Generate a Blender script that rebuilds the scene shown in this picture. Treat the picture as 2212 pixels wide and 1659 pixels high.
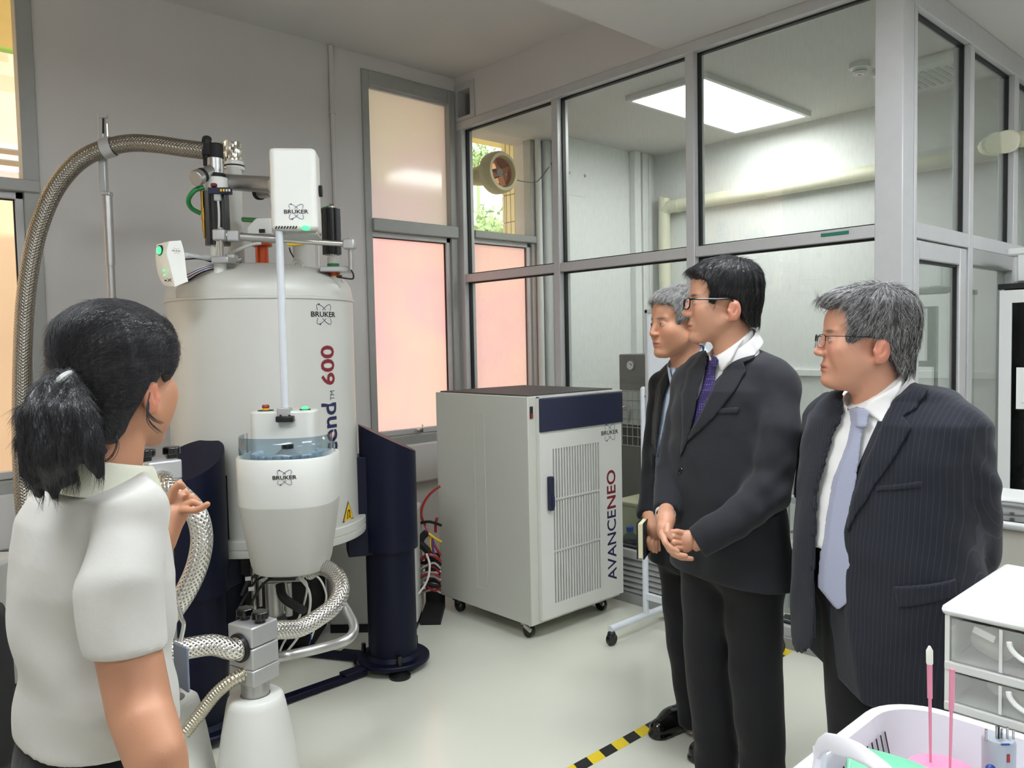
import bpy, bmesh, math, random
import numpy as np
from mathutils import Vector, Matrix, noise
from mathutils.bvhtree import BVHTree
random.seed(7); np.random.seed(7)
for o in list(bpy.data.objects): bpy.data.objects.remove(o)
SC = bpy.context.scene; COL = SC.collection
# ------------------------------------------------------------------ camera
FPX, YAW, PITCH, ROLL, IW, IH = 1708.12, 0.745301421, -0.0517931710, -0.0202144788, 2212, 1659
CAM = np.array([0., 0., 1.53])
fw = np.array([math.sin(YAW)*math.cos(PITCH), math.cos(YAW)*math.cos(PITCH), math.sin(PITCH)])
_r = np.array([math.cos(YAW), -math.sin(YAW), 0.]); _u = np.cross(_r, fw)
cr = _r*math.cos(ROLL)+_u*math.sin(ROLL); cu = -_r*math.sin(ROLL)+_u*math.cos(ROLL)
RH = np.array([math.cos(YAW), -math.sin(YAW), 0.])      # horizontal axis to the right of the view
FH = np.array([math.sin(YAW), math.cos(YAW), 0.])       # horizontal axis away from the viewer
ZZ = np.array([0., 0., 1.])
cd = bpy.data.cameras.new('camera'); co = bpy.data.objects.new('camera', cd); COL.objects.link(co)
cd.sensor_width = 36; cd.lens = FPX/IW*36; cd.clip_start = .02
co.matrix_world = Matrix(((cr[0], cu[0], -fw[0], 0), (cr[1], cu[1], -fw[1], 0), (cr[2], cu[2], -fw[2], 1.53), (0, 0, 0, 1)))
SC.camera = co
# ------------------------------------------------------------------ world, sun, exposure
SC.view_settings.view_transform = 'Standard'; SC.view_settings.look = 'None'
SC.view_settings.gamma = 1; SC.view_settings.exposure = 0.0; SC.view_settings.use_curve_mapping = False
wd = bpy.data.worlds.new('sky'); SC.world = wd; wd.use_nodes = True
bg = wd.node_tree.nodes['Background']; bg.inputs[0].default_value = (0.93, 0.97, 1.0, 1); bg.inputs[1].default_value = 2.6
sl = bpy.data.lights.new('sun', 'SUN'); so = bpy.data.objects.new('sun', sl); COL.objects.link(so)
sl.energy = 2.2; sl.angle = .03; sl.color = (1, .93, .8); so.rotation_euler = (math.radians(52), 0, math.radians(-18)); so.location = (0, -4, 12)
LAMP = 16.0; LAMP_FILL = 24.5       # radiance of the seen ceiling light, and of the added unseen panels
# ------------------------------------------------------------------ geometry helpers
def ray(x, y): return fw+cr*(x-IW/2)/FPX-cu*(y-IH/2)/FPX
def at(x, y, k): return CAM+ray(x, y)*k                 # the point seen at pixel x, y at view depth k
def pl(ax, v, x, y):
    d = ray(x, y); return CAM+d*((v-CAM[ax])/d[ax])
def px(n, k): return n*k/FPX
def lin(r, g, b): return tuple((c/255/12.92 if c <= 10 else ((c/255+.055)/1.055)**2.4) for c in (r, g, b))
MATS = {}
def mat(name, rgb=(128, 128, 128), rough=.5, metal=0., noise_=0., nscale=8., bump=0., bscale=200., trans=0., emit=0., alpha=1., ior=1.5, coat=0., sss=0., spec=.5, sheen=0.):
    m = bpy.data.materials.new(name); m.use_nodes = True; nt = m.node_tree; b = nt.nodes['Principled BSDF']
    c = (*lin(*rgb), 1)
    I = b.inputs
    I['Base Color'].default_value = c; I['Roughness'].default_value = rough; I['Metallic'].default_value = metal
    I['IOR'].default_value = ior; I['Transmission Weight'].default_value = trans; I['Alpha'].default_value = alpha
    I['Specular IOR Level'].default_value = spec
    if coat: I['Coat Weight'].default_value = coat; I['Coat Roughness'].default_value = .05
    if sheen: I['Sheen Weight'].default_value = sheen; I['Sheen Roughness'].default_value = .5
    if sss: I['Subsurface Weight'].default_value = sss; I['Subsurface Radius'].default_value = (.012, .005, .003); I['Subsurface Scale'].default_value = 1
    if emit: I['Emission Color'].default_value = c; I['Emission Strength'].default_value = emit
    tc = nt.nodes.new('ShaderNodeTexCoord')
    if noise_:
        n = nt.nodes.new('ShaderNodeTexNoise'); n.inputs['Scale'].default_value = nscale; n.inputs['Detail'].default_value = 5
        nt.links.new(tc.outputs['Object'], n.inputs['Vector'])
        h = nt.nodes.new('ShaderNodeHueSaturation'); h.inputs['Color'].default_value = c
        mp = nt.nodes.new('ShaderNodeMapRange'); mp.inputs['To Min'].default_value = 1-noise_; mp.inputs['To Max'].default_value = 1+noise_
        mp.inputs['From Min'].default_value = .25; mp.inputs['From Max'].default_value = .75
        nt.links.new(n.outputs['Fac'], mp.inputs['Value']); nt.links.new(mp.outputs[0], h.inputs['Value']); nt.links.new(h.outputs[0], I['Base Color'])
    if bump:
        n = nt.nodes.new('ShaderNodeTexNoise'); n.inputs['Scale'].default_value = bscale; n.inputs['Detail'].default_value = 3
        nt.links.new(tc.outputs['Object'], n.inputs['Vector'])
        bp = nt.nodes.new('ShaderNodeBump'); bp.inputs['Strength'].default_value = bump; bp.inputs['Distance'].default_value = .002
        nt.links.new(n.outputs['Fac'], bp.inputs['Height']); nt.links.new(bp.outputs[0], I['Normal'])
    MATS[name] = m; return m
def rotm(ex=0, ey=0, ez=0): return np.array(Matrix.Rotation(ez, 3, 'Z') @ Matrix.Rotation(ey, 3, 'Y') @ Matrix.Rotation(ex, 3, 'X'))
def frame(d, up=(0, 0, 1)):
    d = np.array(d, float); d = d/np.linalg.norm(d); up = np.array(up, float)
    if abs(d@up) > .98: up = np.array([1., 0, 0]) if abs(d[0]) < .9 else np.array([0, 1., 0])
    a = np.cross(d, up); a /= np.linalg.norm(a); b = np.cross(a, d); return a, b, d
class MB:
    def __init__(s): s.v = []; s.f = []; s.uv = {}
    def add(s, vs, fs):
        o = len(s.v); s.v += [tuple(map(float, p)) for p in vs]; s.f += [tuple(i+o for i in f) for f in fs]; return s
    def box(s, c, size, R=None):
        hx, hy, hz = (q/2 for q in size)
        vs = np.array([(x, y, z) for x in (-hx, hx) for y in (-hy, hy) for z in (-hz, hz)])
        if R is not None: vs = vs@np.array(R).T
        return s.add(vs+np.array(c), [(0, 1, 3, 2), (4, 6, 7, 5), (0, 4, 5, 1), (2, 3, 7, 6), (0, 2, 6, 4), (1, 5, 7, 3)])
    def bb(s, x0, x1, y0, y1, z0, z1): return s.box(((x0+x1)/2, (y0+y1)/2, (z0+z1)/2), (abs(x1-x0), abs(y1-y0), abs(z1-z0)))
    def cyl(s, p0, p1, r0, r1=None, n=24, cap=True):
        r1 = r0 if r1 is None else r1; p0 = np.array(p0, float); p1 = np.array(p1, float); a, b, d = frame(p1-p0)
        vs = []; fs = []
        for p, r in ((p0, r0), (p1, r1)):
            vs += [p+r*(a*math.cos(2*math.pi*i/n)+b*math.sin(2*math.pi*i/n)) for i in range(n)]
        fs = [(i, (i+1) % n, n+(i+1) % n, n+i) for i in range(n)]
        if cap: fs += [tuple(range(n-1, -1, -1)), tuple(range(n, 2*n))]
        return s.add(vs, fs)
    def lathe(s, prof, c, axis=(0, 0, 1), n=40, cap=True):
        a, b, d = frame(axis); c = np.array(c, float); vs = []; fs = []
        for r, h in prof: vs += [c+d*h+r*(a*math.cos(2*math.pi*i/n)+b*math.sin(2*math.pi*i/n)) for i in range(n)]
        for j in range(len(prof)-1): fs += [(j*n+i, j*n+(i+1) % n, (j+1)*n+(i+1) % n, (j+1)*n+i) for i in range(n)]
        if cap: fs += [tuple(range(n-1, -1, -1)), tuple(range((len(prof)-1)*n, len(prof)*n))]
        return s.add(vs, fs)
    def tube(s, pts, r, n=10, cap=True, rfn=None):
        pts = [np.array(p, float) for p in pts]; m = len(pts); vs = []; fs = []; L = 0; uvs = []
        t0 = pts[1]-pts[0]; a, b, d = frame(t0)
        for j in range(m):
            t = pts[min(j+1, m-1)]-pts[max(j-1, 0)]; t = t/np.linalg.norm(t)
            a = a-t*(a@t); a /= np.linalg.norm(a); b = np.cross(t, a)
            if j: L += np.linalg.norm(pts[j]-pts[j-1])
            rr = rfn(L, j/(m-1)) if rfn else r
            vs += [pts[j]+rr*(a*math.cos(2*math.pi*i/n)+b*math.sin(2*math.pi*i/n)) for i in range(n)]; uvs.append(L)
        o = len(s.f)
        fs = [(j*n+i, j*n+(i+1) % n, (j+1)*n+(i+1) % n, (j+1)*n+i) for j in range(m-1) for i in range(n)]
        for q, (j, i) in enumerate((j, i) for j in range(m-1) for i in range(n)):
            s.uv[o+q] = [(i/n, uvs[j]), ((i+1)/n, uvs[j]), ((i+1)/n, uvs[j+1]), (i/n, uvs[j+1])]
        if cap: fs += [tuple(range(n-1, -1, -1)), tuple(range((m-1)*n, m*n))]
        return s.add(vs, fs)
    def ball(s, c, r, n=16, m=10, sc=(1, 1, 1)):
        vs = [(0, 0, -1)]; fs = []
        for j in range(1, m):
            t = math.pi*j/m
            vs += [(math.sin(t)*math.cos(2*math.pi*i/n), math.sin(t)*math.sin(2*math.pi*i/n), -math.cos(t)) for i in range(n)]
        vs.append((0, 0, 1)); T = len(vs)-1
        fs += [(0, 1+(i+1) % n, 1+i) for i in range(n)]
        for j in range(m-2): fs += [(1+j*n+i, 1+j*n+(i+1) % n, 1+(j+1)*n+(i+1) % n, 1+(j+1)*n+i) for i in range(n)]
        fs += [(T, 1+(m-2)*n+i, 1+(m-2)*n+(i+1) % n) for i in range(n)]
        return s.add(np.array(vs)*r*np.array(sc)+np.array(c), fs)
    def prism(s, poly, o, ax, ay, az, depth):
        """2D polygon in the ax, ay plane at o, extruded by depth along az"""
        o, ax, ay, az = (np.array(q, float) for q in (o, ax, ay, az)); n = len(poly)
        vs = [o+ax*x+ay*y for x, y in poly]+[o+ax*x+ay*y+az*depth for x, y in poly]
        return s.add(vs, [tuple(range(n-1, -1, -1)), tuple(range(n, 2*n))]+[(i, (i+1) % n, n+(i+1) % n, n+i) for i in range(n)])
    def grid(s, P):
        """rows x cols array of points"""
        R, Cn = len(P), len(P[0])
        return s.add([p for row in P for p in row], [(j*Cn+i, j*Cn+i+1, (j+1)*Cn+i+1, (j+1)*Cn+i) for j in range(R-1) for i in range(Cn-1)])
    def mesh(s, name, m=None, smooth=True, ang=38, fixn=True):
        me = bpy.data.meshes.new(name); me.from_pydata(s.v, [], s.f)
        if s.uv:
            uvl = me.uv_layers.new(name='uv')
            for pi_, cs in s.uv.items():
                for li, uv in zip(me.polygons[pi_].loop_indices, cs): uvl.data[li].uv = uv
        if fixn or smooth:
            bm = bmesh.new(); bm.from_mesh(me)
            if fixn: bmesh.ops.recalc_face_normals(bm, faces=bm.faces)
            if smooth:
                ca = math.radians(ang)
                for f in bm.faces: f.smooth = True
                for e in bm.edges:
                    if len(e.link_faces) == 2 and e.calc_face_angle(0) > ca: e.smooth = False
            bm.to_mesh(me); bm.free()
        if m is not None: me.materials.append(MATS[m] if isinstance(m, str) else m)
        return me
    def build(s, name, m, parent=None, bevel=0., seg=2, smooth=True, ang=38, **kw):
        o = bpy.data.objects.new(name, s.mesh(name, m, smooth, ang)); COL.objects.link(o)
        if bevel:
            b = o.modifiers.new('bevel', 'BEVEL'); b.width = bevel; b.segments = seg; b.limit_method = 'ANGLE'; b.angle_limit = math.radians(40)
        if parent is not None: setp(o, parent)
        return tag(o, **kw) if kw else o
def setp(o, p):
    o.parent = p; o.matrix_parent_inverse = Matrix.Translation(-wloc(p))
def wloc(p):
    v = p.location.copy()
    if p.parent: v = v+wloc(p.parent)+p.matrix_parent_inverse.translation
    return v
def tag(o, label=None, cat=None, group=None, kind=None):
    if label: o['label'] = label
    if cat: o['category'] = cat
    if group: o['group'] = group
    if kind: o['kind'] = kind
    return o
def thing(name, label, cat, loc=(0, 0, 0), group=None):
    o = bpy.data.objects.new(name, None); COL.objects.link(o); o.location = tuple(map(float, loc)); o.empty_display_size = .05
    return tag(o, label, cat, group)
def spline(pts, n=12, closed=False):
    P = [np.array(p, float) for p in pts]; out = []
    for i in range(len(P)-1):
        p0 = P[max(i-1, 0)]; p1 = P[i]; p2 = P[i+1]; p3 = P[min(i+2, len(P)-1)]
        for j in range(n):
            t = j/n; out.append(.5*((2*p1)+(-p0+p2)*t+(2*p0-5*p1+4*p2-p3)*t*t+(-p0+3*p1-3*p2+p3)*t**3))
    out.append(P[-1]); return out
def resample(pts, step):
    P = np.array(pts); d = np.r_[0, np.cumsum(np.linalg.norm(np.diff(P, axis=0), axis=1))]; n = max(2, int(d[-1]/step)+1)
    s = np.linspace(0, d[-1], n); return np.c_[[np.interp(s, d, P[:, i]) for i in range(3)]].T
# text and the crossed-orbit logo, flat in 2D and laid on a surface by a mapping function (u, v) -> point
def text2d(body, size=1., bold=0., sx=1.):
    cu_ = bpy.data.curves.new('t', 'FONT'); cu_.body = body; cu_.size = size; cu_.offset = bold; cu_.align_x = 'CENTER'; cu_.align_y = 'CENTER'; cu_.resolution_u = 3
    o = bpy.data.objects.new('t', cu_); COL.objects.link(o); dg = bpy.context.evaluated_depsgraph_get(); dg.update()
    me = bpy.data.meshes.new_from_object(o.evaluated_get(dg))
    vs = [(v.co.x*sx, v.co.y) for v in me.vertices]; fs = [tuple(p.vertices) for p in me.polygons]
    bpy.data.objects.remove(o); bpy.data.curves.remove(cu_); bpy.data.meshes.remove(me)
    xs = [v[0] for v in vs]; ys = [v[1] for v in vs]; cx = (min(xs)+max(xs))/2; cy = (min(ys)+max(ys))/2
    return [(x-cx, y-cy) for x, y in vs], fs, max(xs)-min(xs), max(ys)-min(ys)
def ribbon2d(pts, w):
    vs = []; n = len(pts)
    for i in range(n):
        a = np.array(pts[max(i-1, 0)]); b = np.array(pts[min(i+1, n-1)]); t = b-a; t = t/(np.linalg.norm(t)+1e-9); nn = np.array([-t[1], t[0]])
        vs += [tuple(np.array(pts[i])+nn*w/2), tuple(np.array(pts[i])-nn*w/2)]
    return vs, [(2*i, 2*i+1, 2*i+3, 2*i+2) for i in range(n-1)]
def disc2d(c, r, n=14): return [(c[0]+r*math.cos(2*math.pi*i/n), c[1]+r*math.sin(2*math.pi*i/n)) for i in range(n)], [tuple(range(n))]
def lay(name, parts, fn, m, parent):
    b = MB()
    for vs, fs in parts: b.add([fn(u, v) for u, v in vs], fs)
    o = bpy.data.objects.new(name, b.mesh(name, m, smooth=False, fixn=False)); COL.objects.link(o)
    if parent is not None: setp(o, parent)
    return o
def fit(t, w=None, h=None):
    vs, fs, tw, th = t; sx = w/tw if w else h/th; sy = h/th if h else sx
    return [(x*sx, y*sy) for x, y in vs], fs
def logo(fn, w, parent, txt='BRUKER'):
    """crossed elliptical orbits behind a wide wordmark; w = wordmark width"""
    t = fit(text2d(txt, 1, .02), w, w*.165)
    lay('logo_lettering', [t], fn, 'ink_black', parent)
    parts = []; k = w
    for sgn in (1, -1):
        for up in (1, -1):
            # half orbits above and below the wordmark
            pts = []
            for i in range(25):
                a = math.pi*i/24
                ex = .40*math.cos(a); ey = .23*math.sin(a)*up
                pts.append((ex, ey))
            rot = math.radians(38)*sgn; c, s_ = math.cos(rot), math.sin(rot)
            q = []
            for i in range(49):
                a = 2*math.pi*i/48; ex = .46*k*math.cos(a); ey = .155*k*math.sin(a)
                X = ex*c-ey*s_; Y = ex*s_+ey*c; q.append((X*.78, Y*1.0))
            seg = [p for p in q if p[1]*up > w*.085]
            # split to contiguous runs
            runs = []; cur = []
            for p in q+q[:1]:
                if p[1]*up > w*.1: cur.append(p)
                else:
                    if len(cur) > 1: runs.append(cur)
                    cur = []
            if len(cur) > 1: runs.append(cur)
            for rn in runs: parts.append(ribbon2d(rn, w*.018))
    parts.append(disc2d((-.20*k, .31*k), w*.03)); parts.append(disc2d((-.17*k, -.31*k), w*.03))
    lay('logo_orbits', parts, fn, 'ink_blue', parent)
def planar(o, ax, ay, off=0., nrm=None):
    o = np.array(o, float)+(np.array(nrm)*off if nrm is not None else 0); ax = np.array(ax, float); ay = np.array(ay, float)
    return lambda u, v: o+ax*u+ay*v
# ------------------------------------------------------------------ implicit surfaces (numpy) for soft bodies
def snets(fn, lo, hi, h):
    lo = np.array(lo, np.float32); hi = np.array(hi, np.float32); n = np.ceil((hi-lo)/h).astype(int)+1
    ax = [lo[i]+h*np.arange(n[i], dtype=np.float32) for i in range(3)]
    V = np.full(n, 1., np.float32); B = 8; nb = -(-n//B)
    bc = np.stack(np.meshgrid(*[lo[i]+h*(B*np.arange(nb[i])+B/2-.5) for i in range(3)], indexing='ij'), -1).reshape(-1, 3).astype(np.float32)
    dv = fn(bc).reshape(nb); near = np.abs(dv) < h*B*1.35
    Vs = np.repeat(np.repeat(np.repeat(dv, B, 0), B, 1), B, 2)[:n[0], :n[1], :n[2]]; V = Vs.astype(np.float32).copy()
    act = np.repeat(np.repeat(np.repeat(near, B, 0), B, 1), B, 2)[:n[0], :n[1], :n[2]]
    ii = np.argwhere(act); vals = [fn((lo+h*ii[i:i+200000]).astype(np.float32)) for i in range(0, len(ii), 200000)]
    if vals: V[act] = np.concatenate(vals)
    S = V < 0; c = [s-1 for s in n]
    cor = [(i, j, k) for i in (0, 1) for j in (0, 1) for k in (0, 1)]
    sl = lambda A, o: A[o[0]:o[0]+c[0], o[1]:o[1]+c[1], o[2]:o[2]+c[2]]
    cnt = sum(sl(S, o).astype(np.int8) for o in cor); mask = (cnt > 0) & (cnt < 8); idx = np.argwhere(mask)
    ids = -np.ones(mask.shape, np.int64); ids[mask] = np.arange(len(idx))
    acc = np.zeros((len(idx), 3)); w = np.zeros(len(idx))
    cv = {o: V[idx[:, 0]+o[0], idx[:, 1]+o[1], idx[:, 2]+o[2]] for o in cor}
    for a in cor:
        for d in range(3):
            if a[d] == 0:
                b = list(a); b[d] = 1; b = tuple(b); va, vb = cv[a], cv[b]; m = (va < 0) != (vb < 0)
                t = va[m]/(va[m]-vb[m]); p = np.tile(np.array(a, float), (m.sum(), 1)); p[:, d] = t
                acc[m] += p; w[m] += 1
    P = (acc/w[:, None]+idx)*h+lo
    Q = []
    for d in range(3):
        e, f_ = (d+1) % 3, (d+2) % 3
        s0 = [slice(None)]*3; s1 = [slice(None)]*3; s0[d] = slice(0, -1); s1[d] = slice(1, None)
        ch = np.argwhere(S[tuple(s0)] != S[tuple(s1)]); ch = ch[(ch[:, e] > 0) & (ch[:, f_] > 0) & (ch[:, e] < c[e]) & (ch[:, f_] < c[f_])]
        if not len(ch): continue
        sg = S[tuple(ch.T)]
        def cell(de, df):
            q = ch.copy(); q[:, e] -= de; q[:, f_] -= df; return ids[tuple(q.T)]
        q = np.stack([cell(1, 1), cell(0, 1), cell(0, 0), cell(1, 0)], 1); q[~sg] = q[~sg][:, ::-1]; Q.append(q)
    Q = np.concatenate(Q); return P, Q[(Q >= 0).all(1)]
def smin(a, b, k):
    h = np.clip(.5+.5*(b-a)/k, 0, 1); return b*(1-h)+a*h-k*h*(1-h)
def smax(a, b, k): return -smin(-a, -b, k)
def cap(p, a, b, r0, r1=None):
    r1 = r0 if r1 is None else r1; a = np.array(a, np.float32); d = np.array(b, np.float32)-a; q = p-a
    t = np.clip(q@d/(d@d), 0, 1); return np.linalg.norm(q-t[:, None]*d, axis=1)-(r0+(r1-r0)*t)
def ell(p, c, r, R=None):
    q = p-np.array(c, np.float32)
    if R is not None: q = q@np.array(R, np.float32)
    r = np.array(r, np.float32); k0 = np.linalg.norm(q/r, axis=1); k1 = np.linalg.norm(q/(r*r), axis=1)+1e-9
    return k0*(k0-1)/k1
def chain(p, pts, rs, k=.02):
    d = None
    for i in range(len(pts)-1):
        e = cap(p, pts[i], pts[i+1], rs[i], rs[i+1]); d = e if d is None else np.minimum(d, e)
    return d
def smesh(name, fn, lo, hi, h, m, parent=None, smooth_it=2, attr=None, extra=(), largest=False):
    Ps, Qs, off = [], [], 0
    for (f_, l_, h_, s_) in [(fn, lo, hi, h)]+list(extra):
        P, Q = snets(f_, l_, h_, s_)
        for _ in range(smooth_it):
            A = np.zeros_like(P); n = np.zeros(len(P))
            for i in range(4):
                for j in (1, 3):
                    for ax in range(3): A[:, ax] += np.bincount(Q[:, i], P[Q[:, (i+j) % 4], ax], len(P))
                n += 2*np.bincount(Q[:, i], minlength=len(P))
            P = P*.5+.5*A/np.maximum(n, 1)[:, None]
        Ps.append(P); Qs.append(Q+off); off += len(P)
    P = np.concatenate(Ps); Q = np.concatenate(Qs)
    if largest and len(P):
        lab = np.arange(len(P))
        for _ in range(400):
            mn = lab[Q].min(1); new = lab.copy()
            for i in range(4): np.minimum.at(new, Q[:, i], mn)
            new = new[new]
            if (new == lab).all(): break
            lab = new
        keep = lab == np.bincount(lab).argmax(); ren = np.cumsum(keep)-1; Q = ren[Q[keep[Q].all(1)]]; P = P[keep]
    me = bpy.data.meshes.new(name); me.vertices.add(len(P)); me.vertices.foreach_set('co', P.astype(np.float32).ravel())
    me.loops.add(len(Q)*4); me.loops.foreach_set('vertex_index', Q.astype(np.int32).ravel()); me.polygons.add(len(Q))
    me.polygons.foreach_set('loop_start', (np.arange(len(Q))*4).astype(np.int32))
    me.update(calc_edges=True); me.polygons.foreach_set('use_smooth', np.ones(len(Q), bool))
    if attr is not None:
        cl = me.color_attributes.new('tint', 'FLOAT_COLOR', 'POINT'); cc = np.ones((len(P), 4), np.float32); cc[:, :3] = attr(P); cl.data.foreach_set('color', cc.ravel())
    me.materials.append(MATS[m] if isinstance(m, str) else m)
    o = bpy.data.objects.new(name, me); COL.objects.link(o)
    if parent is not None: setp(o, parent)
    return o
# ------------------------------------------------------------------ shared materials
mat('wall_paint', (206, 202, 200), .75, noise_=.015, nscale=3, bump=.08, bscale=60)
mat('ceiling_paint', (200, 197, 194), .85, noise_=.02, nscale=1.5)
mat('room_paint', (222, 224, 222), .7, noise_=.015, nscale=3)
mat('aluminium', (190, 190, 190), .42, .15, noise_=.03, nscale=20)
mat('frame_grey', (160, 161, 158), .45, .1, noise_=.03, nscale=20)
mat('gasket', (14, 14, 16), .6)
mat('black_plastic', (22, 22, 24), .35, bump=.05)
mat('black_matte', (18, 18, 19), .7)
mat('black_gloss', (10, 10, 11), .12, coat=.3)
mat('white_plastic', (208, 209, 206), .35)
mat('white_enamel', (222, 222, 216), .32, noise_=.01)
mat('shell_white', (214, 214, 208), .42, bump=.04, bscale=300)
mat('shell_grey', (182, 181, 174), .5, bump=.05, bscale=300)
mat('navy', (9, 13, 36), .45, bump=.06, bscale=400, spec=.25)
mat('navy_panel', (26, 30, 58), .45)
mat('steel', (190, 188, 184), .22, 1.)
mat('steel_brushed', (178, 177, 175), .38, .9, noise_=.03, nscale=60)
mat('alu_block', (186, 186, 186), .42, .55, noise_=.02, nscale=40)
mat('chrome', (215, 215, 215), .1, 1.)
mat('brass', (178, 140, 62), .28, 1.)
mat('copper_red', (176, 74, 40), .32, .7)
mat('ink_black', (16, 15, 22), .5); mat('ink_blue', (38, 38, 92), .5); mat('ink_navy', (28, 30, 70), .5); mat('ink_red', (120, 24, 40), .5)
mat('rubber', (16, 16, 17), .75)
mat('green_hose', (40, 132, 72), .4)
mat('led_green', (60, 255, 120), .4, emit=2.2)
mat('red_plastic', (150, 26, 30), .35); mat('yellow_plastic', (236, 190, 30), .4); mat('blue_plastic', (30, 62, 140), .4)
mat('paper', (232, 232, 230), .8)
# ================================================================== the room
XP, YW, ZL, ZH = 3.575, 4.405, 3.084, 3.39
YG = 1.37          # plane of the side glazing
XF, XL, YB, XR = 5.54, -2.2, -3.2, 7.2
def struct(name, mb, m, parent=None, label=None, **kw):
    o = mb.build(name, m, parent, **kw)
    if parent is None: o['kind'] = 'structure'
    if label: o['label'] = label
    return o
# floor: glossy poured resin
m = mat('floor_resin', (220, 220, 206), .16, noise_=.03, nscale=1.3, spec=.5); nt = m.node_tree
n = nt.nodes.new('ShaderNodeTexNoise'); n.inputs['Scale'].default_value = 3.; tc = nt.nodes.new('ShaderNodeTexCoord'); nt.links.new(tc.outputs['Object'], n.inputs['Vector'])
b_ = nt.nodes.new('ShaderNodeBump'); b_.inputs['Strength'].default_value = .12; b_.inputs['Distance'].default_value = .004; nt.links.new(n.outputs['Fac'], b_.inputs['Height']); nt.links.new(b_.outputs[0], nt.nodes['Principled BSDF'].inputs['Normal'])
struct('floor', MB().bb(XL, XR, YB, YW+.25, -.1, 0), 'floor_resin', label='glossy pale beige resin floor')
# back wall with three window openings
W1 = (-1.3, .966, .86, 3.30); W2 = (2.804, 3.575, .86, 3.297); W3 = (3.66, 4.34, .86, 3.084)
b = MB(); yb = YW+.22
b.bb(XL, W1[0], YW, yb, 0, 3.6); b.bb(W1[1], W2[0], YW, yb, 0, 3.6); b.bb(W2[1], W3[0], YW, yb, 0, 3.6); b.bb(W3[1], XR, YW, yb, 0, 3.6)
for w in (W1, W2, W3): b.bb(w[0], w[1], YW, yb, 0, w[2]); b.bb(w[0], w[1], YW, yb, w[3], 3.6)
struct('wall_back', b, 'wall_paint', label='pale grey painted wall with tall windows')
struct('wall_left', MB().bb(XL-.2, XL, YB, yb, -.1, 3.6), 'wall_paint', label='pale grey painted side wall')
struct('wall_rear', MB().bb(XL-.2, XR+.2, YB-.2, YB, -.1, 3.6), 'wall_paint', label='pale painted wall behind the viewer')
struct('wall_right', MB().bb(XR, XR+.2, YB, yb, -.1, 3.6), 'wall_paint', label='pale painted wall far right')
# ceiling: high part over the magnet, lower part nearer the viewer
b = MB(); b.bb(XL-.2, XR+.2, 2.6, yb, ZH, 3.6); b.bb(XL-.2, XR+.2, YB-.2, 2.6, ZL, 3.6)
struct('ceiling', b, 'ceiling_paint', label='grey-white ceiling stepping down towards the viewer')
# raised trunking panel under the window sill
b = MB(); b.bb(.97, 3.57, YW-.045, YW, .595, .86)
struct('trim_1', b, 'wall_paint', bevel=.012, label='white wall trunking below the windows')
b = MB(); b.bb(-1.3, .97, YW-.045, YW, .595, .86)
struct('trim_2', b, 'wall_paint', bevel=.012, label='white wall trunking below the left window')
# conduit on the wall beside the window
b = MB(); x = pl(1, YW-.015, 718, 240)[0]; b.tube([(x, YW-.014, 0.9), (x, YW-.014, ZH-.005)], .014, 10); b.box((x, YW-.016, 2.98), (.036, .03, .02))
struct('trim_3', b, 'wall_paint', label='white conduit running up the wall')
# ---------------- windows
mat('film_pink', (255, 176, 168), .5); mat('film_beige', (214, 184, 170), .5)
def film(name, rgb, tr=.85):
    m = bpy.data.materials.new(name); m.use_nodes = True; nt = m.node_tree; nt.nodes.clear()
    o = nt.nodes.new('ShaderNodeOutputMaterial'); t = nt.nodes.new('ShaderNodeBsdfTranslucent'); g = nt.nodes.new('ShaderNodeBsdfGlossy'); d = nt.nodes.new('ShaderNodeBsdfDiffuse'); mx = nt.nodes.new('ShaderNodeMixShader'); mx2 = nt.nodes.new('ShaderNodeMixShader')
    tc = nt.nodes.new('ShaderNodeTexCoord'); nz = nt.nodes.new('ShaderNodeTexNoise'); nz.inputs['Scale'].default_value = 2.2; nt.links.new(tc.outputs['Object'], nz.inputs['Vector'])
    cr_ = nt.nodes.new('ShaderNodeValToRGB'); c = lin(*rgb); cr_.color_ramp.elements[0].color = (c[0], c[1]*.93, c[2]*1.02, 1); cr_.color_ramp.elements[1].color = (c[0], c[1]*1.06, c[2]*.96, 1)
    cr_.color_ramp.elements[0].position = .35; cr_.color_ramp.elements[1].position = .65
    nt.links.new(nz.outputs['Fac'], cr_.inputs[0]); nt.links.new(cr_.outputs[0], t.inputs[0])
    d.inputs[0].default_value = (*c, 1); g.inputs[0].default_value = (1, 1, 1, 1); g.inputs[1].default_value = .12
    mx2.inputs[0].default_value = tr; nt.links.new(d.outputs[0], mx2.inputs[1]); nt.links.new(t.outputs[0], mx2.inputs[2])
    mx.inputs[0].default_value = .05; nt.links.new(mx2.outputs[0], mx.inputs[1]); nt.links.new(g.outputs[0], mx.inputs[2]); nt.links.new(mx.outputs[0], o.inputs[0])
    MATS[name] = m
film('film_pink', (255, 208, 204)); film('film_beige', (214, 206, 200), .7)
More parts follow.
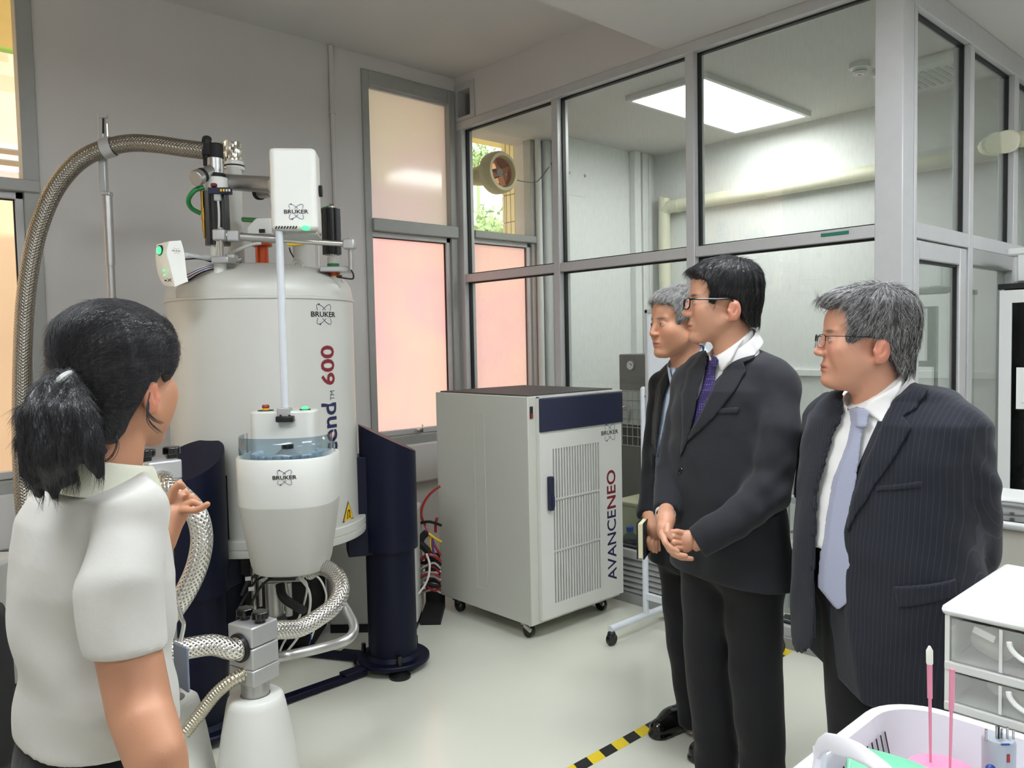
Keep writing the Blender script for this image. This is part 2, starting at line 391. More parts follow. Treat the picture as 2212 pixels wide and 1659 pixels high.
def glass(name, tint=(238, 244, 240), refl=.06, dirt=0.):
    m = bpy.data.materials.new(name); m.use_nodes = True; nt = m.node_tree; nt.nodes.clear()
    o = nt.nodes.new('ShaderNodeOutputMaterial'); t = nt.nodes.new('ShaderNodeBsdfTransparent'); g = nt.nodes.new('ShaderNodeBsdfGlossy'); mx = nt.nodes.new('ShaderNodeMixShader')
    t.inputs[0].default_value = (*lin(*tint), 1); g.inputs[1].default_value = .01; g.inputs[0].default_value = (1, 1, 1, 1)
    fr = nt.nodes.new('ShaderNodeLayerWeight'); fr.inputs[0].default_value = .5; po = nt.nodes.new('ShaderNodeMath'); po.operation = 'POWER'; po.inputs[1].default_value = 5
    mu = nt.nodes.new('ShaderNodeMath'); mu.operation = 'MULTIPLY_ADD'; mu.inputs[1].default_value = .9; mu.inputs[2].default_value = refl/2
    nt.links.new(fr.outputs['Facing'], po.inputs[0]); nt.links.new(po.outputs[0], mu.inputs[0]); nt.links.new(mu.outputs[0], mx.inputs[0]); nt.links.new(t.outputs[0], mx.inputs[1]); nt.links.new(g.outputs[0], mx.inputs[2])
    last = mx
    if dirt:
        tc = nt.nodes.new('ShaderNodeTexCoord'); mp = nt.nodes.new('ShaderNodeMapping'); mp.inputs['Scale'].default_value = (1, 30, 7)
        nz = nt.nodes.new('ShaderNodeTexNoise'); nz.inputs['Scale'].default_value = 3; nz.inputs['Detail'].default_value = 8
        nt.links.new(tc.outputs['Object'], mp.inputs[0]); nt.links.new(mp.outputs[0], nz.inputs['Vector'])
        rp = nt.nodes.new('ShaderNodeMapRange'); rp.inputs['From Min'].default_value = .45; rp.inputs['From Max'].default_value = .9; rp.inputs['To Max'].default_value = dirt*2; rp.inputs['To Min'].default_value = dirt*.4
        d = nt.nodes.new('ShaderNodeBsdfDiffuse'); d.inputs[0].default_value = (.8, .8, .8, 1); m3 = nt.nodes.new('ShaderNodeMixShader')
        nt.links.new(nz.outputs['Fac'], rp.inputs[0]); nt.links.new(rp.outputs[0], m3.inputs[0]); nt.links.new(mx.outputs[0], m3.inputs[1]); nt.links.new(d.outputs[0], m3.inputs[2]); last = m3
    nt.links.new(last.outputs[0], o.inputs[0]); MATS[name] = m
glass('window_glass', (246, 248, 246), .04); glass('partition_glass', (246, 249, 247), .05, .03); glass('door_glass', (232, 238, 234), .30, .03)
def window(name, x0, x1, z0, z1, zt0, zt1, top, low, label, fr=.05, zg0=.972, ztop=None, casement=True):
    """outer frame, transom zt0..zt1, an upper fixed pane and a lower casement"""
    ztop = z1-.05 if ztop is None else ztop
    y0, y1 = YW-.015, YW+.07
    R = bpy.data.objects.new(name, None); COL.objects.link(R); R['kind'] = 'structure'; R['label'] = label; R.location = (x0, YW, z0)
    MB().bb(x0, x0+fr, y0, y1, z0, z1).build('jamb', 'frame_grey', R, bevel=.004)
    MB().bb(x1-fr, x1, y0, y1, z0, z1).build('jamb', 'frame_grey', R, bevel=.004)
    MB().bb(x0+fr, x1-fr, y0+.002, y1, ztop, z1).build('head', 'frame_grey', R, bevel=.004)
    MB().bb(x0+fr+.001, x1-fr-.001, y0+.03, y1-.003, ztop-.012, ztop+.02).build('bead', 'aluminium', R)
    MB().bb(x0-.002, x1+.002, y0-.014, y1+.004, z0-.004, zg0-.05).build('sill', 'frame_grey', R, bevel=.004)
    MB().bb(x0+fr-.003, x1-.004, y0-.022, y1-.004, zt0+.045, zt1).build('transom', 'frame_grey', R, bevel=.004)
    MB().add([(x0+fr, YW+.036, zt1), (x1-fr, YW+.036, zt1), (x1-fr, YW+.036, ztop), (x0+fr, YW+.036, ztop)], [(0, 1, 2, 3)]).build('pane', top, R)
    # casement
    a0, a1, c0, c1 = x0+fr, x1-fr, zg0-.045, zt0+.045; t = .035
    for (p0, p1, q0, q1) in ((a0, a0+.012, c0, c1), (a1-t, a1, c0, c1), (a0, a1, c1-t, c1), (a0, a1, c0, c0+t)):
        MB().bb(p0, p1, YW+.005, YW+.06, q0, q1).build('casement_bar', 'aluminium', R, bevel=.003)
    MB().add([(a0+.012, YW+.03, c0+t), (a1-t, YW+.03, c0+t), (a1-t, YW+.03, c1-t), (a0+.012, YW+.03, c1-t)], [(0, 1, 2, 3)]).build('pane', low, R)
    b = MB()
    for (p0, p1, q0, q1) in ((a1-t-.006, a1-t, c0+t, c1-t), (a0+.012, a1-t, c1-t-.006, c1-t)): b.bb(p0, p1, YW+.02, YW+.03, q0, q1)
    b.build('gasket', 'gasket', R)
    return R
w2 = window('window_2', W2[0], W2[1]-.02, W2[2], W2[3], 2.23, 2.355, 'film_beige', 'film_pink', 'tall window with pink frosted film beside the console cabinet', ztop=3.205)
lx, lz = pl(1, YW-.03, 905, 925)[0::2]
b = MB(); b.box((lx, YW-.03, .945), (.05, .03, .018)); b.tube([(lx-.012, YW-.04, .945), (lx+.012, YW-.055, .965), (lx+.02, YW-.045, .985)], .007, 8); b.ball((lx-.015, YW-.04, .955), .011)
b.build('latch', 'chrome', w2)
w1 = window('window_1', W1[0], W1[1], W1[2], W1[3], 2.255, 2.357, 'window_glass', 'window_glass', 'tall window on the left showing a sunlit orange wall', ztop=3.26, fr=.07)
w3 = window('window_3', W3[0], W3[1], W3[2], W3[3]+.05, 2.25, 2.345, 'window_glass', 'film_pink', 'window inside the glazed room with tiled pilaster outside', ztop=3.10, fr=.05)
# ---------------- the glazed partition
GX = XP+.05        # pane plane
PT = bpy.data.objects.new('wall_partition', None); COL.objects.link(PT); PT.location = (XP, 1.4, 0); PT['kind'] = 'structure'; PT['label'] = 'aluminium framed glass partition enclosing the side room'
posts = [(4.345, 4.405), (3.418, 3.468), (2.43, 2.482)]
for y0, y1 in posts: MB().bb(XP, XP+.1, y0, y1, 0, ZL).build('post', 'aluminium', PT, bevel=.003)
MB().bb(XP, XP+.12, YG+.004, 1.494, 0, ZL).build('corner_post', 'aluminium', PT, bevel=.004)
MB().bb(XP-.006, XP+.1, YG+.04, 4.405, 3.03, ZL).build('top_rail', 'aluminium', PT, bevel=.003)
bays = [(3.468, 4.345, .31), (2.482, 3.418, .31), (1.494, 2.43, .105)]
for y0, y1, zs in bays:
    MB().bb(XP+.004, XP+.1, y0, y1, 1.965, 2.02).build('mid_rail', 'aluminium', PT, bevel=.003)
    MB().bb(XP+.004, XP+.1, y0, y1, zs-.05, zs).build('sill_rail', 'aluminium', PT, bevel=.003)
    if zs > .2:
        MB().bb(XP+.07, XP+.09, y0, y1, .05, zs-.05).build('back_panel', 'frame_grey', PT)
        for i in range(6):
            MB().box((XP+.03, (y0+y1)/2, .075+i*.032), (.045, y1-y0, .006), rotm(0, math.radians(-38), 0)).build('louvre_slat', 'aluminium', PT)
    MB().bb(XP-.01, XP+.1, y0-.03, y1+.03, 0, .055).build('base_rail', 'frame_grey', PT, bevel=.003)
    for z0, z1 in ((zs, 1.965), (2.02, 3.03)):
        MB().bb(GX, GX+.006, y0, y1, z0, z1).build('pane', 'partition_glass', PT)
        b = MB(); g = .009
        b.bb(GX-.012, GX+.016, y1-g, y1, z0, z1); b.bb(GX-.012, GX+.016, y0, y0+g, z0, z1); b.bb(GX-.012, GX+.016, y0, y1, z1-g, z1); b.bb(GX-.012, GX+.016, y0, y1, z0, z0+g)
        b.build('gasket', 'gasket', PT)
y0 = pl(0, XP, 1833, 506)[1]; y1 = pl(0, XP, 1773, 512)[1]
mat('tape_green', (28, 110, 88), .5)
MB().bb(XP+.001, XP+.003, y0, y1, 1.993, 2.008).build('green_label', 'tape_green', PT)
# solid wall above the partition with the little vent light in the corner
b = MB(); b.bb(XP, XP+.1, 2.6, 4.19, ZL, ZH); b.bb(XP, XP+.1, 4.19, YW, 3.335, ZH); struct('wall_bulkhead', b, 'wall_paint', label='painted strip of wall above the glass partition')
b = MB(); b.bb(XP-.008, XP+.1, 4.19, 4.235, ZL, 3.34); b.bb(XP-.008, XP+.1, 4.37, 4.405, ZL, 3.34); b.bb(XP-.008, XP+.1, 4.235, 4.37, 3.29, 3.34); b.bb(XP-.008, XP+.1, 4.235, 4.37, ZL, 3.11)
o = b.build('vent_frame', 'aluminium', PT); MB().bb(XP+.06, XP+.064, 4.235, 4.37, 3.11, 3.29).build('pane', 'partition_glass', PT)
# side glazing with the door, running away to the right at y = YG
SG = bpy.data.objects.new('wall_side_glazing', None); COL.objects.link(SG); SG.location = (XP, YG, 0); SG['kind'] = 'structure'; SG['label'] = 'glazed side of the small room, right of the corner post'
def bar(x0, x1, z0, z1, name, m='aluminium', d=.08, y=None): return MB().bb(x0, x1, YG, YG+d, z0, z1).build(name, m, SG, bevel=.003)
bar(XP+.122, XP+.15, 0, 2.965, 'post'); bar(4.40, 4.46, 0, 2.965, 'post'); bar(5.12, 5.20, 0, 2.965, 'post'); bar(6.6, 6.7, 0, 2.965, 'post')
bar(XP+.122, 6.7, 2.965, ZL-.002, 'top_rail'); bar(XP+.15, 4.40, 1.96, 2.03, 'mid_rail'); bar(4.46, 5.12, 1.96, 2.03, 'mid_rail'); bar(5.2, 6.6, 1.96, 2.03, 'mid_rail')
for x0, x1 in ((XP+.15, 4.40), (4.46, 5.12), (5.2, 6.6)):
    MB().bb(x0, x1, YG+.04, YG+.046, 2.03, 2.965).build('pane', 'door_glass', SG)
    b = MB(); b.bb(x1-.012, x1, YG+.03, YG+.056, 2.03, 2.965); b.bb(x0, x1, YG+.03, YG+.056, 2.953, 2.965); b.build('gasket', 'gasket', SG)
for x0, x1 in ((4.46, 5.12), (5.2, 6.6)):
    bar(x0, x1, 1.88, 1.96, 'lower_head', 'frame_grey', .06); MB().bb(x0, x1, YG+.04, YG+.046, .1, 1.88).build('pane', 'door_glass', SG); bar(x0, x1, 0, .1, 'base_rail')
D1 = bpy.data.objects.new('door_1', None); COL.objects.link(D1); D1.location = (3.63, YG, 0); D1['kind'] = 'structure'; D1['label'] = 'aluminium framed glass door of the side room'
for p in ((3.725, 3.78, .02, 1.955), (4.30, 4.395, .02, 1.955), (3.78, 4.30, 1.87, 1.955), (3.78, 4.30, .02, .14)):
    MB().bb(p[0], p[1], YG+.008, YG+.055, p[2], p[3]).build('door_rail', 'aluminium', D1, bevel=.006)
MB().bb(3.78, 4.30, YG+.03, YG+.036, .14, 1.87).build('pane', 'door_glass', D1)
b = MB(); b.bb(4.285, 4.30, YG+.022, YG+.044, .14, 1.87); b.bb(3.78, 4.30, YG+.022, YG+.044, 1.858, 1.87); b.build('gasket', 'gasket', D1)
# ---------------- inside the glazed room
struct('wall_far', MB().bb(XF, XF+.1, YG+.08, YW, 0, ZL), 'room_paint', label='white far wall of the glazed room')
struct('wall_pier', MB().bb(4.47, XF, 4.17, YW, 0, ZL), 'room_paint', label='white pier wall between window and far corner')
struct('ceiling_inner', MB().bb(XP+.1, XF+.1, YG+.08, YW, ZL-.001, ZL+.05), 'ceiling_paint', label='white ceiling of the glazed room')
for i, (a, b2, dpt) in enumerate(((1371, 1384, .06), (1390, 1402, .05), (1405, 1412, .04))):
    x0 = pl(1, 4.12, a, 500)[0]; x1 = pl(1, 4.12, b2, 500)[0]
    struct('trim_%d' % (4+i), MB().bb(x0, x1, 4.17-dpt, 4.17, 0, ZL), 'room_paint', bevel=.006, label=('wide', 'middle', 'narrow')[i]+' vertical duct cover in the far corner of the glazed room')
for i, (a, b2) in enumerate(((1160, 1170), (1176, 1190))):
    x0 = pl(1, YW-.04, a, 500)[0]; x1 = pl(1, YW-.04, b2, 500)[0]
    b = MB().tube([((x0+x1)/2, YW-.04, .9), ((x0+x1)/2, YW-.04, ZL)], (x1-x0)/2, 16)
    struct('trim_%d' % (7+i), b, 'room_paint', label=('left', 'right')[i]+' vertical pipe beside the window in the glazed room')
# ceiling light panel
mat('lamp_diffuser', (255, 255, 255), .5, emit=LAMP); mat('fill_diffuser', (244, 250, 255), .5, emit=LAMP_FILL)
def light_panel(x0, x1, y0, y1, z, label, m='fill_diffuser'):
    t = thing('ceiling_light', label, 'ceiling light', ((x0+x1)/2, (y0+y1)/2, z), 'recessed ceiling light panels')
    b = MB(); f = .03
    b.bb(x0-f, x0, y0-f, y1+f, z-.035, z); b.bb(x1, x1+f, y0-f, y1+f, z-.035, z); b.bb(x0, x1, y0-f, y0, z-.035, z); b.bb(x0, x1, y1, y1+f, z-.035, z)
    b.build('frame', 'white_plastic', t, bevel=.003)
    MB().bb(x0, x1, y0, y1, z-.022, z-.004).build('diffuser', m, t)
light_panel(4.06, 5.28, 2.68, 3.22, ZL, 'bright rectangular ceiling light behind the glass partition', 'lamp_diffuser')
light_panel(-.75, .45, 1.25, 1.80, ZL, 'rectangular fill light added above the woman, out of the frame')  # this and the next four panels are unseen, added to light the main room
light_panel(1.3, 2.5, .75, 1.3, ZL, 'rectangular fill light added over the floor in front of the magnet, above the frame')
light_panel(-.5, .7, -1.9, -1.35, ZL, 'rectangular fill light added behind the viewer')
light_panel(3.2, 4.4, -.9, -.35, ZL, 'unseen rectangular fill light added over the bench on the right')
light_panel(5.3, 6.5, -.9, -.35, ZL, 'unseen rectangular fill light added at the far right of the room')
# smoke detector, pipe, cassette, downlight
c = pl(2, ZL, 1857, 136)
t = thing('smoke_detector', 'small white round smoke detector on the ceiling behind the glass', 'smoke detector', c)
MB().lathe([(.055, 0), (.058, -.012), (.055, -.03), (.042, -.036), (.036, -.055), (.026, -.066), (.0, -.067)], c, n=28, cap=False).build('housing', 'white_plastic', t)
MB().lathe([(.0385, -.042), (.0385, -.05)], c, n=28, cap=False).build('sensor_slot', 'black_matte', t); MB().lathe([(.012, -.067), (.0, -.0685)], c, n=16).build('led', 'red_plastic', t)
b = MB(); mat('pipe_cream', (222, 220, 196), .45)
zp = pl(0, XF-.06, 1700, 404)[2]; ya = 3.98
b.tube(spline([(XF-.06, YG+.1, zp), (XF-.06, 2.5, zp), (XF-.06, ya, zp)], 6), .052, 20)
t = thing('drain_pipe', 'cream insulated pipe running along the far wall of the glazed room', 'pipe', (XF-.06, 2.5, zp))
b.build('pipe', 'pipe_cream', t); b = MB(); b.tube(spline([(XF-.06, ya-.02, zp), (XF-.06, ya+.03, zp-.03), (XF-.06, ya+.04, zp-.1), (XF-.06, ya+.04, .3)], 8), .05, 18); b.build('down_pipe', 'pipe_cream', t)
for yy in (ya-.1, 3.1, 2.2): MB().lathe([(.056, -.02), (.058, 0), (.056, .02)], (XF-.06, yy, zp), (0, 1, 0), 20).build('coupling', 'pipe_cream', t)
p0 = pl(1, YG-.05, 2128, 318); p1 = pl(1, YG-.05, 2212, 300)
o = MB().tube(spline([pl(1, YG+.3, 2150, 312), p1, p1+np.array([.9, .0, .12])], 8), .045, 18).build('trim_11', 'pipe_cream'); o['kind'] = 'structure'; o['label'] = 'cream plastic pipe passing through the side glazing'
c = pl(1, YG+.02, 2175, 306); MB().lathe([(.046, -.03), (.062, -.025), (.062, .025), (.046, .03)], c, p1-p0, 20).build('coupling', 'pipe_cream', o)
c = np.array([5.03, 1.745, ZL]); t = thing('air_conditioner', 'white ceiling cassette air conditioner seen through the side glazing', 'air conditioner', c)
mat('grille_grey', (176, 178, 176), .6)
MB().bb(c[0]-.27, c[0]+.27, c[1]-.27, c[1]+.27, ZL-.05, ZL-.002).build('housing', 'white_plastic', t, bevel=.02, seg=3)
for i in range(8): MB().bb(c[0]-.16, c[0]+.16, c[1]-.15+i*.042, c[1]-.13+i*.042, ZL-.058, ZL-.048).build('grille_slat', 'grille_grey', t)
c = pl(2, ZL, 1975, 216); t = thing('ceiling_speaker', 'flat round white ceiling fitting beside the air conditioner', 'speaker', c)
MB().lathe([(.07, 0), (.072, -.006), (.06, -.012), (0, -.012)], c, n=28).build('rim', 'white_plastic', t); MB().lathe([(.03, -.012), (.028, -.016), (0, -.016)], c, n=20).build('grille', 'grille_grey', t)
# ---------------- outside the windows
mat('orange_render', (252, 220, 186), .9, noise_=.05, nscale=1.5, bump=.2, bscale=20); mat('yellow_render', (246, 226, 150), .9, noise_=.03); mat('tile', (240, 226, 168), .4, noise_=.04, nscale=4); mat('grout', (196, 184, 140), .9); mat('ground', (190, 170, 150), .95, noise_=.1); mat('leaf', (176, 200, 140), .6); mat('pale_concrete', (206, 214, 206), .9, noise_=.05)
struct('ground', MB().bb(-25, 40, YW+.22, 45, -.4, -.3), 'ground', label='paved ground outside the windows')
t = thing('neighbour_wall', 'sunlit orange rendered wall outside the left window', 'building', (-.6, 7.2, -.3))
MB().bb(-6, 1.95, 7.2, 7.6, -.3, 7).build('wall', 'orange_render', t)
z = pl(1, 7.15, 20, 343)[2]
for i in range(3): MB().bb(-6, 1.95, 7.12, 7.2, z+i*.085-.1, z+i*.085-.06).build('cornice', 'white_enamel', t)
MB().bb(-6, pl(1, 7.0, 14, 150)[0], 7.0, 7.2, z+.9, 7).build('pilaster', 'orange_render', t, bevel=.02)
z = pl(1, 6.9, 20, 96)[2]; mat('pipe_green', (150, 190, 90), .5)
t = thing('green_pipe', 'light green pipe crossing outside the left window', 'pipe', (0, 6.95, z)); MB().tube([(-4, 6.95, z), (1.9, 6.95, z)], .05, 14).build('pipe', 'pipe_green', t); MB().lathe([(.06, -.03), (.06, .03)], (-.2, 6.95, z), (1, 0, 0), 16).build('collar', 'pipe_green', t)
# eaves and tiled pilaster seen through the glazed room
struct('eaves', MB().bb(-2, 12, YW+.22, 5.77, 3.42, 3.62), 'yellow_render', label='yellow soffit of the eaves outside')
t = thing('tiled_pilaster', 'yellow tiled pier outside the window of the glazed room', 'pillar', (4.6, 5.0, -.3))
xt = pl(1, 4.68, 1141, 400)[0]; ye = pl(0, xt, 1084, 400)[1]; ya = 4.63
MB().bb(xt+.012, xt+.5, ya, ye, -.3, 3.42).build('core', 'grout', t)
ny = 7; w = (ye-ya)/ny; tm = MB().bb(-.002, .012, -w/2+.005, w/2-.005, -.108, .108).mesh('tile', 'tile', smooth=False)
for j in range(13):
    for i in range(ny):
        o = bpy.data.objects.new('tile', tm); COL.objects.link(o); o.location = (xt, ya+(i+.5)*w, .62+j*.226); setp(o, t)
def leafball(name, c, r, n, label, cat='tree', h=1.5):
    t = thing(name, label, cat, (c[0], c[1], -.3)); rng = np.random.RandomState(int(abs(c[0]*100)))
    MB().cyl((c[0], c[1], -.3), (c[0], c[1], c[2]), .07, .04, 8).build('trunk', 'leaf', t)
    b = MB()
    for i in range(n):
        d = rng.normal(size=3); d /= np.linalg.norm(d); p = np.array(c)+d*r*rng.uniform(.3, 1)*np.array([1, 1, .8]); a = rng.normal(size=3); a /= np.linalg.norm(a); e = np.cross(a, d); s = r*.13
        b.add([p-a*s, p+e*s*.45, p+a*s, p-e*s*.45], [(0, 1, 2, 3)])
    o = b.build('foliage', 'leaf', t, smooth=False); o['kind'] = 'stuff'
p = pl(1, 16, 1032, 345); leafball('tree', p, .62, 500, 'green tree top against the white sky behind the pillar')
p = pl(1, 12, 1062, 506); leafball('shrub', p, .75, 600, 'yellow-green bush low outside the window', 'shrub')
p = pl(1, 20, 1020, 480); t = thing('far_building', 'pale low building in the haze outside', 'building', (p[0], 20, -.3))
MB().bb(p[0]-2.2, p[0]+2.0, 20, 24, -.3, 3.4).build('wall', 'pale_concrete', t)
for i in range(4): MB().bb(p[0]-1.9+i*.95, p[0]-1.35+i*.95, 19.96, 20.02, 1.2, 2.6).build('window_pane', 'window_glass', t)
# ================================================================== the magnet and what hangs on it
def braid(name, rgb, nu=10, nv=55, rough=.25, dist=.004):
    m = mat(name, rgb, rough, 1.); nt = m.node_tree; N = nt.nodes.new; L = nt.links.new
    uv = N('ShaderNodeUVMap'); sp = N('ShaderNodeSeparateXYZ'); L(uv.outputs[0], sp.inputs[0])
    def mth(op, a, b=None):
        x = N('ShaderNodeMath'); x.operation = op
        for i, q in enumerate((a, b)):
            if q is None: continue
            if isinstance(q, (int, float)): x.inputs[i].default_value = q
            else: L(q, x.inputs[i])
        return x.outputs[0]
    U = mth('MULTIPLY', sp.outputs[0], nu*6.28318); V = mth('MULTIPLY', sp.outputs[1], nv*6.28318)
    a = mth('SINE', mth('ADD', U, V)); b = mth('SINE', mth('SUBTRACT', U, V)); h = mth('MAXIMUM', a, b)
    h = mth('POWER', mth('MULTIPLY', mth('ADD', h, 1.), .5), .6)
    bp = N('ShaderNodeBump'); bp.inputs['Strength'].default_value = 1; bp.inputs['Distance'].default_value = dist; L(h, bp.inputs['Height']); L(bp.outputs[0], nt.nodes['Principled BSDF'].inputs['Normal'])
    mr = N('ShaderNodeMixRGB'); mr.inputs[1].default_value = (*[c*.4 for c in lin(*rgb)], 1); mr.inputs[2].default_value = (*lin(*rgb), 1); L(mth('MINIMUM', mth('MULTIPLY', h, 1.25), 1.), mr.inputs[0]); L(mr.outputs[0], nt.nodes['Principled BSDF'].inputs['Base Color'])
braid('braid_dark', (150, 145, 136), 14, 75, dist=.002); braid('braid_bright', (225, 222, 216), 12, 66, dist=.0025)
mat('magnet_paint', (198, 197, 190), .33, bump=.03, bscale=250, noise_=.01); mat('clear_tube', (225, 230, 236), .15, alpha=.55, spec=.6); mat('hose_white', (214, 214, 210), .5); mat('hose_ribbed', (196, 190, 172), .25, .9)
glass('smoke_visor', (212, 222, 228), .06); mat('carousel_grey', (150, 168, 178), .4); mat('vial_cap', (196, 206, 212), .35); mat('foil', (220, 216, 205), .16, 1., bump=.8, bscale=18)
MC = np.array([1.6, 3.38]); MR = .40
def mcyl(px_, py_, r=MR):
    """where the view ray of a pixel first meets the vertical cylinder of the magnet: (angle, z)"""
    d = ray(px_, py_); a = d[0]**2+d[1]**2; b = -2*(d[0]*MC[0]+d[1]*MC[1]); c = MC@MC-r*r; t = (-b-math.sqrt(b*b-4*a*c))/(2*a); p = CAM+d*t
    return math.atan2(p[1]-MC[1], p[0]-MC[0]), p[2]
def onmag(th0, z0, off=.0015, rot=False):
    r = MR+off
    def fn(u, v):
        if rot: u, v = -v, u
        th = th0+u/r; return np.array([MC[0]+r*math.cos(th), MC[1]+r*math.sin(th), z0+v])
    return fn
M = thing('superconducting_magnet', 'tall white cylindrical magnet on navy columns with red and blue lettering', 'magnet', (MC[0], MC[1], 0))
c0 = (MC[0], MC[1], 0)
MB().lathe([(.0, .70), (.36, .70), (.40, .712), (.40, 1.728), (.406, 1.731), (.406, 1.741), (.40, 1.744), (.399, 1.765), (.392, 1.795), (.375, 1.823), (.345, 1.848), (.30, 1.868), (.24, 1.884), (.16, 1.896), (.08, 1.902), (0, 1.904)], c0, n=96, cap=False).build('vessel', 'magnet_paint', M, ang=50)
MB().lathe([(.37, .685), (.43, .685), (.432, .69), (.432, .715), (.428, .718), (.432, .721), (.432, .752), (.428, .757), (.38, .757)], c0, n=96, cap=False).build('base_ring', 'magnet_paint', M)
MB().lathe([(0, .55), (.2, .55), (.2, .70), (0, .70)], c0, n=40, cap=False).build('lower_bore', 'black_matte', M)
th, z = mcyl(700, 679); logo(onmag(th, z), .135, M)
th, z = mcyl(708, 789); t = fit(text2d('600', 1, .02), .168, .078); lay('model_number', [t], onmag(th, z, rot=True), 'ink_red', M)
th2, z2 = mcyl(707, 855); lay('trade_mark', [fit(text2d('TM', 1, .0), .04, .026)], onmag(th+.05, z2, rot=True), 'ink_navy', M)
th2, z2 = mcyl(713, 955); lay('model_lettering', [fit(text2d('Ascend', 1, .02), .345, .088)], onmag(th, z2-.005, rot=True), 'ink_navy', M)
th, z = mcyl(752, 1104)
fn = onmag(th, z-.012, .002); lay('warning_triangle', [([(-.05, -.03), (.05, -.03), (0, .058)], [(0, 1, 2)])], fn, 'ink_black', M); fn = onmag(th, z-.012, .003)
lay('warning_field', [([(-.043, -.0255), (.043, -.0255), (0, .05)], [(0, 1, 2)])], fn, 'yellow_plastic', M); fn = onmag(th, z-.012, .0038)
lay('magnet_symbol', [ribbon2d([(-.016, -.018), (-.008, -.014), (-.011, .004), (-.006, .014), (0, .017), (.006, .014), (.011, .004), (.008, -.014), (.016, -.018)], .005)], fn, 'ink_black', M)
# pedestals
PED = [(np.array([2.082, 3.133])), (np.array([1.150, 3.115])), (np.array([1.61, 3.93]))]
def pedestal(c):
    out = np.array([*(c-MC), 0]); out /= np.linalg.norm(out); sd = np.cross(ZZ, out); C3 = np.array([c[0], c[1], 0.]); n = 56
    b = MB(); r = .132; vs = []; ring = [C3+r*(out*math.cos(2*math.pi*i/n)+sd*math.sin(2*math.pi*i/n)) for i in range(n)]
    vs = [p+ZZ*.575 for p in ring]+[p+ZZ*(1.165-.52*(r+(p-C3)@out)) for p in ring]
    b.add(vs, [(i, (i+1) % n, n+(i+1) % n, n+i) for i in range(n)]+[tuple(range(n-1, -1, -1)), tuple(range(n, 2*n))])
    s_ = b.build('sleeve', 'navy', M, ang=25)
    MB().lathe([(.115, .05), (.115, .6)], C3, n=48).build('column', 'navy', M)
    f = MB().lathe([(.0, .032), (.168, .032), (.173, .036), (.173, .05), (.168, .055), (.13, .056), (.118, .075), (.1, .08)], C3, n=56, cap=False).build('base_flange', 'navy', M)
    for k in range(3):
        a = .6+k*2.094; p = C3+.148*(out*math.cos(a)+sd*math.sin(a)); MB().cyl(p+ZZ*.05, p+ZZ*.1, .012, .011, 10).build('stud', 'black_gloss', f); MB().lathe([(.0, 0), (.05, 0), (.05, .012), (.02, .03), (0, .03)], p*1.0, n=20).build('foot', 'black_plastic', f)
    R = np.stack([out, sd, ZZ], 1); ctr = (C3-out*.115); MB().box(ctr+ZZ*.79, (.17, .15, .46), R).build('bracket', 'navy', M, bevel=.004)
for c in PED: pedestal(c)
def floorbar(a, b_, s0, s1):
    a = np.array([*a, 0.]); b_ = np.array([*b_, 0.]); d = b_-a; L_ = np.linalg.norm(d); d /= L_; p = a+d*s0; q = b_-d*s1; R = np.stack([d, np.cross(ZZ, d), ZZ], 1); Lq = np.linalg.norm(q-p)
    o = MB().box((p+q)/2+ZZ*.022, (Lq, .05, .026), R).build('floor_bar', 'navy', M, bevel=.004)
    for e, s_ in ((p, 1), (q, -1)): MB().box(e+d*s_*.06+ZZ*.04, (.12, .058, .012), R).build('joint_plate', 'navy', o, bevel=.003)
floorbar(PED[0], PED[1], .16, .16); floorbar(PED[0], PED[2], .16, .16); floorbar(PED[1], PED[2], .16, .16)
# ---- stacks on the dome
def vc(pxc, y0, y1, k, w, name, m, parent=M, taper=None, n=28, bev=0.):
    p = at(pxc, (y0+y1)/2, k); z1 = at(pxc, y0, k)[2]; z0 = at(pxc, y1, k)[2]; r = px(w, k)/2; q = np.array([p[0], p[1], 0])
    return MB().cyl(q+ZZ*z0, q+ZZ*z1, r, r if taper is None else r*taper, n).build(name, m, parent, bevel=bev)
def bx(pxc, pyc, k, w, h, d, name, m, parent, yaw=0., bev=.004, tilt=0.):
    """box facing the viewer: width and height in pixels, depth in metres"""
    R = np.stack([RH, FH, ZZ], 1)@rotm(tilt, 0, yaw); return MB().box(at(pxc, pyc, k), (px(w, k), d, px(h, k)), R).build(name, m, parent, bevel=bev)
def star(pxc, y0, y1, k, w, fins, name, m, parent):
    p = at(pxc, (y0+y1)/2, k); z1 = at(pxc, y0, k)[2]; z0 = at(pxc, y1, k)[2]; r = px(w, k)/2; n = fins*4; poly = []
    for i in range(n):
        rr = r*(1 if i % 4 in (0, 1) else .84); a = 2*math.pi*i/n; poly.append((rr*math.cos(a), rr*math.sin(a)))
    return MB().prism(poly, (p[0], p[1], z0), (1, 0, 0), (0, 1, 0), (0, 0, 1), z1-z0).build(name, m, parent, ang=20)
vc(508, 365, 600, 3.66, 35, 'tall_neck', 'magnet_paint'); vc(506, 349, 369, 3.66, 42, 'neck_cap', 'white_enamel', bev=.004); vc(506, 358, 361, 3.66, 43.2, 'cap_ring', 'black_matte')
b = MB(); p = at(500, 331, 3.66); n = 40; rr = px(40, 3.66)/2
vs = []
for j, zz in enumerate(np.linspace(-.045, .045, 8)):
    for i in range(n):
        a = 2*math.pi*i/n; r_ = rr*(1+.05*math.sin(9*a+j)+.03*math.sin(17*a)+.04*math.cos(j*1.3+4*a)); vs.append(p+np.array([r_*math.cos(a), r_*math.sin(a), zz+.006*math.sin(5*a+1)*(j == 7)]))
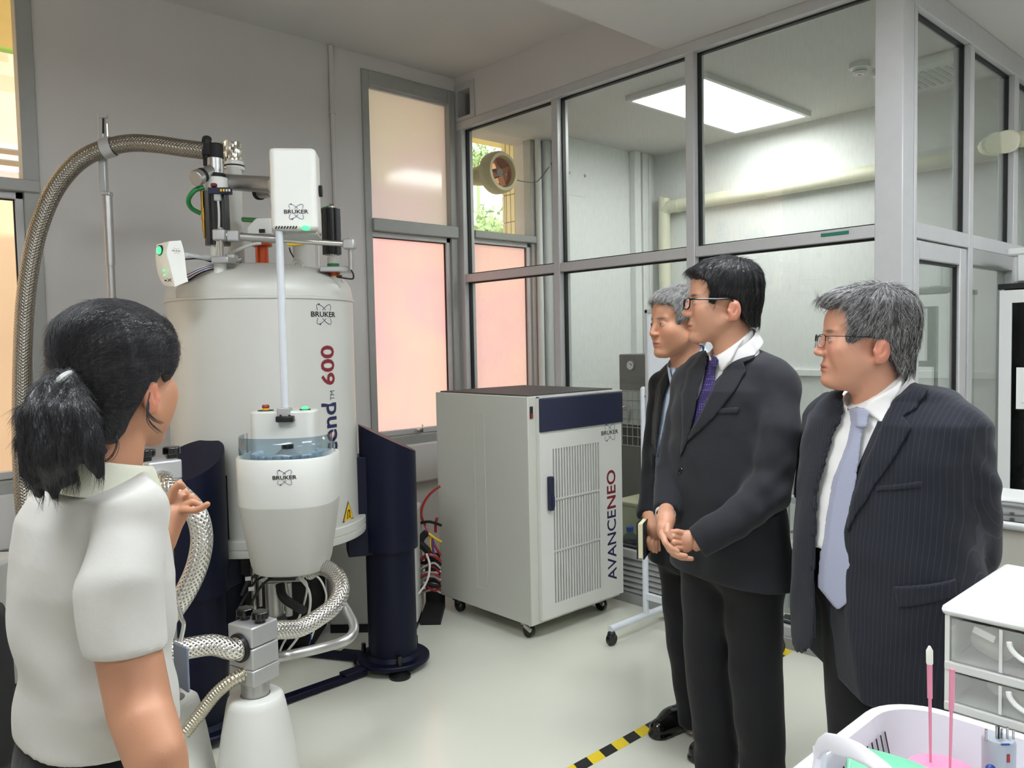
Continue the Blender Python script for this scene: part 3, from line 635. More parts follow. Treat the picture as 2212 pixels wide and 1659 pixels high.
b.add(vs, [(j*n+i, j*n+(i+1) % n, (j+1)*n+(i+1) % n, (j+1)*n+i) for j in range(7) for i in range(n)]+[tuple(range(7*n, 8*n))]); b.build('foil_wrap', 'foil', M, ang=15)
vc(657, 500, 600, 3.78, 46, 'wide_neck', 'magnet_paint'); vc(688, 470, 600, 3.80, 3, 'thin_rod', 'white_enamel', n=8)
vc(566, 519, 585, 3.55, 27, 'red_chimney', 'copper_red'); vc(566, 521, 533, 3.55, 42, 'red_collar', 'copper_red', bev=.003); vc(566, 506, 521, 3.55, 40, 'steel_flange', 'alu_block', bev=.003)
b = MB(); p = at(562, 494, 3.5); b.prism([(-.045, -.03), (.06, -.03), (.06, .04), (-.005, .04), (-.045, .0)], p-FH*.04, RH, ZZ, FH, .09); b.build('probe_cap', 'white_enamel', M, bevel=.004); bx(566, 499, 3.44, 12, 8, .01, 'cap_window', 'black_matte', M, bev=0)
for sgn in (-1, 1): vc(566+sgn*17, 519, 526, 3.5, 6, 'collar_bolt', 'steel', n=10)
# left valve stack
A = 3.36
star(469, 415, 530, A, 53, 8, 'heat_sink', 'black_plastic', M); vc(466, 530, 560, A, 20, 'stack_neck', 'white_enamel'); vc(469, 385, 416, A, 47, 'white_collar', 'white_enamel', bev=.004); vc(467, 376, 385, A, 39, 'seal_ring', 'rubber')
vc(465, 342, 378, A, 33, 'steel_housing', 'steel_brushed', bev=.003); vc(467, 311, 344, A, 30, 'black_valve_body', 'black_matte', bev=.005)
bx(446, 325, A, 28, 24, .05, 'valve_block', 'black_matte', M); o = vc(447, 300, 345, A, 20, 'valve_knob', 'black_matte', n=20, bev=.006); p = at(447, 300, A); MB().ball(p, px(10, A), sc=(1, 1, .7)).build('knob_cap', 'black_matte', M)
vc(445, 340, 358, A, 12, 'valve_stem', 'black_matte', n=12)
p0 = at(462, 366, A); p1 = at(438, 378, A-.06); MB().cyl(p0, p1, px(13, A), n=24).build('side_port', 'steel_brushed', M); d = p1-p0; d /= np.linalg.norm(d)
MB().cyl(p1, p1+d*.018, px(15.5, A), n=24).build('port_seal', 'rubber', M); MB().cyl(p1+d*.018, p1+d*.05, px(16.5, A), n=28).build('port_cap', 'steel_brushed', M, bevel=.004)
p = at(486, 362, A-.03); MB().ball(p, .008).build('set_screw', 'steel', M)
# circuit board box with leds
bd = bx(476, 413, A-.075, 44, 14, .07, 'control_board', 'navy_panel', M, yaw=.15, tilt=.12)
for i, (q, mm) in enumerate(((478, 'yellow_plastic'), (484, 'yellow_plastic'), (490, 'white_plastic'), (496, 'white_plastic'))): bx(q-.5, 411, A-.115, 3.4, 5, .004, 'indicator', mm, bd, bev=0)
bx(470, 426, A-.09, 14, 16, .02, 'ribbon_plug', 'grille_grey', bd); bx(462, 400, A-.08, 12, 8, .02, 'purple_clip', 'ink_red', bd)
MB().tube(spline([at(471, 432, A-.09), at(473, 460, A-.1), at(473, 490, A-.1), at(470, 520, A-.09), at(464, 560, A-.1), at(445, 590, A-.14)], 8), .0045, 8).build('data_cable', 'hose_white', bd)
# brass safety valve and green hose
for (y0, y1, w) in ((412, 450, 7), (450, 475, 9), (475, 500, 6.5), (500, 515, 4)): vc(437+(y0-412)*.05, y0, y1, A-.03, w, 'brass_fitting', 'brass', n=12)
MB().tube(spline([at(440, 405, A-.03), at(420, 412, A-.05), at(407, 432, A-.03), at(414, 450, A), at(434, 461, A+.02)], 8), .010, 12).build('green_loop', 'green_hose', M)
MB().tube(spline([at(525, 474, 3.6), at(560, 476, 3.55), at(600, 476, 3.5), at(650, 470, 3.5), at(690, 456, 3.46), at(716, 448, 3.44)], 8), .011, 12).build('green_line', 'green_hose', M)
# right heat sink stack
B_ = 3.44
star(716, 452, 550, B_, 40, 8, 'heat_sink', 'black_plastic', M); p = at(716, 448, B_); MB().ball(p, .014, sc=(1, 1, 1.1)).build('dome_nut', 'steel', M)
vc(720, 548, 556, B_, 18, 'stack_neck', 'steel', n=20); vc(720, 555, 570, B_, 25, 'white_tube', 'white_enamel'); vc(720, 570, 579, B_, 26, 'green_band', 'green_hose'); vc(720, 579, 588, B_, 24, 'white_tube', 'white_enamel')
vc(722, 588, 597, B_, 25, 'red_band', 'copper_red'); vc(723, 597, 625, B_, 24, 'white_tube', 'magnet_paint')
bx(722, 583, B_-.02, 62, 11, .09, 'mounting_clamp', 'alu_block', M, yaw=.25)
# cross arm with posts
p0 = at(470, 508, 3.18); p1 = at(760, 528, 3.36); ar = MB().cyl(p0, p0+(p1-p0)*.48, .0165, n=20).build('cross_arm', 'steel_brushed', M); MB().cyl(p0+(p1-p0)*.46, p1, .0125, n=20).build('arm_rod', 'steel', ar)
for q, w_ in ((.02, 30), (.12, 24)): c_ = p0+(p1-p0)*q; MB().box(c_, (.05, .05, .044), np.stack([RH, FH, ZZ], 1)).build('arm_clamp', 'alu_block', ar, bevel=.006)
c_ = p1-(p1-p0)*.02; MB().box(c_, (.05, .05, .042), np.stack([RH, FH, ZZ], 1)).build('arm_clamp', 'alu_block', ar, bevel=.006)
vc(477, 492, 562, 3.18, 11, 'arm_post', 'steel', n=16); vc(757, 515, 590, 3.36, 10, 'arm_post', 'steel_brushed', n=16)
bx(484, 563, 3.2, 38, 13, .08, 'post_clamp', 'alu_block', M, yaw=-.1); vc(476, 560, 600, 3.22, 27, 'clamp_neck', 'white_enamel'); bx(500, 558, 3.24, 22, 16, .05, 'post_clamp', 'alu_block', M)
MB().tube(spline([at(738, 596, 3.4), at(728, 598, 3.36), at(745, 601, 3.34), at(762, 602, 3.34), at(763, 592, 3.34), at(758, 583, 3.34)], 8), .0035, 8).build('black_lead', 'rubber', M)
MB().tube(spline([at(625, 535, 3.45), at(628, 545, 3.45), at(634, 555, 3.5)], 6), .003, 8).build('black_lead', 'rubber', M)
MB().tube(spline([at(494, 548, 3.3), at(520, 537, 3.35), at(545, 528, 3.45), at(562, 526, 3.5)], 6), .007, 8).build('white_lead', 'hose_white', M)
MB().tube(spline([at(620, 528, 3.4), at(650, 527, 3.42), at(684, 516, 3.45), at(691, 508, 3.45), at(680, 504, 3.45)], 6), .006, 8).build('yellow_lead', 'yellow_plastic', M)
mat('purple_plastic', (80, 50, 120), .5)
for i, (mm, dy) in enumerate((('hose_white', 0), ('purple_plastic', 5), ('blue_plastic', -3), ('white_plastic', 9), ('rubber', 12), ('hose_white', -6))):
    MB().tube(spline([at(520, 562+dy*.3, 3.4), at(490, 572+dy*.4, 3.3), at(455, 575+dy*.5, 3.2), at(430, 584+dy*.6, 3.18), at(410, 594+dy*.8, 3.2), at(390, 602+dy, 3.24)], 6), .0045, 8).build('dome_lead', mm, M)
MB().tube(spline([at(400, 600, 3.2), at(384, 612, 3.2), at(379, 628, 3.22), at(379, 645, 3.24)], 6), .005, 8).build('white_lead', 'hose_white', M)
# lifting eye
p = at(643, 586, 3.4); b = MB(); b.tube([p+RH*(.022*math.cos(a))+ZZ*(.022*math.sin(a)+.02) for a in np.linspace(0, 2*math.pi, 25)], .007, 8); b.box(p-ZZ*.006, (.05, .02, .03), np.stack([RH, FH, ZZ], 1)); b.build('lifting_eye', 'magnet_paint', M)
# helium line from valve to the transfer head
MB().cyl(at(490, 393, 3.4), at(590, 400, 3.3), .034, n=24).build('cross_pipe', 'steel_brushed', M)
MB().cyl(at(562, 416, 3.38), at(588, 412, 3.34), .026, n=24).build('port_stub', 'steel_brushed', M); MB().cyl(at(558, 416, 3.39), at(563, 416, 3.38), .031, n=24).build('stub_seal', 'rubber', M)
# ================================================================== automatic sample changer
K = 2.95
S = thing('sample_changer', 'white rounded sample changer with smoked visor on the front of the magnet', 'sample changer', at(626, 1235, K))
sc_ = at(626, 1100, K); sx, sy = sc_[0], sc_[1]
def dshape(rx, ry, n=64, e=2.6):
    out = []
    for i in range(n):
        a = 2*math.pi*i/n; ca, sa = math.cos(a), math.sin(a); ee = e if sa < 0 else 5.
        out.append((rx*np.sign(ca)*abs(ca)**(2/ee), ry*np.sign(sa)*abs(sa)**(2/ee)*(1 if sa < 0 else .8)))
    return out
def loft(sections, name, m, parent, cx=sx, cy=sy, capb=True, capt=True, ang=40, e=2.6, n=64):
    vs = []; fs = []
    for (z, rx, ry) in sections: vs += [np.array([cx, cy, z])+RH*x+FH*y for x, y in dshape(rx, ry, n, e)]
    for j in range(len(sections)-1): fs += [(j*n+i, j*n+(i+1) % n, (j+1)*n+(i+1) % n, (j+1)*n+i) for i in range(n)]
    if capb: fs.append(tuple(range(n-1, -1, -1)))
    if capt: fs.append(tuple(range((len(sections)-1)*n, len(sections)*n)))
    return MB().add(vs, fs).build(name, m, parent, ang=ang)
zr = 1.136
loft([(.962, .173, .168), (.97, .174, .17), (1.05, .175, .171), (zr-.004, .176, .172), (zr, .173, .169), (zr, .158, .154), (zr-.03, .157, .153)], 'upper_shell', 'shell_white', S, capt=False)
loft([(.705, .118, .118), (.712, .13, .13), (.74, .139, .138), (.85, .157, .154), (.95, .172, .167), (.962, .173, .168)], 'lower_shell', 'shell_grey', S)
loft([(zr-.028, .157, .153), (zr-.026, .157, .153)], 'tray', 'carousel_grey', S)
cz = zr-.02
MB().lathe([(.0, cz-.004), (.135, cz-.004), (.14, cz), (.135, cz+.006), (0, cz+.006)], (sx, sy, 0), n=56, cap=False).build('carousel', 'carousel_grey', S)
MB().lathe([(.062, cz+.006), (.02, cz+.04), (.02, cz+.052), (0, cz+.052)], (sx, sy, 0), n=32, cap=False).build('carousel_hub', 'alu_block', S); MB().lathe([(.022, cz+.04), (.022, cz+.056), (0, cz+.056)], (sx, sy, 0), n=24, cap=False).build('hub_knob', 'black_plastic', S)
cupm = MB().lathe([(.0, 0), (.0145, 0), (.0155, .004), (.0155, .018), (.013, .022), (0, .022)], (0, 0, 0), n=16, cap=False).mesh('sample_cup', 'vial_cap')
for i in range(24):
    a = 2*math.pi*i/24; o = bpy.data.objects.new('sample_cup', cupm); COL.objects.link(o); o.location = (sx+.118*math.cos(a), sy+.118*math.sin(a), cz+.006); setp(o, S)
for (a, z_) in ((2.0, 0), (1.2, 0)): p = np.array([sx, sy, cz+.03])+.09*(RH*math.cos(a)+FH*math.sin(a)); MB().cyl(p, p+ZZ*.05, .012, n=14).build('guide_post', 'black_plastic', S)
# smoked visor: open band around the front
b = MB(); P_ = []; dd = dshape(.172, .168, 80); f_ = [i for i in range(80) if dd[i][1] < .05]
f_ = sorted(f_, key=lambda i: math.atan2(dd[i][1]-.06, dd[i][0]))
rows = []
for zz in (zr-.004, zr+.075): rows.append([np.array([sx, sy, zz])+RH*dd[i][0]*.965+FH*dd[i][1]*.965 for i in f_])
b.grid(rows); vz = b.build('visor', 'smoke_visor', S); sd_ = vz.modifiers.new('s', 'SOLIDIFY'); sd_.thickness = .003
# rear housing
def rbox(ctr, w, d, z0, z1, r, name, m, parent, bev=.006, ax=(RH, FH), n=6):
    """box with rounded vertical edges"""
    poly = []
    for cx_, cy_, a0 in ((w/2-r, d/2-r, 0), (-w/2+r, d/2-r, 90), (-w/2+r, -d/2+r, 180), (w/2-r, -d/2+r, 270)):
        for i in range(n+1): a = math.radians(a0+90*i/n); poly.append((cx_+r*math.cos(a), cy_+r*math.sin(a)))
    return MB().prism(poly, (ctr[0], ctr[1], z0), ax[0], ax[1], ZZ, z1-z0).build(name, m, parent, bevel=bev, ang=30)
p = at(617, 925, 3.04); hz = at(617, 886, 3.04)[2]; rbox(p, px(137, 3.04), .12, zr-.03, hz, .03, 'rear_housing', 'shell_white', S)
p = at(615, 893, 2.985); rbox(p, px(27, 2.985), .05, p[2]-.025, p[2]+.022, .006, 'tube_socket', 'alu_block', S, .003); bx(616, 905, 2.965, 38, 13, .03, 'socket_clip', 'black_plastic', S)
for q in (606, 625): bx(q, 898, 2.955, 4, 4, .004, 'socket_screw', 'black_matte', S, bev=0)
e = vc(574, 880, 888, 3.03, 14, 'stop_button', 'yellow_plastic', S, n=20); MB().lathe([(.0, 0), (.013, 0), (.015, .004), (.012, .012), (0, .013)], at(574, 881, 3.03), n=20, cap=False).build('button_head', 'red_plastic', e)
p = at(574, 887, 3.03); MB().lathe([(0, 0), (.03, 0), (.03, .002), (0, .002)], p, n=24, cap=False).build('button_plate', 'black_matte', S)
MB().ball(at(659, 883, 3.03), .014, sc=(1, 1, .7)).build('status_lamp', 'led_green', S); MB().lathe([(0, 0), (.021, 0), (.02, .003), (0, .003)], at(659, 885, 3.03), n=24, cap=False).build('lamp_ring', 'black_matte', S)
fs_c = np.array([sx, sy, 0]); zl = at(647, 1030, 2.78)[2]
def onS(u, v):
    x = u+px(21, 2.8); k_ = max(0., 1-abs(x/.175)**2.6)**(1/2.6); return np.array([sx, sy, zl+v])+RH*x-FH*(.1715*k_+.002)
logo(onS, px(51, 2.79), S)
# clear lift tube and the transfer head on top
tp = at(603, 500, 3.0); bt = at(616, 884, 2.985)
MB().cyl(bt, tp, .0145, n=24, cap=False).build('lift_tube', 'clear_tube', S); MB().cyl(bt, tp, .0085, n=16, cap=False).build('inner_tube', 'clear_tube', S)
H = thing('sample_lift', 'white upright box with logo and green lamp above the magnet', 'sample lift head', at(640, 500, 3.05))
yw = .12; ax = (RH*math.cos(yw)+FH*math.sin(yw), -RH*math.sin(yw)+FH*math.cos(yw)); KH = 3.02
p = at(637, 412, KH); z1 = at(637, 326, KH)[2]; z0 = at(637, 499, KH)[2]; HW = px(97, KH); HD = .15
rbox(p+ax[1]*.03, HW, HD, z0, z1, .022, 'cover', 'white_enamel', H, .012, ax)
q = p+ax[1]*.11-ax[0]*(HW/2+.002); MB().box(q+ZZ*((z0+z1)/2-.01-p[2]), (.03, .1, z1-z0-.03), np.stack([ax[0], ax[1], ZZ], 1)).build('back_bracket', 'chrome', H, bevel=.003)
q = p+ax[1]*.09; MB().box(np.array([q[0], q[1], z0-.006]), (HW*.9, .16, .012), np.stack([ax[0], ax[1], ZZ], 1)).build('base_plate', 'alu_block', H, bevel=.002)
fo = p+ax[1]*(.03-HD/2); lz = at(642, 461, KH)[2]
logo(lambda u, v: fo+ax[0]*(u+px(5, KH))-ax[1]*.0015+ZZ*(lz+v-p[2]), px(51, KH), H)
MB().ball(fo+ax[0]*px(24, KH)+ZZ*(z0+.006-p[2]), .017, sc=(1, .6, .55)).build('status_lamp', 'led_green', H)
for i in range(8): o = MB().box(fo-ax[0]*(px(38, KH)-i*.0105)+ZZ*(z0+.008-p[2])-ax[1]*.0005, (.004, .003, .012), np.stack([ax[0], ax[1], ZZ], 1)@rotm(0, .5, 0)).build('vent_slot', 'black_matte', H)
q = at(629, 327, KH+.06); MB().ball(q, .012).build('top_screw', 'black_matte', H); q = at(689, 413, KH+.05); MB().lathe([(0, 0), (.022, 0), (.022, .012), (0, .012)], q, ax[0], n=20, cap=False).build('side_knob', 'black_matte', H)
# ================================================================== alarm display on an arm
D = thing('alarm_display', 'small white sculpted panel with round green light left of the magnet', 'display panel', at(375, 610, 3.05))
KD = 3.02
def spx(*q): return [at(a, b_, KD) for a, b_ in q]
L0 = [(340, 523), (346, 521), (378, 518)]; b = MB()
prof_front = [(338, 528), (336, 560), (341, 590), (348, 608), (356, 618)]      # lower left edge of the tilted face
prof_mid = [(365, 521), (360, 545), (366, 570), (373, 598), (378, 620)]
prof_right = [(391, 519), (398, 545), (401, 570), (404, 597), (407, 608)]
rows = []
Pa = [at(a, c, KD-.00) for a, c in spline(prof_front+[], 5)] if False else None
def rs(pr, dk): return [at(q[0], q[1], KD+dk) for q in spline([(a, c, 0) for a, c in pr], 6)]
fr_ = [rs(prof_front, .0), rs(prof_mid, -.05), rs(prof_right, -.03)]; bk_ = [rs(prof_right, .05), rs(prof_mid, .05), rs(prof_front, .04)]
ring = fr_+bk_; nsec = len(ring[0]); b = MB()
b.add([ring[j][i] for i in range(nsec) for j in range(6)], [(i*6+j, i*6+(j+1) % 6, (i+1)*6+(j+1) % 6, (i+1)*6+j) for i in range(nsec-1) for j in range(6)]+[tuple(range(6)), tuple(range((nsec-1)*6, nsec*6))])
b.build('housing', 'white_enamel', D, bevel=.008, seg=3, ang=55)
nl = np.cross(at(365, 545, KD-.05)-at(338, 528, KD), at(345, 600, KD)-at(338, 528, KD)); nl /= np.linalg.norm(nl)
if nl@fw > 0: nl = -nl
c_ = at(346, 541, KD-.02); MB().lathe([(0, -.01), (.0195, -.01), (.0195, .003), (.016, .004), (0, .004)], c_, nl, n=28, cap=False).build('lamp_ring', 'black_matte', D); MB().lathe([(.0, .004), (.0155, .004), (.012, .009), (0, .011)], c_, nl, n=28, cap=False).build('green_lamp', 'led_green', D)
for (a, c) in ((353, 584), (355, 594)): MB().ball(at(a, c, KD-.035), .0035).build('small_led', 'led_green', D)
for (a, c, w_) in ((360, 584, 5), (362, 593, 8)): bx(a, c, KD-.043, w_, 1.2, .002, 'caption_line', 'grille_grey', D, bev=0)
bx(358, 606, KD-.036, 4, 3, .003, 'mute_icon', 'ink_black', D, bev=0)
for r_ in (.7, -.7): R = np.stack([RH, FH, ZZ], 1)@rotm(0, r_, 0); MB().box(at(366, 605, KD-.05), (.018, .002, .0022), R).build('mute_icon', 'ink_black', D)
o_ = at(381, 542, KD-.062); logo(lambda u, v: o_+RH*u+ZZ*(v-.12*u)-FH*0, px(18, KD), D)
MB().cyl(at(402, 550, KD), at(440, 557, 3.15), .008, n=14).build('arm', 'clear_tube', D); MB().cyl(at(436, 556, 3.14), at(465, 558, 3.2), .011, n=14).build('arm_end', 'grille_grey', D)
MB().tube(spline([at(400, 560, KD), at(430, 559, 3.12), at(458, 566, 3.2)], 6), .003, 8).build('arm_cable', 'rubber', D)
# ================================================================== hoses and their stands
def hose(name, pts, r, m, label, cat='hose', ribs=0., group=None, n=20, step=None):
    P_ = resample(spline(pts, 14), step or (ribs/6 if ribs else .012)); t = thing(name, label, cat, P_[len(P_)//2], group)
    rf = (lambda L_, s_: r*(1+.07*math.sin(2*math.pi*L_/ribs))) if ribs else None
    MB().tube(P_, r, n, rfn=rf).build('sleeve', m, t, ang=60); return t
KH_ = 3.38
T = hose('transfer_hose', [at(443, 326, 3.36), at(395, 320, 3.36), at(340, 312, 3.36), at(285, 309, 3.36), at(235, 318, 3.36), at(190, 336, 3.36), at(150, 368, 3.36), at(113, 420, 3.36), at(83, 495, 3.36), at(65, 575, 3.36), at(54, 665, 3.36), at(49, 770, 3.36), at(47, 880, 3.36), at(48, 1000, 3.34), at(60, 1150, 3.3), at(90, 1300, 3.25), at(160, 1440, 3.2), at(290, 1500, 3.0)], .0365, 'braid_dark', 'thick dark braided hose arching from the valve over the hook stand')
ST = thing('hose_stand', 'slim aluminium pole with hook and strap carrying the arched hose', 'stand', [*at(243, 900, 3.38)[:2], 0])
p = at(238, 560, 3.39); zt = at(238, 425, 3.39)[2]; zm = at(241, 574, 3.39)[2]; q = np.array([p[0], p[1], 0])
MB().cyl(q+ZZ*.02, q+ZZ*zm, .0165, n=24).build('lower_pole', 'steel_brushed', ST); MB().cyl(q+ZZ*zm, q+ZZ*zt, .019, n=24).build('upper_pole', 'steel_brushed', ST); MB().lathe([(0, 0), (.2, 0), (.2, .01), (.03, .02), (.018, .03), (0, .03)], q, n=40, cap=False).build('foot_plate', 'frame_grey', ST)
bx(231, 419, 3.39, 20, 9, .035, 'pole_head', 'alu_block', ST); bx(224, 375, 3.40, 14, 88, .03, 'flat_arm', 'alu_block', ST); bx(221, 290, 3.41, 12, 85, .03, 'flat_arm', 'alu_block', ST)
bx(223, 251, 3.40, 18, 9, .03, 'hook_tip', 'alu_block', ST)
MB().tube([at(223, 256, 3.38), at(223, 288, 3.38)], .004, 8).build('spring', 'rubber', ST)
hc = at(234, 319, 3.36); hd = at(250, 315, 3.36)-at(218, 324, 3.36); hd /= np.linalg.norm(hd)
MB().lathe([(.0385, -.022), (.043, -.022), (.043, .022), (.0385, .022)], hc, hd, n=28, cap=False).build('strap', 'alu_block', ST); MB().cyl(hc+ZZ*.035, hc+ZZ*.1, .004, n=8).build('strap_eye', 'steel', ST)
# clamp stands
def knob(p, parent, r=.026):
    n = 30; poly = [((r*(1+.09*math.cos(6*a)))*math.cos(a), (r*(1+.09*math.cos(6*a)))*math.sin(a)) for a in np.linspace(0, 2*math.pi, n, endpoint=False)]
    MB().prism(poly, p+ZZ*.012, (1, 0, 0), (0, 1, 0), (0, 0, 1), .024).build('knob', 'black_gloss', parent, bevel=.004, ang=30); MB().cyl(p, p+ZZ*.014, r*.6, n=16).build('knob_stem', 'black_plastic', parent)
def cone_base(c, zt, parent, r0=.142, r1=.072):
    MB().lathe([(0, 0), (r0, 0), (r0, .02), (r0*.93, zt*.35), (r0*.74, zt*.75), (r0*.62, zt*.94), (r0*.58, zt*.985), (r0*.52, zt), (r1*.62, zt), (r1*.6, zt-.03)], c, n=56, cap=False).build('cone_base', 'shell_white', parent, ang=45)
C2 = thing('clamp_stand', 'aluminium clamp block with two black knobs on a white cone base', 'stand', [*at(556, 1500, 2.45)[:2], 0])
p = at(552, 1500, 2.45); c2 = np.array([p[0], p[1], 0]); zc = at(555, 1498, 2.45)[2]; cone_base(c2, zc, C2)
zb0 = at(548, 1475, 2.42)[2]; zb1 = at(548, 1345, 2.42)[2]; MB().cyl(c2+ZZ*(zc-.04), c2+ZZ*(zb0+.01), .042, n=36).build('neck', 'steel_brushed', C2)
yaw2 = math.radians(60); a2 = (RH*math.cos(yaw2)+FH*math.sin(yaw2), -RH*math.sin(yaw2)+FH*math.cos(yaw2)); R2 = np.stack([a2[0], a2[1], ZZ], 1); bw = .105
for (u0, u1) in ((0, .28), (.285, .645), (.66, 1.)):
    z0_, z1_ = zb0+(zb1-zb0)*u0, zb0+(zb1-zb0)*u1; MB().box(c2+ZZ*(z0_+z1_)/2, (bw, bw, z1_-z0_), R2).build('clamp_block', 'alu_block', C2, bevel=.005)
for s_ in (-1, 1): knob(c2+ZZ*zb1-a2[1]*.033*s_-a2[0]*.0, C2)
zh = zb0+(zb1-zb0)*.64; zh2 = zb0+(zb1-zb0)*.28
lf = c2-a2[0]*bw/2; rt = c2+a2[0]*bw/2
MB().lathe([(.034, -.012), (.044, -.012), (.044, .008), (.034, .008)], lf+ZZ*zh, -a2[0], n=28, cap=False).build('port_ring', 'black_plastic', C2)
MB().lathe([(.029, -.01), (.036, -.01), (.036, .014), (.029, .014)], lf+ZZ*zh, -a2[0], n=28, cap=False).build('port_collar', 'steel', C2)
C1 = thing('clamp_stand', 'taller clamp stand half hidden behind the woman, knobs beside her hand', 'stand', [*at(345, 1300, 2.4)[:2], 0])
p = at(346, 1040, 2.42); c1 = np.array([p[0], p[1], 0]); cone_base(c1, .45, C1); z1t = at(346, 992, 2.42)[2]; MB().cyl(c1+ZZ*.42, c1+ZZ*(z1t-.1), .03, n=28).build('neck', 'steel_brushed', C1)
yaw1 = math.radians(44); a1 = (RH*math.cos(yaw1)+FH*math.sin(yaw1), -RH*math.sin(yaw1)+FH*math.cos(yaw1)); R1 = np.stack([a1[0], a1[1], ZZ], 1)
MB().box(c1+ZZ*(z1t-.03), (.10, .10, .06), R1).build('clamp_block', 'alu_block', C1, bevel=.006); MB().box(c1+ZZ*(z1t-.085), (.10, .10, .05), R1).build('clamp_block', 'alu_block', C1, bevel=.006)
for s_ in (-1, 1): knob(np.array([*(c1+a1[0]*.038*s_)[:2], z1t]), C1)
# braided hoses
hose('braided_hose', [c1+ZZ*(z1t-.055)-a1[1]*.02, at(358, 1045, 2.33), at(395, 1075, 2.3), at(424, 1110, 2.28), at(436, 1160, 2.28), at(428, 1215, 2.28), at(408, 1265, 2.28), at(380, 1310, 2.28), at(330, 1370, 2.28), at(270, 1420, 2.28)], .031, 'braid_bright', 'bright braided steel hose curving down beside the outstretched hand')
hose('braided_hose', [at(250, 1430, 2.20), at(330, 1412, 2.25), at(400, 1401, 2.30), at(460, 1393, 2.35), lf+ZZ*zh-a2[0]*.02, lf+ZZ*zh+a2[0]*.03], .031, 'braid_bright', 'bright braided steel hose entering the clamp block from the left')
hose('braided_hose', [rt+ZZ*(zh+.005)-a2[0]*.03, rt+ZZ*(zh+.008)+a2[0]*.03, at(645, 1357, 2.60), at(693, 1331, 2.66), at(725, 1304, 2.72), at(737, 1272, 2.78), at(727, 1244, 2.85), at(705, 1228, 2.92), at(685, 1226, 2.98), at(668, 1236, 3.02)], .030, 'braid_bright', 'bright braided steel hose looping from clamp block up under the sample changer')
hose('ribbed_hose', [at(398, 1585, 2.36), at(430, 1545, 2.37), at(465, 1500, 2.375), at(500, 1470, 2.38), at(527, 1455, 2.4), lf+ZZ*zh2+a2[0]*.02], .0185, 'hose_ribbed', 'thin ribbed metal hose rising to the lower port of the clamp block', ribs=.009)
hose('steel_pipe', [rt+ZZ*zh2-a2[0]*.02, at(610, 1418, 2.56), at(650, 1410, 2.58), at(700, 1398, 2.6), at(745, 1384, 2.6), at(762, 1368, 2.63), at(764, 1350, 2.67), at(752, 1325, 2.72), at(738, 1302, 2.76), at(725, 1280, 2.82)], .0165, 'steel_brushed', 'smooth bent steel pipe from the clamp block bending up to the right')
# ================================================================== below the changer: probe, rods, leads
G = thing('probe_assembly', 'steel probe cylinder with rods and plates below the sample changer', 'probe', at(600, 1330, 3.2))
vc(592, 1255, 1335, 3.2, 36, 'probe_body', 'steel_brushed', G); vc(612, 1240, 1340, 3.22, 14, 'probe_tube', 'steel', G); vc(549, 1195, 1390, 3.3, 9, 'support_rod', 'steel', G, n=14); vc(561, 1230, 1310, 3.3, 9, 'support_rod', 'steel', G, n=14)
vc(623, 1258, 1330, 3.18, 16, 'probe_tube', 'steel_brushed', G, n=18); bx(610, 1250, 3.1, 90, 8, .05, 'bracket_plate', 'frame_grey', G); bx(632, 1240, 3.05, 22, 20, .04, 'connector_block', 'carousel_grey', G); vc(598, 1330, 1345, 3.2, 44, 'probe_foot', 'black_plastic', G)
bx(612, 1246, 3.02, 60, 10, .05, 'connector_strip', 'black_plastic', G); bx(665, 1233, 3.0, 16, 16, .05, 'hose_clip', 'frame_grey', G)
for (a, c) in ((575, 1230), (585, 1240), (600, 1236)): MB().cyl(at(a, c, 3.02), at(a-10, c+3, 2.98), .007, n=10).build('plug', 'chrome', G)
def cable(pts, r, m, label, group=None, name='cable'):
    P_ = spline(pts, 8); o = MB().tube(P_, r, 8).build(name, m); return tag(o, label, 'cable', group)
g1 = 'loose leads under the sample changer'
cable([at(640, 1242, 3.05), at(667, 1275, 3.05), at(668, 1320, 3.1), at(648, 1370, 3.15), at(610, 1420, 3.2), at(590, 1450, 3.25)], .005, 'hose_white', 'white lead hanging from the changer, nearest the looped hose', g1)
cable([at(628, 1242, 3.08), at(662, 1260, 3.1), at(655, 1310, 3.15), at(640, 1345, 3.2), at(612, 1390, 3.25), at(600, 1420, 3.3)], .0045, 'hose_white', 'white lead crossing behind the probe cylinder', g1)
cable([at(664, 1240, 3.1), at(690, 1250, 3.1), at(705, 1290, 3.15), at(690, 1330, 3.25), at(672, 1380, 3.3)], .004, 'hose_white', 'thin white lead dropping inside the hose loop', g1)
cable([at(590, 1240, 3.0), at(560, 1250, 2.98), at(540, 1272, 2.98), at(515, 1320, 3.0), at(503, 1390, 3.05)], .005, 'rubber', 'black lead arching left below the sample changer', g1)
cable([at(600, 1246, 3.0), at(575, 1256, 2.98), at(552, 1285, 3.0), at(535, 1330, 3.05), at(525, 1380, 3.1)], .005, 'rubber', 'black lead arching left, second below the first', g1)
cable([at(592, 1236, 3.0), at(556, 1241, 2.96), at(535, 1258, 2.96), at(522, 1285, 2.98)], .006, 'rubber', 'short black lead with silver tips at the left under the changer', g1)
cable([at(605, 1262, 3.1), at(612, 1290, 3.08), at(640, 1310, 3.1), at(655, 1318, 3.15)], .018, 'rubber', 'thick black corrugated lead hanging beside the probe', g1)
cable([at(668, 1360, 3.3), at(672, 1375, 3.2), at(668, 1392, 3.2)], .0025, 'blue_plastic', 'thin blue wire hanging above the floor bar', g1)
mat('tag_silver', (190, 190, 190), .4, .5)
for (a, c) in ((536, 1250), (543, 1272)): bx(a, c, 2.95, 12, 8, .004, 'lead_tag', 'tag_silver', G, yaw=.3, bev=0)
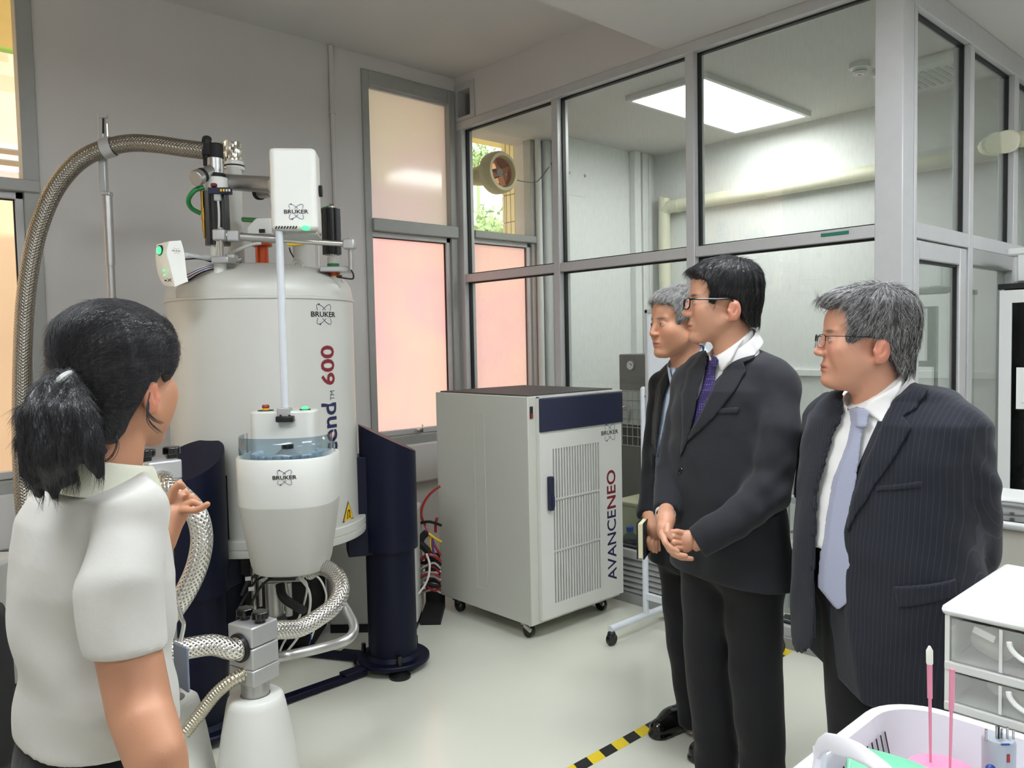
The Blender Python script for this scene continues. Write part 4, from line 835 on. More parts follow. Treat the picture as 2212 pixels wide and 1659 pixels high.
# grey pump box behind, and a black block added as shade under the magnet
kb = 4.35; p = at(812, 1210, kb); R0 = np.stack([RH, FH, ZZ], 1); zt_ = at(812, 1097, kb)[2]
U = thing('pump_cabinet', 'light grey equipment box standing behind the right navy column', 'cabinet', [p[0], p[1], 0])
rbox(p, px(190, kb), .32, .05, zt_, .03, 'body', 'shell_grey', U, .01); MB().box([p[0], p[1], .025], (px(180, kb), .28, .05), R0).build('plinth', 'black_matte', U)
p = at(588, 1240, 4.15); U2 = thing('shade_block', 'added black block standing in for the shade under the magnet', 'cabinet', [p[0], p[1], 0]); MB().box([p[0], p[1], .32], (px(200, 4.15), .3, .62), R0).build('body', 'black_matte', U2, bevel=.01); MB().box([p[0], p[1], .64]-FH*.0, (px(196, 4.15), .28, .02), R0).build('top_panel', 'black_plastic', U2)
# ================================================================== console cabinet
CX0, CX1, CY0, CY1, CZ0, CZ1 = 2.728, 3.425, 2.845, 3.60, .09, 1.265
Q = thing('console_cabinet', 'white electronics cabinet with navy top band, vertical grille and red and blue lettering', 'cabinet', (3.08, 3.2, 0))
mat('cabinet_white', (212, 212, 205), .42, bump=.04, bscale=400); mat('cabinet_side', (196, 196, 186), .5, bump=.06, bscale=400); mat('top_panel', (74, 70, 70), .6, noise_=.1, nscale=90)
MB().bb(CX0, CX1, CY0, CY1, CZ0, CZ1-.006).build('body', 'cabinet_side', Q, bevel=.004)
MB().bb(CX0+.02, CX1-.02, CY0+.02, CY1-.02, CZ1-.012, CZ1+.001).build('top_grille', 'top_panel', Q)
DX0, DX1, DY = 2.785, 3.43, 2.823; GX0, GX1, GZ0, GZ1 = 2.879, 3.238, .18, .983
dr = MB(); 
for a in ((DX0, GX0, .11, 1.255), (GX1, DX1, .11, 1.255), (GX0, GX1, .11, GZ0), (GX0, GX1, GZ1, 1.255)): dr.bb(a[0], a[1], DY, CY0-.001, a[2], a[3])
dr = dr.build('door', 'cabinet_white', Q, smooth=False)
MB().bb(GX0, GX1, DY+.014, CY0-.001, GZ0, GZ1).build('grille_back', 'black_matte', dr)
gz = [(GZ0, GZ0+.262), (GZ0+.276, GZ0+.531), (GZ0+.545, GZ1)]; ns = 17; w = (GX1-GX0)/(ns+.5)
for z0, z1 in gz:
    sm_ = MB().bb(-w*.24, w*.24, 0, .012, 0, z1-z0).mesh('grille_slat', 'cabinet_white', smooth=False)
    for i in range(ns): o = bpy.data.objects.new('grille_slat', sm_); COL.objects.link(o); o.location = (GX0+w*(i+.75), DY+.0005, z0); setp(o, dr)
for i in (0, 1): MB().bb(GX0, GX1, DY, DY+.014, gz[i][1]+.003, gz[i+1][0]-.008).build('grille_rail', 'cabinet_white', dr); MB().bb(GX0, GX1, DY, DY+.014, gz[i+1][0]-.006, gz[i+1][0]).build('grille_rail', 'cabinet_white', dr)
MB().bb(DX0, DX1, DY-.012, DY+.001, 1.078, 1.245).build('navy_band', 'navy_panel', dr, bevel=.003); MB().bb(DX0, DX1, DY-.008, CY0, 1.247, 1.258).build('top_trim', 'aluminium', dr, bevel=.003)
h = MB().bb(2.832, 2.862, DY-.028, DY, .672, .848).build('handle', 'navy_panel', dr, bevel=.007, seg=3); MB().bb(2.838, 2.856, DY-.036, DY-.026, .69, .75).build('latch', 'ink_navy', h, bevel=.004)
s_ = MB().bb(2.741, 2.761, CY0-.006, CY0, 1.148, 1.21).build('power_switch', 'black_plastic', Q, bevel=.002); MB().bb(2.743, 2.759, CY0-.009, CY0-.005, 1.15, 1.175).build('rocker', 'red_plastic', s_, bevel=.002)
fn = planar((3.33, DY-.001, 1.028), (1, 0, 0), (0, 0, 1)); logo(fn, .142, dr)
fr_ = lambda zc: (lambda u, v: np.array([3.335-v, DY-.001, zc+u]))
lay('lettering_blue', [fit(text2d('AVANCE', 1, .012), .395, .075)], fr_(.397), 'ink_navy', dr); lay('lettering_red', [fit(text2d('NEO', 1, .02), .215, .075)], fr_(.712), 'ink_red', dr)
b = MB(); y0, y1, z0, z1 = 3.18, 3.268, .205, 1.158
for a in ((y0, y0+.003, z0, z1), (y1-.003, y1, z0, z1), (y0, y1, z0, z0+.003), (y0, y1, z1-.003, z1)): b.bb(CX0-.0015, CX0, a[0], a[1], a[2], a[3])
b.build('side_emboss', 'cabinet_side', Q)
for x, y in ((2.79, 2.93), (3.36, 2.93), (2.79, 3.5), (3.36, 3.5)):
    c = MB().cyl((x-.014, y, .036), (x+.014, y, .036), .036, n=24).build('caster_wheel', 'black_plastic', Q, bevel=.004); MB().box((x, y, .078), (.06, .06, .024)).build('caster_plate', 'steel_brushed', c); MB().box((x-.03, y-.02, .06), (.012, .05, .02), rotm(.4)).build('brake_lever', 'steel', c)
# ---- cable tangle beside it
g2 = 'cables between the navy column and the console cabinet'
TR = thing('cable_tray', 'black open tray full of coiled cables behind the console cabinet', 'tray', at(926, 1290, 4.45)*np.array([1, 1, 0]))
p = at(934, 1250, 4.46); R0 = np.stack([RH, FH, ZZ], 1)
MB().box((p[0], p[1], .02), (.11, .3, .04), R0).build('base', 'black_matte', TR); MB().box(np.array([p[0], p[1], .17])+FH*.14, (.11, .02, .3), R0).build('back', 'black_matte', TR)
rng = np.random.RandomState(3)
for i in range(16):
    mm = ['red_plastic', 'hose_white', 'rubber', 'red_plastic', 'grille_grey'][i % 5]; yy = 1205+i*5.2; k_ = 4.36+.02*(i % 4)
    P_ = spline([at(907+rng.uniform(0, 6), yy+rng.uniform(-6, 8), k_), at(922, yy+rng.uniform(-10, 2), k_-.03), at(938, yy+rng.uniform(-12, 4), k_-.03), at(951, yy+rng.uniform(-6, 8), k_)], 6); MB().tube(P_, .006+.003*(i % 3 == 0), 7).build('coil', mm, TR)
cable([at(951, 1050, 4.42), at(930, 1066, 4.42), at(915, 1088, 4.42), at(910, 1112, 4.42), at(918, 1134, 4.42), at(929, 1156, 4.4), at(940, 1180, 4.38), at(952, 1200, 4.38)], .007, 'red_plastic', 'red cable arching out beside the console cabinet', g2)
cable([at(922, 1150, 4.38), at(911, 1162, 4.38), at(909, 1174, 4.38), at(922, 1188, 4.36), at(932, 1202, 4.36), at(948, 1222, 4.38)], .02, 'rubber', 'thick black sleeved cable bundle bent into an elbow', g2)
cable([at(926, 1152, 4.36), at(940, 1163, 4.36), at(953, 1170, 4.38)], .007, 'yellow_plastic', 'short yellow wire leaving the black bundle', g2)
cable([at(931, 1157, 4.37), at(930, 1175, 4.36), at(933, 1192, 4.36), at(938, 1205, 4.36)], .005, 'yellow_plastic', 'yellow wire hanging down from the black bundle', g2)
cable([at(935, 1158, 4.37), at(934, 1176, 4.36), at(937, 1196, 4.36)], .007, 'purple_plastic', 'purple wire hanging next to the yellow one', g2)
cable([at(921, 1196, 4.32), at(928, 1220, 4.3), at(924, 1250, 4.28), at(910, 1275, 4.26), at(893, 1292, 4.25)], .006, 'hose_white', 'white cable curving down to the floor behind the navy column', g2)
cable([at(907, 1130, 4.42), at(925, 1127, 4.4), at(940, 1130, 4.4), at(953, 1135, 4.42)], .008, 'rubber', 'short black cable clipped across the red one', g2)
cable([at(941, 1150, 4.42), at(941, 1132, 4.42), at(944, 1118, 4.42)], .008, 'red_plastic', 'dark red stub cable with a silver connector', g2)
# ---- hazard tape on the floor
mat('tape_yellow', (238, 208, 36), .4); mat('tape_black', (24, 24, 26), .4)
TP = thing('hazard_tape', 'yellow and black striped tape line stuck on the floor', 'floor tape', (2.4, 1.894, 0))
for i in range(28):
    x0 = 1.62+i*.0695
    if x0 > 3.50: break
    s_ = .02; MB().prism([(x0-s_, -.026), (x0+.0695-s_, -.026), (x0+.0695, .026), (x0, .026)], (0, 1.894, .0003), (1, 0, 0), (0, 1, 0), (0, 0, 1), .0008).build('stripe', 'tape_yellow' if i % 2 else 'tape_black', TP, smooth=False)
# ================================================================== whiteboard on wheels
WB = thing('whiteboard', 'narrow mobile whiteboard on a white wheeled stand behind the men', 'whiteboard', (3.28, 2.2, 0)); mat('board_white', (226, 230, 234), .2); mat('stand_white', (222, 226, 232), .35)
bx0 = 3.28; ya, yb_ = 1.925, 2.528
MB().bb(bx0-.008, bx0+.008, ya+.02, yb_-.02, .80, 1.67).build('board', 'board_white', WB)
for a in ((ya, ya+.022, .785, 1.688), (yb_-.022, yb_, .785, 1.688), (ya, yb_, .785, .807), (ya, yb_, 1.666, 1.688)): MB().bb(bx0-.014, bx0+.014, a[0], a[1], a[2], a[3]).build('frame_bar', 'aluminium', WB, bevel=.004)
for y in (yb_+.022, ya-.022):
    MB().tube([(bx0, y, .09), (bx0, y, 1.275)], .016, 16).build('pole', 'stand_white', WB); MB().ball((bx0, y, 1.275), .016).build('pole_cap', 'stand_white', WB); MB().cyl((bx0, y, 1.24), (bx0, y-(.03 if y > 2 else -.03), 1.24), .008, n=10).build('pivot', 'black_plastic', WB)
    f = MB().tube([(bx0-.29, y, .085), (bx0+.22, y, .085)], .017, 16).build('foot', 'stand_white', WB)
    for xx in (bx0-.28, bx0+.21): c = MB().cyl((xx, y-.014, .032), (xx, y+.014, .032), .031, n=20).build('caster', 'black_plastic', f, bevel=.004); MB().ball((xx, y, .055), .022).build('caster_hood', 'black_plastic', f)
MB().bb(bx0-.012, bx0+.012, ya-.02, yb_+.02, .17, .205).build('cross_bar', 'stand_white', WB, bevel=.004)
# ================================================================== behind the glass
mat('oven_grey', (104, 104, 102), .5, noise_=.03); mat('cream_box', (206, 206, 178), .55, noise_=.02); mat('crate_clear', (206, 212, 210), .3, alpha=.75); mat('wire', (170, 172, 172), .4, .5)
OV = thing('drying_cabinet', 'dark grey lab cabinet with round dial and wire mesh door behind the glass', 'lab cabinet', (4.4, 3.45, 0))
ox = 4.2; yA = pl(0, ox, 1337, 800)[1]; yB = yA-.62; zT = pl(0, ox, 1340, 765)[2]
MB().bb(ox, ox+.5, yB, yA, 0, zT).build('body', 'oven_grey', OV, bevel=.008)
def oy(a, c): q = pl(0, ox-.002, a, c); return q[1], q[2]
y_, z_ = oy(1363, 789); MB().lathe([(0, 0), (.03, 0), (.03, .012), (0, .012)], (ox, y_, z_), (-1, 0, 0), n=28, cap=False).build('dial', 'white_plastic', OV); MB().lathe([(.03, 0), (.036, 0), (.036, .014), (.03, .014)], (ox, y_, z_), (-1, 0, 0), n=28, cap=False).build('dial_ring', 'oven_grey', OV); MB().box((ox-.014, y_-.008, z_+.006), (.003, .02, .004), rotm(.7)).build('needle', 'black_matte', OV)
yl, zl0 = oy(1346, 960); yr, zt0 = oy(1392, 845); yr -= .25
MB().bb(ox-.004, ox, yr, yl, zl0, zt0).build('mesh_back', 'grille_grey', OV); MB().bb(ox-.006, ox, yr, yl, zl0, zl0+.14).build('dark_gap', 'black_matte', OV)
for i in range(9): yy = yl-i*.045; MB().tube([(ox-.01, yy, zl0), (ox-.01, yy, zt0)], .003, 6).build('mesh_wire', 'wire', OV)
for i in range(7): zz = zl0+(zt0-zl0)*i/6; MB().tube([(ox-.012, yl, zz), (ox-.012, yr, zz)], .003, 6).build('mesh_wire', 'wire', OV)
y_, z_ = oy(1361, 880); MB().tube(spline([(ox-.03, y_+.05, z_-.005), (ox-.035, y_, z_+.01), (ox-.02, y_-.01, z_-.03), (ox-.02, y_+.0, z_-.09)], 5), .007, 8).build('door_handle', 'chrome', OV)
CB = thing('cream_chest', 'cream coloured low chest standing behind the glass partition', 'chest', (4.0, 2.9, 0)); MB().bb(3.84, 4.15, 2.55, 3.22, 0, .50).build('body', 'cream_box', CB, bevel=.008); MB().bb(3.83, 4.16, 2.54, 3.23, .50, .525).build('lid', 'cream_box', CB, bevel=.006)
LB = thing('low_step', 'low grey step behind the louvred sill of the partition', 'step', (3.755, 2.85, 0)); MB().bb(3.69, 3.82, 2.5, 3.35, .24, .27).build('tread', 'frame_grey', LB); 
for y in (2.55, 3.3): MB().bb(3.70, 3.81, y-.015, y+.015, 0, .24).build('leg', 'frame_grey', LB)
glass('bottle_glass', (190, 205, 215), .08)
mat('blue_cap', (36, 90, 190), .4)
def bottle(a, c, label, m='bottle_glass', s=1.):
    q = pl(0, 3.75, a, c); y = q[1]; t = thing('reagent_bottle', label, 'bottle', (3.75, y, .27), 'reagent bottles behind the glass'); z = .27
    MB().lathe([(0, 0), (.045*s, 0), (.048*s, .006), (.048*s, .05*s), (.04*s, .075*s), (.02*s, .09*s), (.017*s, .105*s), (0, .105*s)], (3.75, y, z), n=28, cap=False).build('flask', m, t)
    MB().lathe([(0, 0), (.022*s, 0), (.022*s, .026*s), (.02*s, .028*s), (0, .028*s)], (3.75, y, z+.1*s), n=22, cap=False).build('screw_cap', 'blue_cap', t)
    MB().lathe([(0, 0), (.0455*s, .002), (.0455*s, .035*s), (0, .035*s)], (3.75, y, z+.001), n=24, cap=False).build('contents', 'blue_plastic' if m != 'bottle_glass' else 'navy_panel', t)
bottle(1361, 1190, 'clear bottle with blue screw cap behind the sill, left of the whiteboard pole'); bottle(1412, 1200, 'blue bottle behind the sill, right of the whiteboard pole', 'blue_plastic', 1.15)
rx = 3.86; ry = fl_ = pl(2, .0, 1712, 1374)
RK = thing('storage_trolley', 'aluminium trolley stacked with translucent crates behind the glass', 'trolley', (rx+.2, 1.95, 0)); y1 = pl(0, rx, 1700, 1200)[1]; y0 = y1-.55
def rz(c, a=1740): return pl(0, rx, a, c)[2]
zs_ = [rz(1084), rz(1208), rz(1326)]
for y in (y0, y1):
    for x in (rx, rx+.38): MB().bb(x-.012, x+.012, y-.012, y+.012, .07, rz(985)).build('upright', 'aluminium', RK); c = MB().cyl((x, y-.01, .03), (x, y+.01, .03), .03, n=18).build('caster', 'black_plastic', RK)
for zz in zs_: MB().bb(rx-.015, rx+.4, y0, y1, zz-.015, zz+.015).build('shelf', 'aluminium', RK, bevel=.003)
for zz, hh in ((rz(1080)+.005, .15), (rz(1204)+.005, .11), (rz(1322)+.005, .13)):
    c = MB(); c.bb(rx+.01, rx+.016, y0+.03, y1-.03, zz+.012, zz+hh); c.bb(rx+.36, rx+.366, y0+.03, y1-.03, zz+.012, zz+hh); c.bb(rx+.01, rx+.366, y0+.03, y0+.036, zz+.012, zz+hh); c.bb(rx+.01, rx+.366, y1-.036, y1-.03, zz+.012, zz+hh); c.bb(rx+.01, rx+.366, y0+.03, y1-.03, zz+.012, zz+.018); c.bb(rx+.0, rx+.376, y0+.02, y0+.04, zz+hh, zz+hh+.012); c.bb(rx, rx+.376, y1-.04, y1-.02, zz+hh, zz+hh+.012); c.bb(rx, rx+.02, y0+.02, y1-.02, zz+hh, zz+hh+.012)
    c.build('crate', 'crate_clear', RK, smooth=False)
    MB().bb(rx+.04, rx+.3, y0+.06, y1-.06, zz+.02, zz+.06).build('crate_contents', 'blue_plastic' if hh == .11 else 'oven_grey', RK, bevel=.005)
MB().bb(rx-.017, rx-.015, y1-.13, y1-.07, zs_[0]-.035, zs_[0]-.008).build('shelf_label', 'paper', RK)
for i, yy in enumerate((805, 984)):
    z_ = pl(0, XF-.02, 1740, yy)[2]; b = MB().bb(XF-.03, XF, YG+.1, 3.95, z_-.025, z_+.025); struct('trim_%d' % (9+i), b, 'room_paint', bevel=.004, label=('upper', 'lower')[i]+' white cable trunking along the far wall of the glazed room')
b = MB(); q = pl(1, 4.165, 1248, 402); nt_ = thing('wall_notice', 'faded paper notice taped to the white pier wall', 'notice', (q[0], 4.168, q[2])); MB().bb(q[0]-.1, q[0]+.1, 4.166, 4.169, q[2]-.075, q[2]+.075).build('sheet', 'room_paint', nt_)
for s_ in (-.09, .09): MB().bb(q[0]+s_-.008, q[0]+s_+.008, 4.163, 4.166, q[2]+.08, q[2]+.1).build('tape_mark', 'grille_grey', nt_)
# window ventilator
q = pl(1, 4.38, 1070, 375); FN = thing('ventilator', 'round beige ventilator with coppery inside set against the far window pane', 'fan', q); mat('vent_beige', (208, 196, 150), .45); mat('copper_shine', (214, 150, 104), .28, .8)
fc = np.array([q[0], 4.36, q[2]]); R_ = .15
MB().lathe([(R_*.86, -.03), (R_, -.03), (R_*1.02, 0), (R_, .05), (R_*.9, .075), (R_*.76, .075), (R_*.72, .05), (R_*.70, .0), (R_*.7, -.03)], fc, (0, -1, 0), n=48, cap=False).build('housing', 'vent_beige', FN, ang=50)
MB().lathe([(R_*.70, .04), (R_*.68, .0), (R_*.5, -.025), (0, -.03)], fc, (0, -1, 0), n=40, cap=False).build('inner_cone', 'copper_shine', FN)
for k in range(4):
    a = k*1.57+.4; p = fc+np.array([math.cos(a), 0, math.sin(a)])*R_*.42; MB().box(p+np.array([0, -.02, 0]), (R_*.5, .004, R_*.28), rotm(0, -a, 0)@rotm(.5)).build('blade', 'copper_shine', FN)
MB().lathe([(0, .035), (R_*.2, .03), (R_*.23, .0), (R_*.23, -.03)], fc, (0, -1, 0), n=24, cap=False).build('hub', 'oven_grey', FN); MB().lathe([(R_*.5, .03), (R_*.48, .12), (R_*.36, .19), (R_*.2, .22), (0, .225)], fc+np.array([-.03, 0, 0]), (-.35, .9, -.1), n=28, cap=False).build('motor_cover', 'vent_beige', FN)
MB().tube(spline([fc+np.array([R_*.95, -.02, -.03]), pl(1, 4.33, 1130, 392), pl(1, 4.33, 1160, 392), pl(1, 4.33, 1182, 366), pl(1, 4.35, 1200, 340)], 8), .004, 8).build('power_cord', 'oven_grey', FN); MB().tube([fc+np.array([.03, -.04, -R_]), pl(1, 4.33, 1092, 505)], .002, 6).build('pull_cord', 'grille_grey', FN)
# ================================================================== right side: shelf cabinet, printer, bench
SX = 4.60; SY1 = 1.283; SY0 = -.35; SZ = 1.752
SH = thing('shelf_cabinet', 'tall white cabinet with black top and dark glass doors at the right edge', 'cabinet', (SX+.2, .5, 0)); mat('cab_white', (218, 219, 217), .4); mat('dark_interior', (30, 31, 33), .5); glass('smoked_door', (150, 156, 156), .07)
MB().bb(SX-.01, SX+.45, SY0-.01, SY1+.012, SZ, SZ+.028).build('top_board', 'black_matte', SH, bevel=.003)
for a in ((SY1-.016, SY1), (SY0, SY0+.016)): MB().bb(SX, SX+.44, a[0], a[1], 0, SZ).build('side_panel', 'cab_white', SH)
MB().bb(SX+.43, SX+.44, SY0, SY1, 0, SZ).build('back_panel', 'dark_interior', SH)
for (yA_, yB_) in ((SY1, .47), (.465, SY0)):
    fw_ = .055; dr_ = MB()
    for a in ((yA_-fw_, yA_, .1, SZ-.006), (yB_, yB_+fw_, .1, SZ-.006), (yB_+fw_, yA_-fw_, SZ-.07, SZ-.006), (yB_+fw_, yA_-fw_, .1, .22)): dr_.bb(SX-.02, SX, a[0], a[1], a[2], a[3])
    dr_ = dr_.build('door_frame', 'cab_white', SH, smooth=False); MB().bb(SX-.012, SX-.008, yB_+fw_, yA_-fw_, .22, SZ-.07).build('door_glass', 'smoked_door', dr_); MB().bb(SX-.04, SX-.02, yB_+.03, yB_+.045, .9, 1.1).build('handle', 'chrome', dr_)
for zz in (.1, .50, .80, 1.10, 1.38): MB().bb(SX+.01, SX+.43, SY0+.016, SY1-.016, zz-.012, zz+.012).build('shelf', 'dark_interior', SH)
MB().bb(SX, SX+.44, SY0, SY1, 0, .09).build('plinth', 'black_matte', SH)
def item(y, z, w, h, d, nm, m, lb, cat): t = tag(MB().bb(SX+.06, SX+.06+d, y-w, y, z, z+h).build(nm, m, None, bevel=.004), lb, cat)
item(1.12, 1.112, .3, .2, .25, 'document_box', 'paper', 'white document box on the middle shelf of the dark glass cabinet', 'box'); item(1.14, .812, .3, .09, .25, 'paper_stack', 'paper', 'stack of white paper on the shelf below the document box', 'paper'); item(1.10, 1.392, .26, .17, .2, 'instrument_case', 'oven_grey', 'grey case on the top shelf of the dark glass cabinet', 'case')
def poster(y, z, w, h, label, kind):
    t = thing('poster', label, 'poster', (SX-.014, y, z)); MB().bb(SX-.0165, SX-.013, y-w/2, y+w/2, z-h/2, z+h/2).build('sheet', 'paper', t)
    X = SX-.0172; n = 9 if kind else 3; b = MB()
    mat_ = ['orange_render', 'grille_grey', 'oven_grey']
    if kind:
        MB().bb(X, X+.0006, y-w*.42, y+w*.42, z+h*.27, z+h*.31).build('header_bar', 'grille_grey', t)
        for i in range(9): MB().bb(X, X+.0006, y-w*.40, y-w*.30, z+h*.2-i*h*.062-.008, z+h*.2-i*h*.062+.008).build('icon', mat_[i % 3], t); MB().bb(X, X+.0006, y-w*.2, y+w*(.1+.2*(i % 3)/2), z+h*.2-i*h*.062-.002, z+h*.2-i*h*.062+.002).build('text_line', 'grille_grey', t)
    else:
        MB().bb(X, X+.0006, y-w*.3, y+w*.3, z+h*.33, z+h*.345).build('text_line', 'grille_grey', t); MB().bb(X, X+.0006, y-w*.42, y+w*.42, z-h*.36, z-h*.345).build('text_line', 'grille_grey', t)
        for i in range(3): MB().box((X, y+w*(.2-.16*i), z-h*.12), (.001, .035, .035), rotm(math.pi/4)).build('hazard_icon', 'grille_grey', t)
poster(1.065, 1.53, .21, .285, 'portrait notice with a column of small icons on the cabinet door', 1); poster(1.055, 1.25, .30, .21, 'landscape notice with three diamonds on the cabinet door', 0)
BXC = thing('storage_box', 'translucent white plastic box with clip lid on top of the tall cabinet', 'box', (SX+.2, .95, SZ+.028)); yb1 = pl(0, SX+.04, 2178, 600)[1]; z0 = SZ+.028; zt = pl(0, SX+.04, 2180, 537)[2]; mat('tub_white', (224, 225, 224), .35)
MB().bb(SX+.05, SX+.38, yb1-.5, yb1-.012, z0, zt-.035).build('tub', 'tub_white', BXC, bevel=.015); MB().bb(SX+.03, SX+.4, yb1-.52, yb1+.008, zt-.04, zt).build('lid', 'tub_white', BXC, bevel=.012); MB().bb(SX+.035, SX+.05, yb1-.1, yb1-.04, z0+.01, zt-.01).build('clip', 'tub_white', BXC, bevel=.006)
# printer on a side table
q = at(2123, 1246, 2.5); PX, PY, PZ = q; py1 = pl(0, PX, 2050, 1230)[1]; py0 = py1-.5; pzt = pl(0, PX, 2140, 1138)[2]
TB = thing('side_table', 'low white side table carrying the printer', 'table', (PX+.3, (py0+py1)/2, 0)); zt = PZ-.012; MB().bb(PX-.04, PX+.55, py0-.03, py1+.03, zt-.03, zt).build('table_top', 'white_plastic', TB, bevel=.004)
for x in (PX, PX+.5):
    for y in (py0, py1): MB().bb(x-.018, x+.018, y-.018, y+.018, 0, zt-.03).build('leg', 'frame_grey', TB)
PRN = thing('printer', 'beige laser printer with white rim and dark scanner top behind the plastic drawers', 'printer', (PX+.22, (py0+py1)/2, zt)); mat('printer_beige', (205, 201, 190), .5, bump=.05)
MB().bb(PX, PX+.44, py0, py1, zt+.004, pzt).build('body', 'printer_beige', PRN, bevel=.012, seg=3); MB().bb(PX-.004, PX+.44, py0-.003, py1+.003, PZ-.002, PZ+.001).build('tray_gap', 'black_matte', PRN); MB().bb(PX-.012, PX+.45, py0-.01, py1+.01, pzt, pzt+.022).build('rim', 'white_plastic', PRN, bevel=.008, seg=3); MB().bb(PX+.01, PX+.25, py0+.02, py1-.02, pzt+.02, pzt+.025).build('scanner_glass', 'black_gloss', PRN); MB().bb(PX+.26, PX+.46, py0, py1, pzt+.02, pzt+.05).build('lid', 'white_plastic', PRN, bevel=.015, seg=3)
MB().tube(spline([(PX+.2, py1+.02, pzt+.03), (PX+.2, py1-.1, pzt+.05), (PX+.24, py1-.25, pzt+.04), (PX+.26, py1-.4, pzt+.05)], 6), .005, 8).build('usb_cable', 'white_plastic', PRN)
q = pl(0, PX-.002, 2150, 1243); lay('small_print', [([(-.05+.012*i, -.002), (-.05+.012*i+.009, -.002), (-.05+.012*i+.009, .002), (-.05+.012*i, .002)], [(0, 1, 2, 3)]) for i in range(8)], lambda u, v: np.array([PX-.002, q[1]-u, q[2]+v]), 'ink_black', PRN)
# bench in the foreground
BZ = .85
BN = thing('lab_bench', 'white lab bench in the lower right corner under basket and drawers', 'bench', (1.6, -.3, 0)); mat('bench_top', (205, 206, 204), .35)
MB().bb(.86, 2.1, -1.4, .50, BZ-.03, BZ).build('bench_top', 'bench_top', BN, bevel=.004)
for x in (.95, 2.0):
    for y in (-1.3, .42): MB().bb(x-.02, x+.02, y-.02, y+.02, 0, BZ-.03).build('leg', 'frame_grey', BN)
DU = thing('drawer_unit', 'white plastic mini drawers with clear fronts on the bench', 'drawers', (1.7, .35, BZ)); mat('milky', (226, 228, 224), .3, alpha=.9); mat('clear_front', (226, 228, 224), .25, alpha=.22); mat('handle_white', (238, 238, 236), .3)
dx, dy1 = 1.52, .507; dy0 = dy1-.30; hz_ = pl(0, dx, 2040, 1303)[2]; h1 = pl(0, dx, 2039, 1327)[2]; hm = pl(0, dx, 2038, 1431)[2]
MB().bb(dx-.008, dx+.36, dy0-.006, dy1+.006, h1, hz_).build('lid', 'white_plastic', DU, bevel=.012, seg=3)
MB().bb(dx, dx+.35, dy1-.008, dy1, BZ, h1).build('side_wall', 'milky', DU); MB().bb(dx, dx+.35, dy0, dy0+.008, BZ, h1).build('side_wall', 'milky', DU); MB().bb(dx+.34, dx+.35, dy0, dy1, BZ, h1).build('back_wall', 'milky', DU)
for zz in (BZ+.012, hm): MB().bb(dx-.004, dx+.35, dy0, dy1, zz-.011, zz+.006).build('divider', 'white_plastic', DU, bevel=.003)
for (a0, a1), cc in (((BZ+.022, hm-.014), 'grille_grey'), ((hm+.010, h1-.004), 'red')):
    d_ = MB(); d_.bb(dx-.003, dx+.001, dy0+.012, dy1-.012, a0, a1); d_.bb(dx, dx+.32, dy0+.012, dy0+.016, a0, a1-.015); d_.bb(dx, dx+.32, dy1-.016, dy1-.012, a0, a1-.015)
    d_ = d_.build('drawer', 'clear_front', DU, smooth=False)
    yc = (dy0+dy1)/2+.045; P_ = [np.array([dx-.012, yc-.055+.055*math.cos(a)-.0, (a0+a1)/2+.022-.032*math.sin(a)]) for a in np.linspace(0, math.pi, 16)]
    MB().tube(P_, .0045, 8).build('pull', 'handle_white', d_)
    MB().bb(dx-.005, dx-.002, yc+.012, yc+.017, a0, a1).build('front_rib', 'milky', d_)
mat('bag_clear', (205, 205, 190), .3, alpha=.6); mat('pink_red', (205, 90, 90), .4)
def sack(c, r, sc, m, nm, lb, cat):
    tag(smesh(nm, lambda p: ell(p, c, np.array(sc)*r)+.12*r*np.sin(p[:, 0]*70+p[:, 2]*50)*np.cos(p[:, 1]*60), np.array(c)-r*1.5, np.array(c)+r*1.5, .006, m), lb, cat)
sack((dx+.06, dy1-.16, hm+.042), .05, (1, 1.1, .55), 'pink_red', 'red_stopper', 'red rubber stopper showing through the upper clear drawer', 'stopper'); sack((dx+.06, dy1-.07, hm+.04), .045, (1, .9, .6), 'bag_clear', 'plastic_bag', 'crumpled clear plastic bag in the upper drawer', 'bag'); sack((dx+.06, dy1-.12, BZ+.05), .05, (1, 1.4, .5), 'bag_clear', 'plastic_bag', 'crumpled clear plastic bag in the lower drawer', 'bag')
tag(MB().box((dx+.012, dy1-.06, hm+.065), (.004, .035, .012), rotm(.3)).build('paper_tag', 'paper'), 'small white paper tag on the bag in the upper drawer', 'tag')
# basket
BK = thing('plastic_basket', 'white plastic basket with slotted sides in the lower right corner', 'basket', (1.0, .2, BZ)); mat('basket_white', (226, 226, 232), .32)
bzr = .99; bx0_, bx1_, by0, by1 = .80, 1.195, -.10, .470
def rrect(x0, x1, y0, y1, r, n=8):
    out = []
    for cx_, cy_, a0 in ((x1-r, y1-r, 0), (x0+r, y1-r, 90), (x0+r, y0+r, 180), (x1-r, y0+r, 270)):
        out += [(cx_+r*math.cos(math.radians(a0+90*i/n)), cy_+r*math.sin(math.radians(a0+90*i/n))) for i in range(n+1)]
    return out
lv = [(bzr-.012, .012), (bzr, .008), (bzr+.002, 0), (bzr, -.008), (bzr-.01, -.010), (BZ+.045, -.028), (BZ+.006, -.038)]
rings = [[(x, y, z) for x, y in rrect(bx0_-o_, bx1_+o_, by0-o_, by1+o_, .075+o_)] for z, o_ in lv]
nR = len(rings[0]); b = MB().add([q for r_ in rings for q in r_], [(j*nR+i, j*nR+(i+1) % nR, (j+1)*nR+(i+1) % nR, (j+1)*nR+i) for j in range(len(rings)-1) for i in range(nR)]+[tuple(range((len(rings)-1)*nR, len(rings)*nR))])
o = b.build('tub', 'basket_white', BK, ang=60); sm = o.modifiers.new('s', 'SOLIDIFY'); sm.thickness = .003; sm.offset = -1
